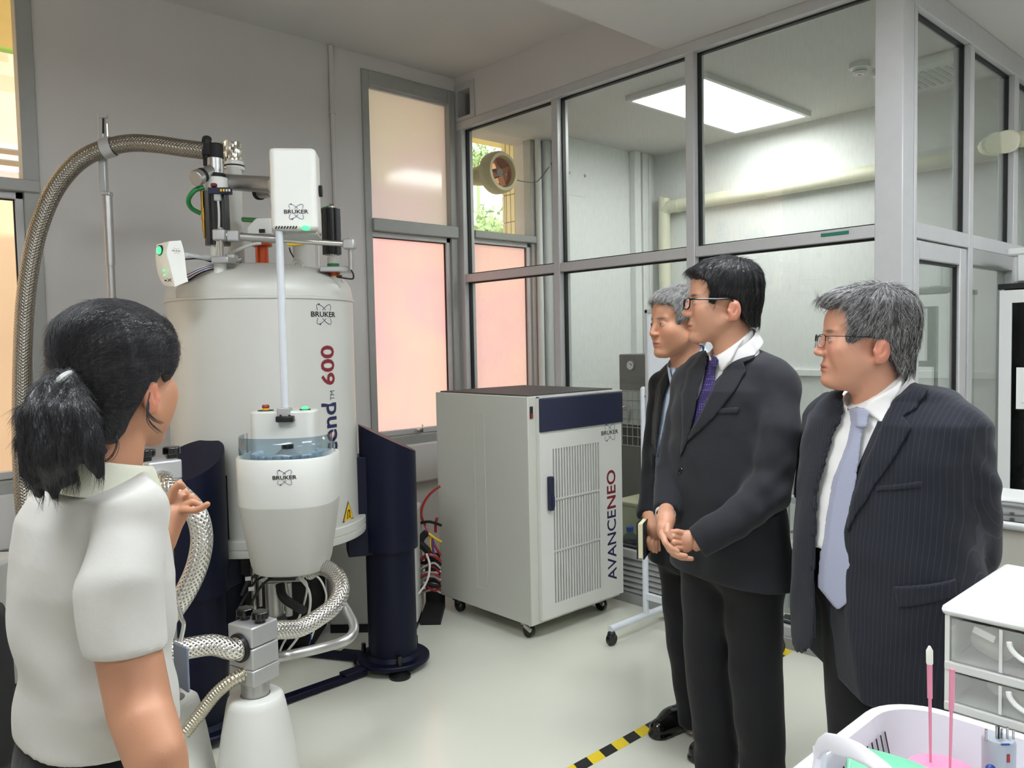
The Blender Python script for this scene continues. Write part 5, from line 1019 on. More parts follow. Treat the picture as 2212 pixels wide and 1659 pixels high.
def bpt(x, z):  # inner face of the far long side (y = by1) at height z
    t = (bzr-.01-z)/(bzr-.01-BZ-.045); return by1-.010-.018*t
for row, (za, zb) in enumerate(((bzr-.062, bzr-.022), (bzr-.108, bzr-.070))):
    for i in range(12):
        x = bx1_-.070-i*.0145; ya_, yb2 = bpt(x, za), bpt(x, zb); MB().add([(x-.0022, ya_-.0045, za), (x+.0022, ya_-.0045, za), (x+.0022, yb2-.0045, zb), (x-.0022, yb2-.0045, zb)], [(0, 1, 2, 3)]).build('slot', 'black_matte', BK, smooth=False)
# basket handle: broad folded flap at the near corner
hp = [(1768, 1612), (1776, 1596), (1792, 1584), (1812, 1588), (1835, 1595), (1866, 1610), (1896, 1634), (1925, 1662), (1935, 1690)]
P3 = [at(a, c, .985-.0012*(a-1768)) for a, c in hp]; Pn = [at(a+6, c+30+16*min(1, (a-1768)/40.), .97-.0014*(a-1768)) for a, c in hp]
b = MB(); b.grid([P3, Pn]); o = b.build('handle', 'basket_white', BK, ang=60); sm = o.modifiers.new('s', 'SOLIDIFY'); sm.thickness = .006; bv = o.modifiers.new('b', 'BEVEL'); bv.width = .003; bv.segments = 2
P4 = [at(1770, 1612, .985), at(1772, 1640, .98), at(1766, 1675, .975)]; MB().tube(P4, .008, 8).build('handle_leg', 'basket_white', BK)
# things in the basket
mat('green_card', (120, 205, 165), .4); mat('pink_disc', (240, 140, 175), .45); mat('pink_stick', (226, 140, 165), .35); mat('swab', (235, 233, 222), .8)
gr = [[at(q[0], q[1], q[2])+(at(q[0]-8, q[1]+70, q[2]-.09)-at(*q))*v+ZZ*.012*math.sin(v*3.1) for v in np.linspace(0, 1, 8)] for q in spline([(1836, 1606, 1.02), (1880, 1617, 1.02), (1930, 1630, 1.015), (1975, 1645, 1.005), (2015, 1664, .99)], 3)]
b = MB().grid(gr); o = b.build('green_folder', 'green_card', smooth=True); sm = o.modifiers.new('s', 'SOLIDIFY'); sm.thickness = .003; tag(o, 'curled mint green plastic folder lying in the basket', 'folder')
q = at(2036, 1664, 1.02); pc = thing('pink_beaker', 'squat pink beaker with lid holding the sticks in the basket', 'beaker', (q[0], q[1], BZ+.01))
MB().lathe([(0, BZ+.012), (.034, BZ+.012), (.038, q[2]-.006), (0, q[2]-.006)], (q[0], q[1], 0), n=36, cap=False).build('cup', 'pink_disc', pc); MB().lathe([(0, q[2]-.006), (.041, q[2]-.006), (.042, q[2]), (.036, q[2]+.003), (0, q[2]+.003)], (q[0], q[1], 0), n=36, cap=False).build('lid', 'pink_disc', pc)
def stick(pb, pt, label, tip):
    t = thing('swab_stick' if tip else 'pink_stick', label, 'stick', pb, 'pink sticks standing in the basket'); d = np.array(pt)-np.array(pb); MB().cyl(pb, np.array(pb)+d*.6, .0016, .0022, 10).build('shaft', 'pink_stick', t); MB().cyl(np.array(pb)+d*.6, pt, .0032, .0034, 12).build('sleeve', 'pink_stick', t)
    if tip: dn = d/np.linalg.norm(d); MB().lathe([(.0036, -.012), (.0042, -.010), (.0042, .006), (.0012, .012), (0, .012)], np.array(pt), dn, n=14, cap=False).build('cotton_tip', 'swab', t)
stick(at(2010, 1648, 1.035), at(2008, 1415, 1.035), 'tall pink stick with white tip standing in the basket', True); stick(at(2052, 1668, 1.01), at(2057, 1445, 1.01), 'shorter plain pink stick right of the tipped one', False)
dv = thing('probe_holder', 'small grey cylindrical device with metal pins in the basket', 'device', at(2158, 1680, 1.02)); q = at(2157, 1640, 1.02); zt = at(2157, 1592, 1.02)[2]; mat('device_grey', (168, 176, 184), .4)
MB().lathe([(0, -.06), (.019, -.06), (.0195, -.004), (.0175, .0), (0, .001)], (q[0], q[1], zt), n=32, cap=False).build('body', 'device_grey', dv)
for (a, h_) in ((2130, 22), (2153, 28), (2164, 22), (2176, 26), (2189, 20)): c = at(a, 1592-(4 if a == 2153 else 0), 1.015); MB().cyl((c[0], c[1], zt-.002), (c[0], c[1], zt+px(h_, 1.)), .0016, n=8).build('pin', 'steel', dv)
MB().cyl((q[0]-.004, q[1], zt), (q[0]-.004, q[1], zt+.016), .0022, n=8).build('black_pin', 'black_matte', dv)
bx(2172, 1608, 1.0, 18, 3, .002, 'blue_stripe', 'blue_plastic', dv, bev=0); bx(2178, 1638, 1.0, 6, 18, .002, 'red_lettering', 'red_plastic', dv, bev=0); MB().ball(at(2140, 1660, 1.0), .006, sc=(1, 1, .8)).build('blue_dot', 'blue_plastic', dv)
q = at(1968, 1668, 1.03); tag(MB().lathe([(0, -.01), (.013, -.01), (.015, -.004), (.013, .004), (.008, .009), (0, .01)], q, n=24, cap=False).build('black_cap', 'black_plastic'), 'black plastic cap lying in front of the green folder', 'cap')
# left edge: chair back and white equipment box
CH = thing('office_chair', 'black office chair back cut by the left edge of the picture', 'chair', [*at(-60, 1600, 1.9)[:2], 0]); cc = at(-52, 1480, 1.9); 
rows = []
for v in np.linspace(-1, 1, 11):
    rows.append([cc+RH*(u*.075*(1-.28*abs(v)**3))+ZZ*(v*.20)+FH*(.03*u*u) for u in np.linspace(-1, 1, 9)])
o = MB().grid(rows).build('backrest', 'black_matte', CH); sm = o.modifiers.new('s', 'SOLIDIFY'); sm.thickness = .05; ss = o.modifiers.new('u', 'SUBSURF'); ss.levels = 1; ss.render_levels = 2
base = np.array([cc[0], cc[1], 0])-RH*.16; MB().box(base+RH*.03+ZZ*.45, (.36, .42, .07), np.stack([RH, FH, ZZ], 1)).build('seat', 'black_matte', CH, bevel=.03, seg=3); MB().cyl(base+ZZ*.08, base+ZZ*.42, .025, n=16).build('gas_lift', 'black_plastic', CH); MB().tube(spline([base+ZZ*.43, base+RH*.1+ZZ*.5, cc-RH*.02-ZZ*.12], 6), .02, 10).build('back_support', 'black_plastic', CH)
for k in range(5):
    a = k*1.2566; e = base+np.array([math.cos(a), math.sin(a), 0])*.26; MB().tube([base+ZZ*.09, e+ZZ*.07], .018, 8).build('star_leg', 'black_plastic', CH); MB().cyl(e+ZZ*.03-RH*.012, e+ZZ*.03+RH*.012, .03, n=14).build('caster', 'black_plastic', CH)
p = at(-70, 1280, 3.5); WE = thing('white_equipment', 'white rounded equipment housing at the left edge behind the woman', 'equipment', [p[0], p[1], 0]); zt = at(0, 1207, 3.5)[2]; rbox(p, px(172, 3.5), .3, .04, zt, .03, 'housing', 'white_enamel', WE, .02); MB().box([p[0], p[1], .02], (.3, .25, .04), np.stack([RH, FH, ZZ], 1)).build('plinth', 'black_matte', WE)
# ================================================================== people
def skin_mat(name, rough=.5):
    m = mat(name, (205, 160, 135), rough, sss=.12, bump=.12, bscale=350); nt = m.node_tree; a = nt.nodes.new('ShaderNodeVertexColor'); a.layer_name = 'tint'; nt.links.new(a.outputs[0], nt.nodes['Principled BSDF'].inputs['Base Color'])
skin_mat('skin')
def cloth(name, rgb, weave=900, bump=.35, rough=.85, stripe=None, sheen=.1, var=.06):
    m = mat(name, rgb, rough, sheen=sheen, spec=.25); nt = m.node_tree; N = nt.nodes.new; L = nt.links.new; b = nt.nodes['Principled BSDF']
    tc = N('ShaderNodeTexCoord'); n1 = N('ShaderNodeTexNoise'); n1.inputs['Scale'].default_value = weave; n1.inputs['Detail'].default_value = 2; L(tc.outputs['Object'], n1.inputs['Vector'])
    n2 = N('ShaderNodeTexNoise'); n2.inputs['Scale'].default_value = 9; n2.inputs['Detail'].default_value = 3; n2.inputs['Distortion'].default_value = .6; L(tc.outputs['Object'], n2.inputs['Vector'])
    ad = N('ShaderNodeMath'); ad.operation = 'MULTIPLY_ADD'; ad.inputs[1].default_value = .06; L(n1.outputs['Fac'], ad.inputs[0]); L(n2.outputs['Fac'], ad.inputs[2])
    bp = N('ShaderNodeBump'); bp.inputs['Strength'].default_value = bump; bp.inputs['Distance'].default_value = .012; L(ad.outputs[0], bp.inputs['Height']); L(bp.outputs[0], b.inputs['Normal'])
    mx = N('ShaderNodeMixRGB'); c = lin(*rgb); mx.inputs[1].default_value = (*[q*(1-var*3) for q in c], 1); mx.inputs[2].default_value = (*[q*(1+var*3) for q in c], 1); L(n1.outputs['Fac'], mx.inputs[0]); last = mx.outputs[0]
    if stripe:
        rgb2, axis, freq, wid = stripe; dp = N('ShaderNodeVectorMath'); dp.operation = 'DOT_PRODUCT'; dp.inputs[1].default_value = tuple(axis); L(tc.outputs['Object'], dp.inputs[0])
        ml = N('ShaderNodeMath'); ml.operation = 'MULTIPLY'; ml.inputs[1].default_value = freq; L(dp.outputs['Value'], ml.inputs[0]); fr = N('ShaderNodeMath'); fr.operation = 'FRACT'; L(ml.outputs[0], fr.inputs[0]); lt = N('ShaderNodeMath'); lt.operation = 'LESS_THAN'; lt.inputs[1].default_value = wid; L(fr.outputs[0], lt.inputs[0])
        m2 = N('ShaderNodeMixRGB'); L(lt.outputs[0], m2.inputs[0]); L(last, m2.inputs[1]); m2.inputs[2].default_value = (*lin(*rgb2), 1); last = m2.outputs[0]
    L(last, b.inputs['Base Color'])
def dots(name, rgb, rgb2, scale, thr):
    m = mat(name, rgb, .6); nt = m.node_tree; N = nt.nodes.new; L = nt.links.new; tc = N('ShaderNodeTexCoord'); v = N('ShaderNodeTexVoronoi'); v.inputs['Scale'].default_value = scale; v.inputs['Randomness'].default_value = .12; L(tc.outputs['Object'], v.inputs['Vector'])
    lt = N('ShaderNodeMath'); lt.operation = 'LESS_THAN'; lt.inputs[1].default_value = thr; L(v.outputs['Distance'], lt.inputs[0]); mx = N('ShaderNodeMixRGB'); mx.inputs[1].default_value = (*lin(*rgb), 1); mx.inputs[2].default_value = (*lin(*rgb2), 1); L(lt.outputs[0], mx.inputs[0]); L(mx.outputs[0], nt.nodes['Principled BSDF'].inputs['Base Color'])
cloth('suit_charcoal', (38, 39, 44)); cloth('suit_black', (22, 22, 26)); cloth('trouser_black', (27, 27, 30))
cloth('shirt_white', (232, 231, 230), rough=.7, bump=.25, var=.01); cloth('shirt_blue', (200, 214, 236), rough=.7, bump=.25, var=.01); cloth('knit_white', (190, 188, 182), weave=500, bump=.2, var=.012); cloth('collar_cream', (206, 206, 188), rough=.7, bump=.15, var=.01)
dots('tie_purple', (42, 30, 82), (96, 84, 158), 120, .30); dots('tie_check', (58, 60, 98), (186, 190, 214), 130, .34)
cloth('tie_grey', (150, 154, 178), weave=1500, bump=.15, rough=.55, stripe=((176, 180, 200), (0, 0, 1), 260, .4))
mat('shoe_leather', (12, 12, 13), .18, coat=.4); mat('frame_black', (10, 10, 12), .25); glass('spectacle_lens', (244, 242, 246), .08)
def hairmat(name, rgb, rough=.38):
    m = mat(name, rgb, rough, spec=.45); nt = m.node_tree; N = nt.nodes.new; L = nt.links.new; tc = N('ShaderNodeTexCoord'); mp = N('ShaderNodeMapping'); mp.inputs['Scale'].default_value = (260, 260, 22)
    n = N('ShaderNodeTexNoise'); n.inputs['Scale'].default_value = 1; n.inputs['Detail'].default_value = 2; L(tc.outputs['Object'], mp.inputs[0]); L(mp.outputs[0], n.inputs['Vector']); bp = N('ShaderNodeBump'); bp.inputs['Strength'].default_value = .6; bp.inputs['Distance'].default_value = .003; L(n.outputs['Fac'], bp.inputs['Height']); L(bp.outputs[0], nt.nodes['Principled BSDF'].inputs['Normal'])
    c = lin(*rgb); mx = N('ShaderNodeMixRGB'); mx.inputs[1].default_value = (*[q*.6 for q in c], 1); mx.inputs[2].default_value = (*[min(1, q*1.6) for q in c], 1); L(n.outputs['Fac'], mx.inputs[0]); L(mx.outputs[0], nt.nodes['Principled BSDF'].inputs['Base Color'])
hairmat('hair_black', (20, 19, 21)); hairmat('hair_grey', (112, 110, 108), .5); hairmat('hair_silver', (92, 91, 92), .45); hairmat('hair_light', (176, 174, 172), .45); hairmat('hair_dark', (40, 39, 42), .42); hairmat('hair_soft_black', (30, 28, 31), .34)
SK = {'a': (196, 145, 118), 'b': (190, 138, 108), 'c': (200, 146, 120), 'w': (184, 132, 102)}
def axes(deg, sgn=-1):
    """facing axes: sgn -1 faces the left of the view and deg towards the viewer; +1 faces right and deg away from the viewer"""
    a = math.radians(deg); F = RH*(sgn*math.cos(a))+FH*(sgn*math.sin(a)); return F, np.cross(ZZ, F)
def wr(p, amp, s=1.):
    x, y, z = p[:, 0]*s, p[:, 1]*s, p[:, 2]*s
    return amp*(np.sin(23*x+31*z+4*np.sin(11*y))*np.sin(19*y-14*z+2)+.6*np.sin(47*z+25*x-18*y+1.5*np.sin(21*x)))
def polyS(p, poly):
    a = np.stack([p@RH.astype(np.float32), p[:, 2]], 1); n = len(poly); P = np.array(poly, np.float32); d = np.full(len(a), 1e9, np.float32); ins = np.zeros(len(a), bool)
    for i in range(n):
        A, B = P[i], P[(i+1) % n]; e = B-A; w = a-A; t = np.clip(w@e/(e@e+1e-12), 0, 1); q = w-t[:, None]*e; d = np.minimum(d, (q*q).sum(1))
        c = (A[1] > a[:, 1]) != (B[1] > a[:, 1])
        with np.errstate(divide='ignore', invalid='ignore'): xi = (B[0]-A[0])*(a[:, 1]-A[1])/(B[1]-A[1]+1e-12)+A[0]
        ins ^= c & (a[:, 0] < xi)
    d = np.sqrt(d); return np.where(ins, -d, d)
def ppx(pts, k): return [((q := at(a, b, k))@RH, q[2]) for a, b in pts]
def ppxs(pts, base, k, span=.45):
    """polygon corners given as seen in the photograph, put on the surface of base"""
    out = []; ts = np.linspace(k-span, k+span, 450); last = k
    for a, b in pts:
        P = (CAM+ray(a, b)[None]*ts[:, None]).astype(np.float32); v = base(P); i = int(np.argmax(v < 0))
        kk = ts[i] if v[i] < 0 else ts[int(np.argmin(v))]
        q = at(a, b, kk); out.append((q@RH, q[2]))
    return out
def pbox(pts, k, m=.25, mk=.02):
    c = np.array([at(a, b, kk) for a, b in pts for kk in (k-m, k+m)]); return c.min(0)-mk, c.max(0)+mk
class Loft:
    def __init__(s, rows, k, ratio, F, L, e=2.2, top=.03, bot=.01, bk=.006):
        S = []
        cphi = abs(L@RH); sphi = abs(F@RH)
        for r in rows:
            y, xl, xr = r[:3]; kk = r[3] if len(r) > 3 else k; ra = r[4] if len(r) > 4 else ratio
            c = at((xl+xr)/2, y, kk); w = px((xr-xl)/2, kk); A = w/math.sqrt(cphi**2+ra**2*sphi**2); S.append((c[2], c[0], c[1], A, ra*A))
        s.S = np.array(sorted(S), np.float32); s.F, s.L, s.e, s.top, s.bot, s.bk = F.astype(np.float32), L.astype(np.float32), e, top, bot, bk
    def __call__(s, p, off=0., ends=True):
        S = s.S; z = p[:, 2]; cx, cy, A, B = (np.interp(z, S[:, 0], S[:, i]) for i in (1, 2, 3, 4)); qx = p[:, 0]-cx; qy = p[:, 1]-cy
        u = qx*s.L[0]+qy*s.L[1]; v = qx*s.F[0]+qy*s.F[1]; A = A+off; B = B+off
        nrm = (np.abs(u/A)**s.e+np.abs(v/B)**s.e)**(1/s.e); d = (nrm-1)*np.minimum(A, B)
        if ends: d = smax(smax(d, z-(S[-1, 0]+s.top), .05), (S[0, 0]-s.bot)-z, s.bk)
        return d
class Head:
    def __init__(s, pxc, pyc, k, deg, sgn=-1, scale=1., wide=1., chin=1., pitch=0., tone='a', brow=(40, 34, 32), jowl=0., roll=0.):
        s.F, s.L = axes(deg, sgn); U = ZZ.copy()
        if pitch: s.F, U = s.F*math.cos(pitch)+U*math.sin(pitch), U*math.cos(pitch)-s.F*math.sin(pitch)
        if roll: s.L, U = s.L*math.cos(roll)+U*math.sin(roll), U*math.cos(roll)-s.L*math.sin(roll)
        s.R = np.stack([s.L, s.F, U], 1).astype(np.float32); s.c = at(pxc, pyc, k).astype(np.float32); s.sc = scale; s.w = wide; s.ch = chin; s.tone = tone; s.brow = brow; s.j = jowl
    def loc(s, p): return ((p-s.c)@s.R)/s.sc
    def wld(s, q): return s.c+(np.array(q, np.float32)*s.sc)@s.R.T
    def head(s, p, neck=True):
        q = s.loc(p); q = q*np.array([1/s.w, 1, 1], np.float32); m = np.abs(q[:, :1]); qm = np.concatenate([m, q[:, 1:]], 1)      # mirrored copy
        d = ell(q, (0, -.012, .035), (.0755, .096, .084)); d = smin(d, ell(q, (0, .034, .042), (.061, .053, .056)), .02)
        d = smin(d, ell(q, (0, .026, -.034), (.060, .060, .076)), .02)
        d = smin(d, cap(qm, (.056, -.004, -.050), (.016, .058, -.100), .017, .019), .025)
        d = smin(d, ell(q, (0, .0765, -.100*s.ch), (.021, .018, .017)), .018)
        d = smin(d, ell(qm, (.042, .050, -.022), (.024, .030, .024)), .03)
        d = smin(d, cap(qm, (.0, .077, .019), (.040, .068, .021), .0125, .010), .012)
        d = smin(d, ell(qm, (.036, .032, -.052), (.022, .036, .032)), .03)
        if s.j: d = smin(d, ell(q, (0, .024, -.094), (.05, .050, .030)), .025); d = smin(d, ell(qm, (.042, .024, -.056), (.022, .035, .03)), .02)
        d = smax(d, -ell(qm, (.031, .0985, .003), (.018, .014, .0092)), .010)
        d = smin(d, ell(qm, (.031, .0760, .001), (.0150, .0115, .0105)), .004)
        d = smin(d, cap(q, (0, .083, .012), (0, .1035, -.030), .0072, .0098), .012); d = smin(d, ell(qm, (.0115, .0945, -.0345), (.0080, .0105, .0068)), .007)
        d = smin(d, ell(q, (0, .071, -.066), (.031, .021, .024)), .014)
        d = smin(d, ell(q, (0, .0872, -.0628), (.022, .0085, .0050)), .005); d = smin(d, ell(q, (0, .0862, -.0742), (.0185, .0085, .0056)), .005)
        d = smax(d, -cap(qm, (0, .0985, -.0685), (.024, .0890, -.0695), .0018, .0012), .003)
        d = smin(d, cap(qm, (.077, -.016, -.048), (.081, -.026, -.008), .0075, .0095), .006); ear = ell(qm, (.081, -.025, -.024), (.0085, .0185, .031)); ear = smax(ear, -ell(qm, (.0925, -.020, -.020), (.0125, .0105, .0185)), .003); ear = smin(ear, cap(qm, (.0825, -.008, -.024), (.084, -.011, -.030), .004, .004), .003); d = smin(d, ear, .004)
        if neck: d = smin(d, cap(q, (0, -.022, -.05), (0, -.042, -.165), .055, .056), .02)
        return d*s.sc
    def tint(s, P):
        q = s.loc(P); base = np.array(lin(*SK[s.tone])); C = np.tile(base, (len(P), 1)); x = np.abs(q[:, 0]/s.w); y, z = q[:, 1], q[:, 2]
        def blend(mask, rgb): C[:] = C*(1-mask[:, None])+np.array(lin(*rgb))*mask[:, None]
        def g(cx, cy, cz, rx, ry, rz): return np.exp(-(((x-cx)/rx)**2+((y-cy)/ry)**2+((z-cz)/rz)**2)**2)
        blend(.16*g(.04, .07, -.03, .03, .04, .025), (214, 128, 108)); blend(.25*g(0, .112, -.03, .016, .02, .016), (212, 124, 106)); blend(.4*g(.085, -.02, -.025, .02, .03, .035), (214, 118, 100))
        blend(.75*g(0, .095, -.0685, .024, .02, .0115), (176, 96, 88)); blend(.9*g(0, .1, -.0685, .024, .03, .0022), (90, 44, 42))
        blend(.9*g(.029, .08, .0215, .020, .03, .0046), s.brow); blend(.8*g(.031, .086, .000, .0120, .02, .0042), (214, 200, 194)); blend(.95*g(.030, .088, .000, .0055, .02, .0044), (30, 22, 20)); blend(.9*g(.031, .086, .0046, .0145, .02, .0022), (46, 32, 28))
        return C
    def bounds(s, m=.15, low=.24): return s.c-np.array([m, m, low])*s.sc, s.c+np.array([m, m, m])*s.sc
    def hair(s, name, prof, thick, m, parent, top=.006, amp=.003, h=.0032, extra=None, back=0.):
        pr_ = np.array(prof, np.float32)
        def poly(y, z):
            a = np.stack([y, z], 1); d = np.full(len(a), 1e9, np.float32); ins = np.zeros(len(a), bool); n = len(pr_)
            for i in range(n):
                A, B = pr_[i], pr_[(i+1) % n]; e = B-A; w = a-A; t = np.clip(w@e/(e@e), 0, 1); r = w-t[:, None]*e; d = np.minimum(d, (r*r).sum(1)); c = (A[1] > a[:, 1]) != (B[1] > a[:, 1]); ins ^= c & (a[:, 0] < (B[0]-A[0])*(a[:, 1]-A[1])/(B[1]-A[1]+1e-9)+A[0])
            d = np.sqrt(d); return np.where(ins, -d, d)
        def fn(p):
            q = s.loc(p); t = thick+top*np.clip((q[:, 2]-.04)/.06, 0, 1)+back*np.clip((-q[:, 1]-.03)/.06, 0, 1)
            d = ell(q*np.array([1/s.w, 1, 1], np.float32), (0, -.012, .035), (.0755, .096, .084)); d = smin(d, ell(q, (0, .034, .042), (.061, .053, .056)), .02); d = smin(d, cap(q, (0, -.03, -.02), (0, -.045, -.09), .066, .054), .03)-t
            a = np.arctan2(q[:, 0], q[:, 1]+.06)
            d = d+amp*(np.sin(26*a+40*q[:, 2]+3*np.sin(60*q[:, 1]))*.5+np.sin(61*a-50*q[:, 2]+1.7)*.35+np.sin(95*q[:, 1]+70*q[:, 0])*.3)
            d = smax(d, poly(q[:, 1]+.003*np.sin(170*q[:, 0]+90*q[:, 2]), q[:, 2]+.004*np.sin(120*q[:, 0]+60*q[:, 1])), .007)
            if extra is not None: d = extra(d, p, q)
            return d*s.sc
        lo, hi = s.bounds(.17, .2); return smesh(name, fn, lo, hi, h, m, parent, 1)
    def glasses(s, parent, style='full', w=.052, hgt=.032):
        g = bpy.data.objects.new('eyeglasses', None); COL.objects.link(g); g.location = tuple(map(float, s.c)); setp2(g, parent)
        b = MB(); y = .1085; rr = .0017 if style == 'full' else .0011
        for sg in (1, -1):
            cx = .034*sg; pts = []
            for i in range(33):
                a = 2*math.pi*i/32; ca, sa = math.cos(a), math.sin(a); pts.append(s.wld((cx+w/2*np.sign(ca)*abs(ca)**.55, y-.010*abs(cx+w/2*ca)/.06-.002*sa, -.003+hgt/2*np.sign(sa)*abs(sa)**.55)))
            if style == 'full': b.tube(pts, rr*1.4, 6, cap=False)
            else: b.tube(pts[:17], rr*1.3, 6); b.tube(pts[16:], rr*.6, 6)
            lens = MB().add([*pts[:-1]], [tuple(range(32))]); o = bpy.data.objects.new('lens', lens.mesh('lens', 'spectacle_lens')); COL.objects.link(o); setp(o, g)
            t = MB(); hx = (cx+sg*w/2); tp = spline([s.wld((hx, y-.011, .008)), s.wld((sg*.073*s.w, .085, .009)), s.wld((sg*.0815*s.w, .03, .008)), s.wld((sg*.084*s.w, -.012, .006)), s.wld((sg*.083*s.w, -.035, -.012))], 5)
            t.tube(tp, .0030 if style == 'full' else .0012, 6).build('temple', 'frame_black', g)
        b.tube(spline([s.wld((-.009, y-.002, .004)), s.wld((0, y+.002, .007)), s.wld((.009, y-.002, .004))], 4), rr, 6); b.build('rim', 'frame_black', g)
def setp2(o, p): setp(o, p)
def strands(name, hair_obj, H, n, m, parent, ln=(.02, .045), lift=.25, r=.0005, flow=None, seed=1, rad=.11):
    rng = np.random.RandomState(seed); me = hair_obj.data; V = np.empty(len(me.vertices)*3, np.float32); me.vertices.foreach_get('co', V); V = V.reshape(-1, 3); Nn = np.empty(len(V)*3, np.float32); me.vertices.foreach_get('normal', Nn); Nn = Nn.reshape(-1, 3)
    ok_ = np.where(Nn[:, 2] > -.35)[0]; idx = ok_[rng.randint(0, len(ok_), n)]; P = V[idx]; nn = Nn[idx]; crown = H.wld((.01, -.045, .125)); vv = []; ff = []; o = 0
    D = (P-crown) if flow is None else flow(P); D = D/np.maximum(np.linalg.norm(D, axis=1)[:, None], 1e-6); D = D+rng.normal(0, .18, D.shape); D = D-nn*(D*nn).sum(1)[:, None]; D /= np.maximum(np.linalg.norm(D, axis=1)[:, None], 1e-6)
    Ls = rng.uniform(ln[0], ln[1], n); S = np.cross(D, nn); K = 4; allv = np.zeros((n, K*3, 3))
    for j in range(K):
        t = j/(K-1); c = P+D*(Ls*t)[:, None]+nn*(.001+lift*Ls*(t-t*t*.75)-(Ls*t)**2/(2*rad))[:, None]; rr = r*(1-.75*t)
        allv[:, j*3] = c+nn*rr; allv[:, j*3+1] = c+S*rr-nn*rr*.5; allv[:, j*3+2] = c-S*rr-nn*rr*.5
    base = np.array([(j*3+i, j*3+(i+1) % 3, (j+1)*3+(i+1) % 3, (j+1)*3+i) for j in range(K-1) for i in range(3)]); F = (base[None]+(np.arange(n)*K*3)[:, None, None]).reshape(-1, 4); Vv = allv.reshape(-1, 3)
    m_ = bpy.data.meshes.new(name); m_.from_pydata(Vv.tolist(), [], F.tolist()); m_.polygons.foreach_set('use_smooth', np.ones(len(F), bool)); m_.materials.append(MATS[m]); ob = bpy.data.objects.new(name, m_); COL.objects.link(ob); setp(ob, parent); ob['kind'] = 'stuff'; return ob
def ring_collar(hd, F, m, parent, tip=.05, r=.062, c=(0, -.035, -.118), tilt=.58, gap=14, drop=.042, fdir=None):
    Fh = F if fdir is None else fdir; Fh = Fh/np.linalg.norm(Fh); U = ZZ*math.cos(tilt)+Fh*math.sin(tilt); Fp = Fh-U*(Fh@U); Fp /= np.linalg.norm(Fp); Lp = np.cross(U, Fp); ct = hd.wld(c); rows = []
    ang = np.radians(np.linspace(gap, 360-gap, 60))
    for rr, hh in ((.97, -.03), (.975, -.012), (.99, .0), (1.02, .002), (1.08, -.010), (1.15, -.55), (1.22, -1.)):
        row = []
        for a in ang:
            fr = max(0, math.cos(a))**3; h_ = hh if hh > -.1 else hh*(drop+tip*fr*.9)
            if hh == -.03: h_ = -.025
            k_ = (rr if math.cos(a) > 0 or rr < 1.05 else 1.03+.3*(rr-1.05))*(1+.13*fr*(hh < -.1)*(-hh)); row.append(ct+U*h_+(Fp*math.cos(a)*1.12+Lp*math.sin(a))*r*hd.sc*k_)
        rows.append(row)
    o = MB().grid(rows).build('shirt_collar', m, parent, ang=80); s_ = o.modifiers.new('s', 'SOLIDIFY'); s_.thickness = .0025; ss = o.modifiers.new('u', 'SUBSURF'); ss.levels = 1; ss.render_levels = 2; return o
def piece(name, base, poly, k, m, parent, off=.006, depth=.004, h=.0035, front=None, mdep=.22):
    pp = ppxs(poly, base, k)
    def fn(p):
        b = base(p); d = np.maximum(b-off, -(b+depth)); d = smax(d, polyS(p, pp), .003)
        if front is not None: d = np.maximum(d, -front(p))
        return d
    lo, hi = pbox(poly, k, mdep+.1, .06); return smesh(name, fn, lo, hi, h, m, parent, 1, largest=True)
def shoe(toe, heel, zt, parent, w=.047):
    toe = np.array([toe[0], toe[1], 0], np.float32); heel = np.array([heel[0], heel[1], 0], np.float32); d = toe-heel; L_ = np.linalg.norm(d); d /= L_
    def fn(p):
        q = smin(cap(p, heel+ZZ*.045+d*.03, heel+ZZ*.04+d*L_*.55, .042, .045), cap(p, heel+d*L_*.5+ZZ*.035, toe-d*.05+ZZ*.028, .045, .038), .03); q = smin(q, cap(p, heel+d*.05+ZZ*.05, heel+d*.04+ZZ*zt, .045, .042), .03)
        q = smin(np.maximum(q, .014-p[:, 2]), np.maximum(np.minimum(cap(p, heel+d*.035, toe-d*.05, .046, .044), 9), np.abs(p[:, 2]-.009)-.008), .003); return q
    lo = np.minimum(toe, heel)-.08; hi = np.maximum(toe, heel)+.08; lo[2] = -.01; hi[2] = zt+.06; return smesh('shoe', fn, lo, hi, .005, 'shoe_leather', parent, 1)
def button(c, n, parent, r=.0085, m='black_gloss'): MB().lathe([(0, -.003), (r, -.003), (r, .0025), (r*.8, .004), (r*.7, .0025), (0, .0025)], c, n, n=16, cap=False).build('button', m, parent)
def hand(fingers, palm, k=.008):
    def fn(p):
        d = None
        for a, b, r0, r1 in palm: e = cap(p, a, b, r0, r1); d = e if d is None else smin(d, e, .014)
        for pts, rs in fingers:
            e = chain(p, pts, [r_*.86 for r_ in rs]); d = smin(d, e, .0018)
        return d
    return fn
PMALE = [(.095, .095), (.085, .078), (.066, .066), (.050, .055), (.046, .025), (.040, -.014), (.026, -.016), (.022, .010), (.0, .016), (-.022, .012), (-.044, -.006), (-.050, -.045), (-.074, -.070), (-.14, -.066), (-.16, .2), (.1, .2)]
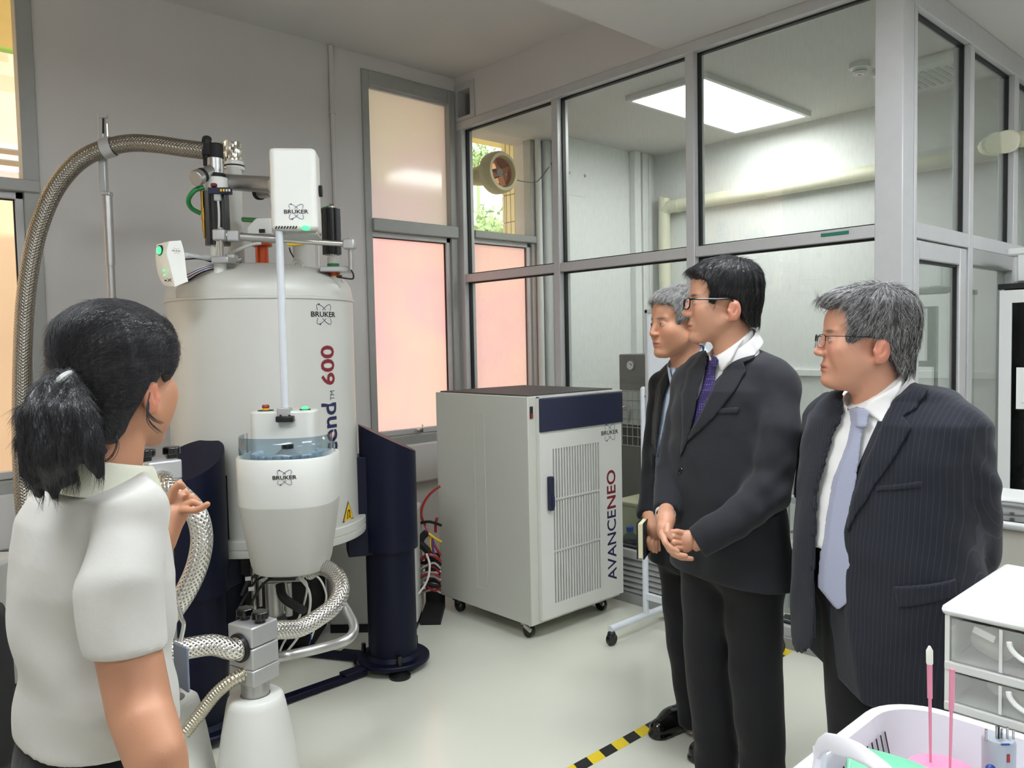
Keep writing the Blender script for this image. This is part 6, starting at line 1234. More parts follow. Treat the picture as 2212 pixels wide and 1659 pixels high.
# ------------------------------------------------------------------ man in the middle
def man_middle():
    F, L = axes(36); K = 2.47
    M2 = thing('person', 'tall man with black hair and glasses in dark suit and purple tie, hands clasped', 'person', [*at(1590, 1700, 2.47)[:2], 0], 'visitors in suits')
    hd = Head(1557, 655, 2.42, -5, scale=1.03, tone='a', pitch=.02)
    tor = Loft([(795, 1500, 1672), (840, 1474, 1684), (900, 1466, 1680), (980, 1460, 1672), (1060, 1455, 1670), (1140, 1456, 1680), (1210, 1462, 1690), (1266, 1466, 1698)], K, .66, F, L, 2.3)
    shL, shR = at(1684, 826, 2.33), at(1490, 822, 2.60); nb = at(1586, 748, 2.49)
    slv = [at(1686, 832, 2.33), at(1684, 930, 2.28), at(1662, 1060, 2.27)]; fore = [at(1662, 1060, 2.27), at(1590, 1122, 2.25), at(1507, 1171, 2.27)]; cuffd = fore[2]-fore[1]; cuffd = cuffd/np.linalg.norm(cuffd)
    slr = [at(1490, 825, 2.60), at(1464, 960, 2.60), at(1450, 1030, 2.56), at(1438, 1108, 2.44)]; cuffr = slr[3]-slr[2]; cuffr = cuffr/np.linalg.norm(cuffr)
    elb = at(1662, 1060, 2.27)
    def armS(p):
        fold = .004*np.sin(110*((p-elb)@(ZZ*.8-RH*.6)))*np.exp(-(np.linalg.norm(p-elb, axis=1)/.09)**2)
        a = smin(chain(p, slv, [.055, .060, .057]), np.maximum(chain(p, fore, [.057, .054, .047]), (p-fore[2]-cuffd*.004)@cuffd), .03)+wr(p, .0025, 1.2)+fold
        return np.minimum(a, np.maximum(chain(p, slr, [.054, .055, .052, .043]), (p-slr[3])@cuffr)+wr(p, .002, 1.3))
    def jb(p, arms=True):
        d = tor(p); d = smin(d, np.minimum(cap(p, nb-ZZ*.035, shL, .055, .052), cap(p, nb-ZZ*.035, shR, .055, .052)), .05)
        if arms: d = smin(d, armS(p), .016)
        return d+wr(p, .002)
    opening = [(1526, 740), (1622, 690), (1619, 710), (1571, 788), (1538, 839), (1492, 930), (1508, 839), (1522, 785)]; op = ppxs(opening, lambda p: jb(p, False), 2.42)
    c0 = at(1580, 900, K); front = lambda p: (p-c0)@F+.03
    WAIST = at(1580, 1130, 2.4)[2]; CH = at(1575, 1080, 2.47); hem = at(1580, 1268, 2.35)[2]; vent = ppx([(1462, 1085), (1400, 1300), (1478, 1300), (1470, 1200)], 2.35)
    def jk(p):
        d = jb(p, False); d = smax(d, -np.maximum(polyS(p, op), -front(p)), .004); d = smin(d, armS(p), .016); d = smax(d, hem+.03*np.clip((p@RH-c0@RH)*-3, -1, 1)-p[:, 2], .006); d = np.maximum(d, -cap(p, hd.wld((0, -.03, -.06)), hd.wld((0, -.04, -.24)), .062)); return d
    lo, hi = pbox([(1410, 690), (1750, 1300)], K, .42); smesh('jacket', jk, lo, hi, .0065, 'suit_charcoal', M2, 2)
    inner = lambda p: smin(smin(tor(p, -.014), cap(p, hd.wld((0, -.03, -.06)), hd.wld((0, -.04, -.16)), .061, .066), .03), np.minimum(cap(p, nb-ZZ*.035, shL, .04, .038), cap(p, nb-ZZ*.035, shR, .04, .038)), .05)
    def sh(p):
        d = inner(p); d = smax(d, (p-hd.wld((0, -.09, -.074)))@(hd.F*.605+ZZ*.796), .005); return np.maximum(d, at(1560, 1000, K)[2]-p[:, 2])
    lo, hi = pbox([(1470, 690), (1660, 1010)], K, .3); smesh('shirt', sh, lo, hi, .006, 'shirt_white', M2, 2)
    ring_collar(hd, F, 'shirt_white', M2, r=.069, fdir=F+hd.F*.6)
    piece('collar_wing', sh, [(1606, 728), (1584, 768), (1557, 803), (1543, 776), (1556, 764)], 2.42, 'shirt_white', M2, .010, .004)
    piece('tie', inner, [(1523, 772), (1540, 767), (1549, 778), (1541, 797), (1542, 830), (1526, 872), (1490, 934), (1503, 870), (1523, 797)], 2.36, 'tie_purple', M2, .014, .004, front=front)
    jt = lambda p: jb(p, False)
    piece('lapel', jt, [(1619, 710), (1636, 730), (1643, 744), (1625, 772), (1603, 784), (1611, 801), (1540, 902), (1481, 957), (1466, 990), (1484, 944), (1538, 839), (1571, 788)], 2.36, 'suit_charcoal', M2, .0075, .004, front=front)
    piece('lapel', jt, [(1524, 752), (1502, 772), (1482, 800), (1470, 850), (1473, 930), (1466, 990), (1488, 936), (1508, 839), (1523, 785)], 2.42, 'suit_charcoal', M2, .0075, .004, front=front)
    piece('pocket_welt', jt, [(1548, 894), (1550, 881), (1597, 879), (1594, 893)], 2.33, 'suit_charcoal', M2, .005, .003, front=front)
    vp = ppx([(1690, 1075), (1702, 1140), (1717, 1253), (1701, 1240), (1690, 1200)], 2.5); o_ = at(1700, 1160, 2.50); o_ = o_-RH*(o_@RH)-ZZ*o_[2]; MB().prism(vp, o_, RH, ZZ, FH, .012).build('jacket_vent', 'suit_charcoal', M2, bevel=.003)
    for (a, b) in ((1471, 1017), (1461, 1082)):
        d = ray(a, b); ts = np.linspace(2.0, 2.7, 400); pts = (CAM+d[None]*ts[:, None]).astype(np.float32); v = jt(pts); i = np.argmax(v < 0); button(pts[i], -d/np.linalg.norm(d)*.6+F*.6, M2)
    # trousers
    pel = Loft([(1160, 1490, 1668), (1235, 1484, 1674)], 2.47, .60, F, L, 2.2, bot=.03, bk=.08)
    lgA = [at(1624, 1200, 2.43), at(1632, 1440, 2.42), at(1645, 1620, 2.42), at(1650, 1760, 2.42)]; lgB = [at(1526, 1200, 2.52), at(1528, 1440, 2.55), at(1546, 1600, 2.55), at(1550, 1745, 2.55)]
    def tr(p):
        d = smin(pel(p), chain(p, lgA, [.092, .081, .070, .066]), .06); e = chain(p, lgB, [.086, .071, .070, .066]); d = smin(d, e, .025); d = np.maximum(d, .03-p[:, 2])
        return d+wr(p, .002, .9)+.004*np.sin(p[:, 2]*70+8*np.sin(p[:, 0]*20))*np.clip((.35-p[:, 2])/.3, 0, 1)
    lo, hi = pbox([(1440, 1180), (1720, 1800)], 2.47, .3); lo[2] = 0; smesh('trousers', tr, lo, hi, .0075, 'trouser_black', M2, 2)
    for f_ in (lgA[3], lgB[3]): shoe(f_+F*.17, f_-F*.09, .1, M2)
    # clasped hands
    k1 = 2.27; A = lambda a, b, k=k1: at(a, b, k)
    left = hand([([A(1478, 1152), A(1462, 1148, 2.26), A(1446, 1150, 2.27)], [.0105, .0095, .0085]), ([A(1474, 1162), A(1456, 1158, 2.26), A(1447, 1166, 2.28)], [.011, .010, .009]), ([A(1472, 1174), A(1456, 1172, 2.25), A(1446, 1182, 2.28)], [.011, .0105, .009]), ([A(1476, 1184), A(1460, 1184, 2.25), A(1452, 1192, 2.27)], [.010, .010, .0085])], [(A(1502, 1170, 2.29), A(1486, 1166), .024, .022), (A(1486, 1158), A(1482, 1182), .016, .016)])
    right = hand([([A(1442, 1136, 2.28), A(1441, 1150, 2.26), A(1449, 1162, 2.255)], [.0125, .0115, .0095]), ([A(1430, 1152, 2.27), A(1437, 1172, 2.24), A(1449, 1184, 2.235), A(1463, 1191, 2.235)], [.0115, .0105, .010, .0085]), ([A(1436, 1168, 2.27), A(1447, 1188, 2.24), A(1462, 1198, 2.235), A(1481, 1201, 2.235)], [.0115, .0105, .0095, .0085]), ([A(1442, 1178, 2.29), A(1455, 1197, 2.26), A(1472, 1205, 2.25), A(1494, 1207, 2.25)], [.011, .010, .009, .008])], [(A(1439, 1104, 2.38), A(1438, 1122, 2.33), .024, .026), (A(1438, 1122, 2.33), A(1437, 1146, 2.29), .025, .021), (A(1431, 1138, 2.29), A(1433, 1156, 2.29), .014, .013)])
    def core(p): return smin(smin(np.maximum(tor(p, -.045), WAIST-p[:, 2]), np.minimum(chain(p, slv+fore[1:]+[A(1486, 1167, 2.275)], [.035, .04, .038, .034, .028, .018]), chain(p, slr+[A(1438, 1140, 2.30)], [.035, .038, .035, .026, .018])), .03), np.minimum(chain(p, [CH]+lgA, [.06, .055, .055, .05, .04]), chain(p, [CH]+lgB, [.06, .055, .05, .05, .04])), .05)
    lo, hi = hd.bounds(); hl, hh = pbox([(1405, 1095), (1520, 1225)], 2.3, .16); cl, ch_ = pbox([(1420, 800), (1740, 1790)], K, .35)
    hands = lambda p: np.minimum(left(p), right(p))
    smesh('body', hd.head, lo, hi, .0020, 'skin', M2, 1, hd.tint, [(hands, hl, hh, .0022), (core, cl, ch_, .014)])
    MB().lathe([(.029, -.03), (.0325, -.03), (.0315, .008), (.028, .008)], slr[3], cuffr, n=28, cap=False).build('shirt_cuff', 'shirt_white', M2)
    def tuft(d, p, q): return smin(d, ell(q, (0, .07, .092), (.05, .03, .014)), .015)
    hr = hd.hair('hair', PMALE, .010, 'hair_black', M2, top=.010, amp=.0022, extra=tuft, back=.006)
    strands('hair_strands', hr, hd, 6000, 'hair_black', M2, (.012, .034), .10, .00040, seed=2)
    hd.glasses(M2, 'full')
man_middle()
# ------------------------------------------------------------------ man on the right
def man_right():
    F, L = axes(34); K = 2.12
    M3 = thing('person', 'grey haired man with glasses in pinstripe jacket, white shirt and silver tie', 'person', [*at(1920, 1650, 2.12)[:2], 0], 'visitors in suits')
    cloth('suit_pinstripe', (35, 37, 46), stripe=((50, 52, 62), tuple(L), 95, .12)); hd = Head(1862, 735, 2.08, -10, scale=1.06, wide=1.04, tone='c', brow=(96, 84, 78), jowl=1, pitch=.03)
    tor = Loft([(858, 1810, 2040), (905, 1778, 2076), (980, 1764, 2080), (1080, 1756, 2062), (1180, 1748, 2064), (1290, 1746, 2085), (1400, 1748, 2105), (1470, 1752, 2112)], K, .70, F, L, 2.25)
    nb = at(1915, 850, 2.14); shL, shR = at(2066, 930, 1.98), at(1800, 910, 2.27)
    slv = [at(2072, 935, 1.98), at(2090, 1050, 1.98), at(2092, 1180, 2.06)]; fore = [at(2092, 1180, 2.06), at(2062, 1246, 2.22), at(2030, 1290, 2.4)]
    slr = [at(1800, 915, 2.27), at(1790, 1060, 2.36), at(1810, 1180, 2.45)]
    def armS(p):
        e_ = at(2120, 1010, 1.95); fold = .005*np.sin(95*((p-e_)@(ZZ*.85+RH*.5)))*np.exp(-(np.linalg.norm(p-e_, axis=1)/.10)**2)
        return np.minimum(smin(chain(p, slv, [.060, .074, .070]), chain(p, fore, [.070, .06, .05]), .03)+wr(p, .003, 1.1)+fold, chain(p, slr, [.055, .055, .05]))
    def jb(p, arms=True):
        d = tor(p); d = smin(d, np.minimum(cap(p, nb-ZZ*.03, shL, .06, .062), cap(p, nb-ZZ*.03, shR, .06, .055)), .05)
        if arms: d = smin(d, armS(p), .02)
        return d+wr(p, .002)
    opening = [(1826, 848), (1850, 820), (1960, 790), (1954, 808), (1926, 862), (1904, 912), (1876, 978), (1841, 1069), (1824, 1150), (1827, 1292), (1836, 1380), (1854, 1483), (1900, 1600), (1740, 1600), (1762, 1392), (1766, 1366), (1764, 1250), (1766, 1171), (1769, 1081), (1775, 1044), (1803, 940), (1824, 890)]
    op = ppxs(opening, lambda p: jb(p, False), 2.08); c0 = at(1910, 1000, K); front = lambda p: (p-c0)@F+.035; hem = at(1900, 1480, 2.1)[2]; WAIST = at(1900, 1160, 2.1)[2]; CH = at(1910, 1120, 2.14)
    def jk(p):
        d = jb(p, False); d = smax(d, -np.maximum(polyS(p, op), -front(p)), .004); d = smin(d, armS(p), .016); d = smax(d, hem-.0-p[:, 2], .006); return np.maximum(d, -cap(p, hd.wld((0, -.03, -.06)), hd.wld((0, -.04, -.24)), .066*1.06))
    lo, hi = pbox([(1720, 780), (2180, 1500)], K, .46); smesh('jacket', jk, lo, hi, .0065, 'suit_pinstripe', M3, 2)
    inner = lambda p: smin(smin(tor(p, -.016), cap(p, hd.wld((0, -.03, -.06)), hd.wld((0, -.04, -.16)), .066, .070), .03), np.minimum(cap(p, nb-ZZ*.03, shL, .042, .04), cap(p, nb-ZZ*.03, shR, .042, .04)), .05)
    def sh(p):
        d = inner(p); d = smax(d, (p-hd.wld((0, -.09, -.078)))@(hd.F*.605+ZZ*.796), .005); return np.maximum(d, at(1800, 1200, 2.05)[2]-p[:, 2])+wr(p, .0015, 1.4)
    lo, hi = pbox([(1745, 780), (2020, 1210)], K, .34); smesh('shirt', sh, lo, hi, .006, 'shirt_white', M3, 2)
    fn_ = lambda p: (p-nb)@F+.04
    cb = lambda p: smin(sh(p), jb(p, False)+.01, .01)
    ring_collar(hd, F, 'shirt_white', M3, tip=.06, r=.075, fdir=F+hd.F*.6)
    piece('collar_wing', sh, [(1944, 818), (1926, 862), (1903, 914), (1862, 884), (1872, 866)], 2.08, 'shirt_white', M3, .012, .004)
    piece('tie', inner, [(1835, 882), (1850, 878), (1866, 890), (1858, 922), (1853, 950), (1846, 1003), (1835, 1094), (1828, 1153), (1829, 1292), (1801, 1311), (1766, 1268), (1771, 1197), (1787, 1098), (1800, 1028), (1825, 965), (1836, 920)], 2.00, 'tie_grey', M3, .014, .004, front=front)
    piece('tie_knot', inner, [(1833, 884), (1850, 877), (1868, 890), (1860, 922), (1837, 921)], 2.0, 'tie_grey', M3, .021, .004, front=front)
    jt = lambda p: jb(p, False)
    piece('lapel', jt, [(1954, 806), (1978, 832), (1973, 884), (1948, 898), (1966, 921), (1919, 1002), (1876, 1065), (1836, 1130), (1824, 1152), (1841, 1069), (1876, 978), (1904, 912), (1926, 862)], 2.03, 'suit_pinstripe', M3, .0075, .004, front=front)
    piece('lapel', jt, [(1824, 850), (1800, 866), (1780, 885), (1770, 940), (1760, 1040), (1760, 1110), (1775, 1044), (1803, 940), (1824, 890)], 2.06, 'suit_pinstripe', M3, .0075, .004, front=front)
    piece('pocket_welt', jt, [(1889, 1062), (1891, 1049), (1990, 1038), (1988, 1052)], 1.98, 'suit_pinstripe', M3, .0045, .003, front=front); piece('pocket_flap', jt, [(1929, 1266), (2062, 1249), (2064, 1284), (1938, 1311)], 1.96, 'suit_pinstripe', M3, .007, .003, front=lambda p: -(p-at(1960, 1280, 2.1))@FH)
    pel = Loft([(1150, 1790, 2050), (1290, 1786, 2056)], K, .56, F, L, 2.2, bot=.04, bk=.08); lgA = [at(1985, 1290, 2.08), at(1985, 1640, 2.1), at(1990, 1860, 2.12), at(1990, 1960, 2.12)]; lgB = [at(1856, 1270, 2.16), at(1862, 1600, 2.2), at(1880, 1800, 2.22), at(1880, 1920, 2.22)]
    def tr(p):
        d = smin(pel(p), chain(p, lgA, [.11, .09, .075, .07]), .06); d = smin(d, chain(p, lgB, [.105, .088, .072, .068]), .03); return np.maximum(d, .03-p[:, 2])+wr(p, .002, .9)
    lo, hi = pbox([(1740, 1140), (2100, 1980)], K, .34); lo[2] = 0; smesh('trousers', tr, lo, hi, .009, 'trouser_black', M3, 2)
    for f_ in (lgA[3], lgB[3]): shoe(f_+F*.17, f_-F*.09, .1, M3)
    hb = fore[2]; hfn = hand([([hb, hb+RH*(-.05)-ZZ*(.02+.012*i), hb-RH*.09-ZZ*(.03+.012*i)], [.011, .010, .008]) for i in range(4)]+[([hb, hb-RH*.03+ZZ*.03, hb-RH*.06+ZZ*.03], [.012, .011, .009])], [(hb, hb-RH*.05-ZZ*.02, .03, .03)])
    def core(p): return smin(smin(np.maximum(tor(p, -.045), WAIST-p[:, 2]), np.minimum(chain(p, slv+fore[1:]+[hb-RH*.03], [.035, .045, .045, .036, .03, .026]), chain(p, slr, [.035, .038, .035])), .03), np.minimum(chain(p, [CH]+lgA, [.06, .055, .055, .05, .04]), chain(p, [CH]+lgB, [.06, .055, .05, .05, .04])), .05)
    lo, hi = hd.bounds(); hl, hh = hb-.14, hb+.14; cl, ch_ = pbox([(1740, 880), (2180, 1960)], K, .45)
    smesh('body', hd.head, lo, hi, .0020, 'skin', M3, 1, hd.tint, [(hfn, hl, hh, .004), (core, cl, ch_, .014)])
    prof = [(.098, .100), (.090, .086), (.066, .078), (.052, .068), (.050, .03), (.050, -.02), (.038, -.026), (.026, -.004), (.010, .008), (-.012, .006), (-.040, -.002), (-.052, -.045), (-.072, -.076), (-.15, -.074), (-.17, .2), (.1, .2)]
    def tuft(d, p, q): return smin(d, ell(q, (0, .060, .100), (.055, .045, .018)), .02)
    hr = hd.hair('hair', prof, .013, 'hair_silver', M3, top=.010, amp=.0024, extra=tuft, back=.012)
    strands('hair_strands', hr, hd, 5000, 'hair_light', M3, (.016, .04), .05, .00036, seed=3); strands('hair_strands', hr, hd, 5000, 'hair_dark', M3, (.016, .042), .08, .00040, seed=4)
    hd.glasses(M3, 'half')
man_right()
# ------------------------------------------------------------------ man at the back
def man_back():
    F, L = axes(36); K = 2.97
    M1 = thing('person', 'grey haired man in black suit behind the others, holding a notebook', 'person', [*at(1480, 1590, 2.97)[:2], 0], 'visitors in suits')
    hd = Head(1462, 700, 2.90, 21, scale=1.02, tone='b', brow=(90, 82, 78), pitch=-.02)
    tor = Loft([(812, 1452, 1570), (850, 1430, 1590), (920, 1424, 1592), (1000, 1416, 1588), (1090, 1412, 1590), (1170, 1412, 1596), (1220, 1412, 1600)], K, .66, F, L, 2.3)
    nb = at(1490, 778, 2.99); shL, shR = at(1586, 830, 2.84), at(1432, 828, 3.12)
    slr = [at(1431, 832, 3.12), at(1418, 960, 3.12), at(1411, 1040, 3.06), at(1400, 1118, 2.96)]; cuffr = slr[3]-slr[2]; cuffr = cuffr/np.linalg.norm(cuffr); slv = [at(1586, 832, 2.84), at(1600, 960, 2.82), at(1590, 1080, 2.84), at(1560, 1180, 2.84)]
    armS = lambda p: np.minimum(np.maximum(chain(p, slr, [.052, .053, .050, .043]), (p-slr[3])@cuffr), chain(p, slv, [.052, .055, .052, .044]))+wr(p, .002, 1.2)
    def jb(p, arms=True):
        d = tor(p); d = smin(d, np.minimum(cap(p, nb-ZZ*.035, shL, .055, .052), cap(p, nb-ZZ*.035, shR, .055, .05)), .05)
        if arms: d = smin(d, armS(p), .018)
        return d+wr(p, .0018)
    op = ppxs([(1451, 772), (1470, 750), (1525, 735), (1512, 790), (1490, 900), (1470, 1060), (1455, 1110), (1416, 1110), (1416, 966), (1424, 912), (1433, 851), (1448, 809)], lambda p: jb(p, False), 2.92); c0 = at(1500, 950, K); front = lambda p: (p-c0)@F+.03; hem = at(1500, 1222, 2.95)[2]; WAIST = at(1500, 1110, 2.95)[2]; CH = at(1505, 1080, 2.97)
    def jk(p):
        d = jb(p, False); d = smax(d, -np.maximum(polyS(p, op), -front(p)), .004); d = smin(d, armS(p), .016); d = smax(d, hem-p[:, 2], .006); return np.maximum(d, -cap(p, hd.wld((0, -.03, -.06)), hd.wld((0, -.04, -.24)), .062))
    lo, hi = pbox([(1370, 730), (1640, 1250)], K, .42); smesh('jacket', jk, lo, hi, .007, 'suit_black', M1, 2)
    inner = lambda p: smin(smin(tor(p, -.014), cap(p, hd.wld((0, -.03, -.06)), hd.wld((0, -.04, -.16)), .060, .065), .03), np.minimum(cap(p, nb-ZZ*.035, shL, .04, .038), cap(p, nb-ZZ*.035, shR, .04, .038)), .05)
    def sh(p): d = smax(inner(p), (p-hd.wld((0, -.09, -.078)))@(hd.F*.605+ZZ*.796), .005); return np.maximum(d, at(1440, 1110, K)[2]-p[:, 2])
    lo, hi = pbox([(1400, 730), (1600, 1120)], K, .3); smesh('shirt', sh, lo, hi, .006, 'shirt_blue', M1, 2)
    ring_collar(hd, F, 'shirt_blue', M1, r=.068, fdir=F+hd.F*.6)
    piece('tie', inner, [(1457, 795), (1472, 791), (1474, 806), (1467, 818), (1462, 900), (1446, 1000), (1432, 1060), (1420, 1076), (1414, 1050), (1418, 990), (1436, 905), (1452, 850), (1460, 818)], 2.86, 'tie_check', M1, .013, .004, front=front)
    jt = lambda p: jb(p, False); piece('lapel', jt, [(1450, 778), (1438, 800), (1420, 830), (1414, 900), (1412, 1000), (1417, 966), (1424, 912), (1433, 851), (1448, 809)], 2.90, 'suit_black', M1, .007, .004, front=front)
    pel = Loft([(1130, 1426, 1588), (1215, 1424, 1590)], K, .64, F, L, 2.2, bot=.04, bk=.08); lgA = [at(1550, 1200, 2.92), at(1545, 1400, 2.92), at(1545, 1600, 2.92)]; lgB = [at(1464, 1200, 3.05), at(1480, 1400, 3.05), at(1496, 1525, 3.05), at(1500, 1560, 3.05)]
    def tr(p): d = smin(pel(p), chain(p, lgA, [.082, .072, .062]), .04); return np.maximum(smin(d, chain(p, lgB, [.078, .068, .060, .06]), .02), .045-p[:, 2])+wr(p, .002, .9)
    lo, hi = pbox([(1400, 1140), (1640, 1660)], K, .3); lo[2] = 0; smesh('trousers', tr, lo, hi, .008, 'trouser_black', M1, 2)
    t_ = pl(2, 0, 1404, 1598); shoe(t_, t_-F*.27, .09, M1); t_ = pl(2, 0, 1490, 1650); shoe(t_, t_-F*.27, .09, M1)
    A = lambda a, b, k=2.9: at(a, b, k)
    hfn = hand([([A(1406, 1150), A(1399, 1170, 2.88), A(1404, 1186, 2.88)], [.011, .010, .009]), ([A(1411, 1152), A(1408, 1176, 2.88), A(1412, 1190, 2.88)], [.011, .010, .009]), ([A(1416, 1152), A(1416, 1178, 2.89), A(1418, 1192, 2.89)], [.011, .010, .008]), ([A(1420, 1150), A(1422, 1176, 2.9), A(1424, 1188, 2.9)], [.010, .009, .008]), ([A(1403, 1130), A(1396, 1146, 2.9), A(1394, 1160, 2.9)], [.012, .011, .009])], [(A(1402, 1112, 2.95), A(1408, 1140), .025, .028), (A(1408, 1140), A(1414, 1152), .026, .022)])
    def core(p): return smin(smin(np.maximum(tor(p, -.045), WAIST-p[:, 2]), np.minimum(chain(p, slr+[A(1408, 1140)], [.035, .038, .035, .026, .02]), chain(p, slv, [.035, .038, .035, .026])), .03), np.minimum(chain(p, [CH]+lgA, [.06, .055, .055, .045]), chain(p, [CH]+lgB, [.06, .055, .05, .045, .04])), .05)
    lo, hi = hd.bounds(); hl, hh = pbox([(1385, 1100), (1432, 1200)], 2.9, .12); cl, ch_ = pbox([(1390, 820), (1630, 1600)], K, .35)
    smesh('body', hd.head, lo, hi, .0021, 'skin', M1, 1, hd.tint, [(hfn, hl, hh, .003), (core, cl, ch_, .014)])
    hr = hd.hair('hair', PMALE, .009, 'hair_grey', M1, top=.012, amp=.0024); strands('hair_strands', hr, hd, 4000, 'hair_light', M1, (.012, .03), .08, .0004, seed=5); strands('hair_strands', hr, hd, 2500, 'hair_dark', M1, (.012, .03), .08, .0004, seed=6)
    nbk = thing('notebook', 'black covered notebook with cream pages in the hand of the man at the back', 'notebook', at(1388, 1196, 2.92)); c_ = at(1391, 1160, 2.9); R_ = np.stack([F, L, ZZ], 1)@rotm(0, .06, 0)
    ax_ = np.stack([RH*.35+FH*.94, RH*.94-FH*.35, ZZ], 1); MB().box(c_+RH*.0, (.13, .018, .125), ax_).build('pages', 'cream_pages', nbk, bevel=.002)
    for s_ in (-1, 1): MB().box(c_+ax_[:, 1]*.0115*s_, (.136, .004, .132), ax_).build('cover', 'black_matte', nbk, bevel=.0015)
mat('cream_pages', (226, 222, 188), .8)
man_back()
# ------------------------------------------------------------------ woman in the foreground
def woman():
    F, L = axes(46, 1); K = 1.36
    Wm = thing('person', 'woman with black ponytail in white short sleeved top, seen from behind, gesturing', 'person', [*at(190, 1650, 1.36)[:2], 0])
    hd = Head(262, 824, 1.36, 76, sgn=1, scale=.985, tone='w', brow=(40, 34, 34), pitch=-.03, wide=.98)
    tor = Loft([(1010, 130, 300), (1060, 70, 338), (1110, 36, 356), (1180, 18, 372), (1240, 15, 388), (1310, 18, 384), (1394, 24, 383), (1450, 34, 384), (1500, 30, 390), (1575, 30, 392)], K, .72, F, L, 2.15, top=.0, bot=.0)
    nb = at(225, 1000, 1.36); shR, shL = at(285, 1105, 1.24), at(120, 1085, 1.50)
    slv = [at(285, 1110, 1.25), at(262, 1265, 1.19), at(270, 1408, 1.175)]; ce = slv[2]-slv[1]; ce = ce/np.linalg.norm(ce); lsl = [at(150, 1090, 1.52), at(260, 1170, 1.62), at(330, 1180, 1.66)]
    def top_(p, sl=True):
        d = smin(tor(p), np.minimum(cap(p, nb-ZZ*.02, shR, .055, .052), cap(p, nb-ZZ*.02, shL, .055, .05)), .05)
        if sl: d = smin(d, np.maximum(chain(p, slv, [.052, .062, .056]), (p-slv[2])@ce), .014); d = smin(d, np.maximum(chain(p, lsl, [.05, .052, .05]), 9*0+(p-lsl[2])@((lsl[2]-lsl[1])/np.linalg.norm(lsl[2]-lsl[1]))), .02)
        d = d+.004*np.sin(40*(p[:, 2]-at(200, 1440, K)[2]))*np.exp(-((p[:, 2]-at(200, 1440, K)[2])/.05)**2)
        fz = p[:, 2]-at(200, 1400, K)[2]; d = d+.005*np.sin(34*fz+16*(p@RH)+2.5*np.sin(9*(p@FH)))*np.exp(-(fz/.10)**2)
        return d+wr(p, .0022, .8)
    hem = at(230, 1583, 1.33)[2]; WAIST = at(230, 1480, 1.33)[2]
    def tp(p):
        d = top_(p); d = smax(d, hem-p[:, 2], .004); d = np.maximum(d, (p-hd.wld((0, .0, -.150)))@(ZZ*.93-F*.3)); return np.maximum(d, -cap(p, hd.wld((0, -.03, -.08)), hd.wld((0, -.04, -.26)), .058))
    lo, hi = pbox([(0, 960), (420, 1620)], K, .40); smesh('knit_top', tp, lo, hi, .006, 'knit_white', Wm, 2)
    # collar wrapped around the neck
    ctr = hd.wld((0, -.035, -.150)); rows = []; U = ZZ*.97+F*.22; U = U/np.linalg.norm(U); Fp = F-U*(F@U); Fp /= np.linalg.norm(Fp); Lp = np.cross(U, Fp)
    for (r_, h_) in ((.058, .012), (.061, .017), (.067, .010), (.078, -.014), (.090, -.038), (.092, -.042)):
        rows.append([ctr+U*(h_-.010*max(0, math.cos(a))**2*(r_ > .08))+(Fp*math.cos(a)*(1+.08*math.cos(a))+Lp*math.sin(a))*r_*(1+.06*max(0, math.cos(a))*(r_ > .08)) for a in np.linspace(math.radians(18), math.radians(342), 48)])
    o = MB().grid(rows).build('collar', 'collar_cream', Wm, ang=80); s_ = o.modifiers.new('s', 'SOLIDIFY'); s_.thickness = .004; ss = o.modifiers.new('u', 'SUBSURF'); ss.levels = 1; ss.render_levels = 2
    # arms and hand
    arm = [at(272, 1380, 1.18), at(303, 1535, 1.16), at(343, 1660, 1.12), at(385, 1800, 1.08)]; lar = [at(150, 1090, 1.52), at(318, 1225, 1.62), at(350, 1170, 1.64), at(376, 1112, 1.66)]
    A = lambda a, b, k=1.68: at(a, b, k); rh_ = arm[3]
    lh = hand([([A(371, 1076, 1.65), A(377, 1055, 1.645), A(388, 1045, 1.645), A(395, 1051, 1.65)], [.0110, .0100, .0092, .0080]), ([A(386, 1074, 1.675), A(400, 1063, 1.675), A(409, 1071, 1.68)], [.0095, .0088, .0078]), ([A(392, 1082, 1.665), A(412, 1073, 1.66), A(424, 1081, 1.665)], [.0098, .0090, .0080]), ([A(396, 1092, 1.655), A(419, 1085, 1.648), A(432, 1092, 1.653)], [.0095, .0088, .0078]), ([A(396, 1101, 1.645), A(422, 1103, 1.632), A(437, 1097, 1.628), A(448, 1089, 1.628)], [.0092, .0086, .0080, .0070])], [(A(376, 1114, 1.66), A(383, 1092), .021, .019), (A(383, 1092), A(388, 1080, 1.67), .019, .016), (A(378, 1078), A(392, 1098, 1.665), .014, .014), (A(376, 1070, 1.66), A(388, 1078, 1.67), .011, .012)])
    rhd = hand([([rh_, rh_+(arm[3]-arm[2])*.5+F*.012*(i-1.5), rh_+(arm[3]-arm[2])*.9+F*.014*(i-1.5)-ZZ*.01], [.011, .010, .008]) for i in range(4)]+[([rh_, rh_+F*.04-ZZ*.02, rh_+F*.05-ZZ*.06], [.012, .011, .009])], [(rh_, rh_+(arm[3]-arm[2])*.45, .026, .03)])
    def limbs(p):
        a = chain(p, arm, [.046, .045, .039, .026]); a = smin(a, cap(p, at(322, 1560, 1.13), at(350, 1620, 1.11), .026, .024), .03); b = chain(p, lar, [.035, .030, .028, .0245]); return smin(smin(a, rhd(p), .02), smin(b, lh(p), .012), .01)
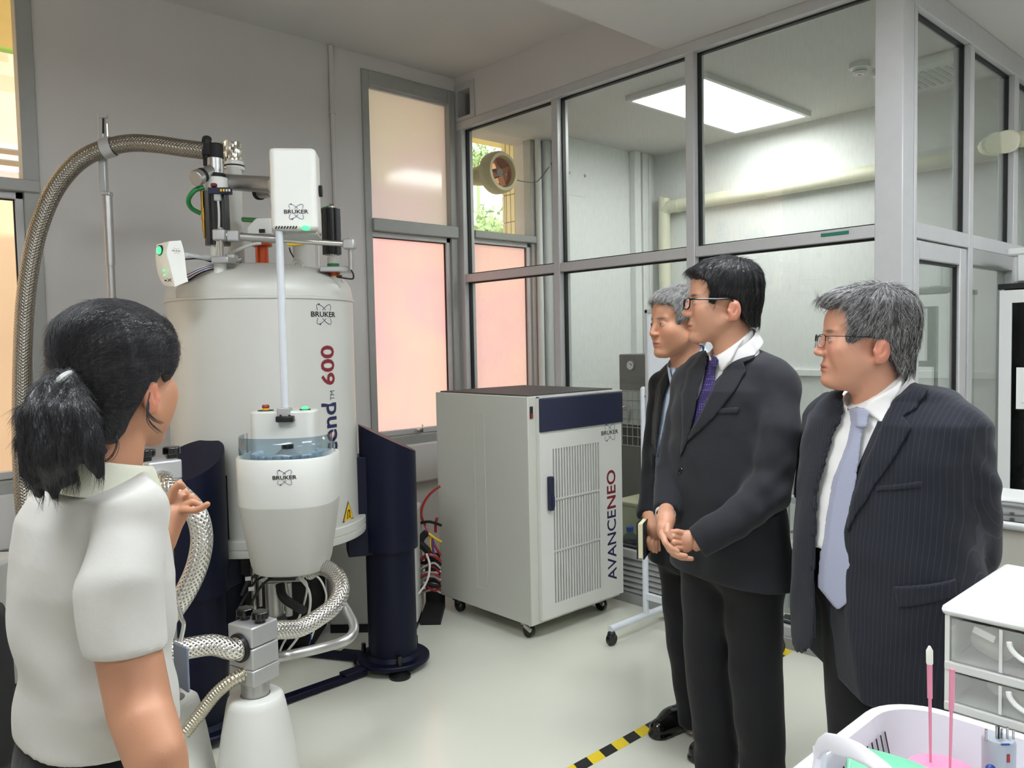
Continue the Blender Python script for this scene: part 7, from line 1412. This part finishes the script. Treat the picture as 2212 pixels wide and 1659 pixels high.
    core = lambda p: smin(smin(np.maximum(tor(p, -.045), WAIST-p[:, 2]), np.minimum(chain(p, slv, [.04, .042, .04]), np.minimum(cap(p, nb, shL, .035, .035), chain(p, lar, [.03, .026, .022, .018]))), .04), np.minimum(cap(p, at(150, 1650, 1.42), at(160, 2300, 1.42), .08, .05), cap(p, at(290, 1650, 1.34), at(280, 2350, 1.34), .08, .05)), .03)
    lo, hi = hd.bounds(); al, ah = pbox([(230, 1360), (430, 1960)], 1.14, .14); ll, lh_ = pbox([(300, 1020), (460, 1210)], 1.66, .12); cl, ch_ = pbox([(0, 1000), (420, 2380)], K, .3)
    smesh('body', hd.head, lo, hi, .0020, 'skin', Wm, 1, hd.tint, [(limbs, al, ah, .004), (limbs, ll, lh_, .0022), (core, cl, ch_, .014)])
    # trousers
    pel = Loft([(1560, 40, 372), (1640, 34, 372), (1800, 44, 368)], K, .8, F, L, 2.2, top=.01, bot=.03); lgA = [at(285, 1800, 1.34), at(280, 2100, 1.34), at(275, 2480, 1.34)]; lgB = [at(140, 1800, 1.44), at(150, 2100, 1.44), at(155, 2440, 1.44)]
    def tr(p): d = smin(pel(p), chain(p, lgA, [.09, .07, .06]), .04); return np.maximum(smin(d, chain(p, lgB, [.09, .07, .06]), .02), .02-p[:, 2])
    lo, hi = pbox([(0, 1540), (420, 2560)], K, .35); lo[2] = 0; smesh('trousers', tr, lo, hi, .012, 'trouser_black', Wm, 2)
    for q in (lgA[2], lgB[2]): shoe(q+F*.15, q-F*.08, .07, Wm)
    # hair and ponytail
    prof = [(.094, .100), (.086, .082), (.072, .060), (.058, .030), (.046, .008), (.030, -.004), (.010, .014), (-.006, .012), (-.022, -.004), (-.040, -.026), (-.052, -.052), (-.066, -.080), (-.082, -.098), (-.15, -.09), (-.18, .2), (.1, .2)]
    tie = at(146, 828, 1.25)
    def bunch(d, p, q): return d
    hr = hd.hair('hair', prof, .013, 'hair_soft_black', Wm, top=.010, amp=.0010, back=.006, h=.003)
    kq = 1.20; pt = [at(150, 824, 1.245), at(120, 850, 1.225), at(103, 905, 1.205), at(112, 975, 1.195), at(138, 1030, 1.20)]
    rs = [.017, .030, .040, .038, .018]; side = [at(152, 838, 1.24), at(165, 900, 1.205), at(185, 965, 1.20), at(216, 1024, 1.205)]; s2 = [at(118, 900, 1.215), at(76, 955, 1.21), at(70, 1025, 1.205), at(86, 1068, 1.205)]; s3 = [at(105, 960, 1.20), at(96, 1030, 1.195), at(118, 1070, 1.195)]
    def pony(p):
        d = chain(p, pt, rs); d = smin(d, chain(p, side, [.018, .026, .024, .006]), .02); d = smin(d, chain(p, s2, [.026, .022, .015, .005]), .02); d = smin(d, chain(p, s3, [.026, .017, .005]), .015); d = smin(d, cap(p, tie, hd.wld((.0, -.075, -.0)), .018, .05), .03)
        a = p@RH*1.; return d+.0022*np.sin(a*210+p[:, 2]*60+2*np.sin(p[:, 2]*30))+.0012*np.sin(a*420-p[:, 2]*80)
    lo, hi = pbox([(30, 780), (260, 1090)], 1.25, .12); pn = smesh('ponytail', pony, lo, hi, .0032, 'hair_soft_black', Wm, 1)
    MB().tube([at(143, 828, 1.235)+(ZZ*.72+RH*.45)*math.cos(a)*.021+FH*math.sin(a)*.024 for a in np.linspace(0, 2*math.pi, 28)], .006, 8).build('hair_tie', 'grille_grey', Wm)
    fl_ = lambda P: (tie-P)*np.array([1, 1, .6])
    strands('hair_strands', hr, hd, 7000, 'hair_dark', Wm, (.02, .045), .0, .0003, flow=fl_, seed=8); strands('hair_strands', pn, hd, 6000, 'hair_dark', Wm, (.015, .035), .0, .0003, rad=.3, flow=lambda P: np.tile(-ZZ+RH*.15, (len(P), 1)), seed=9)
    rng = np.random.RandomState(4)
    for base in ([(324, 850, 1.262), (318, 885, 1.252), (332, 905, 1.25), (352, 914, 1.25)], [(320, 870, 1.258), (320, 910, 1.25), (345, 936, 1.25)], [(248, 930, 1.27), (253, 962, 1.25), (240, 988, 1.245), (214, 1002, 1.245)]):
        b = MB()
        for j in range(9): o_ = rng.normal(0, 3.5, 2); b.tube(spline([at(q[0]+o_[0]*(.3+.3*i), q[1]+o_[1]*.6, q[2]) for i, q in enumerate(base)], 6), .0005, 4, rfn=lambda L_, s_: .0006*(1-.7*s_))
        o = b.build('loose_lock', 'hair_dark', Wm); o['kind'] = 'stuff'
    MB().tube(spline([at(198, 950, 1.30), at(212, 966, 1.28), at(225, 975, 1.27)], 6), .006, 8).build('lanyard', 'ink_navy', Wm)
    bd = MB().box(at(392, 1440, 1.5), (.006, .06, .085), np.stack([F, L, ZZ], 1)).build('badge', 'door_card', Wm, bevel=.003); MB().tube(spline([at(385, 1310, 1.5), at(392, 1335, 1.5), at(397, 1350, 1.5), at(390, 1385, 1.5)], 5), .004, 8).build('badge_clip', 'chrome', Wm)
mat('door_card', (120, 130, 150), .3)
woman()
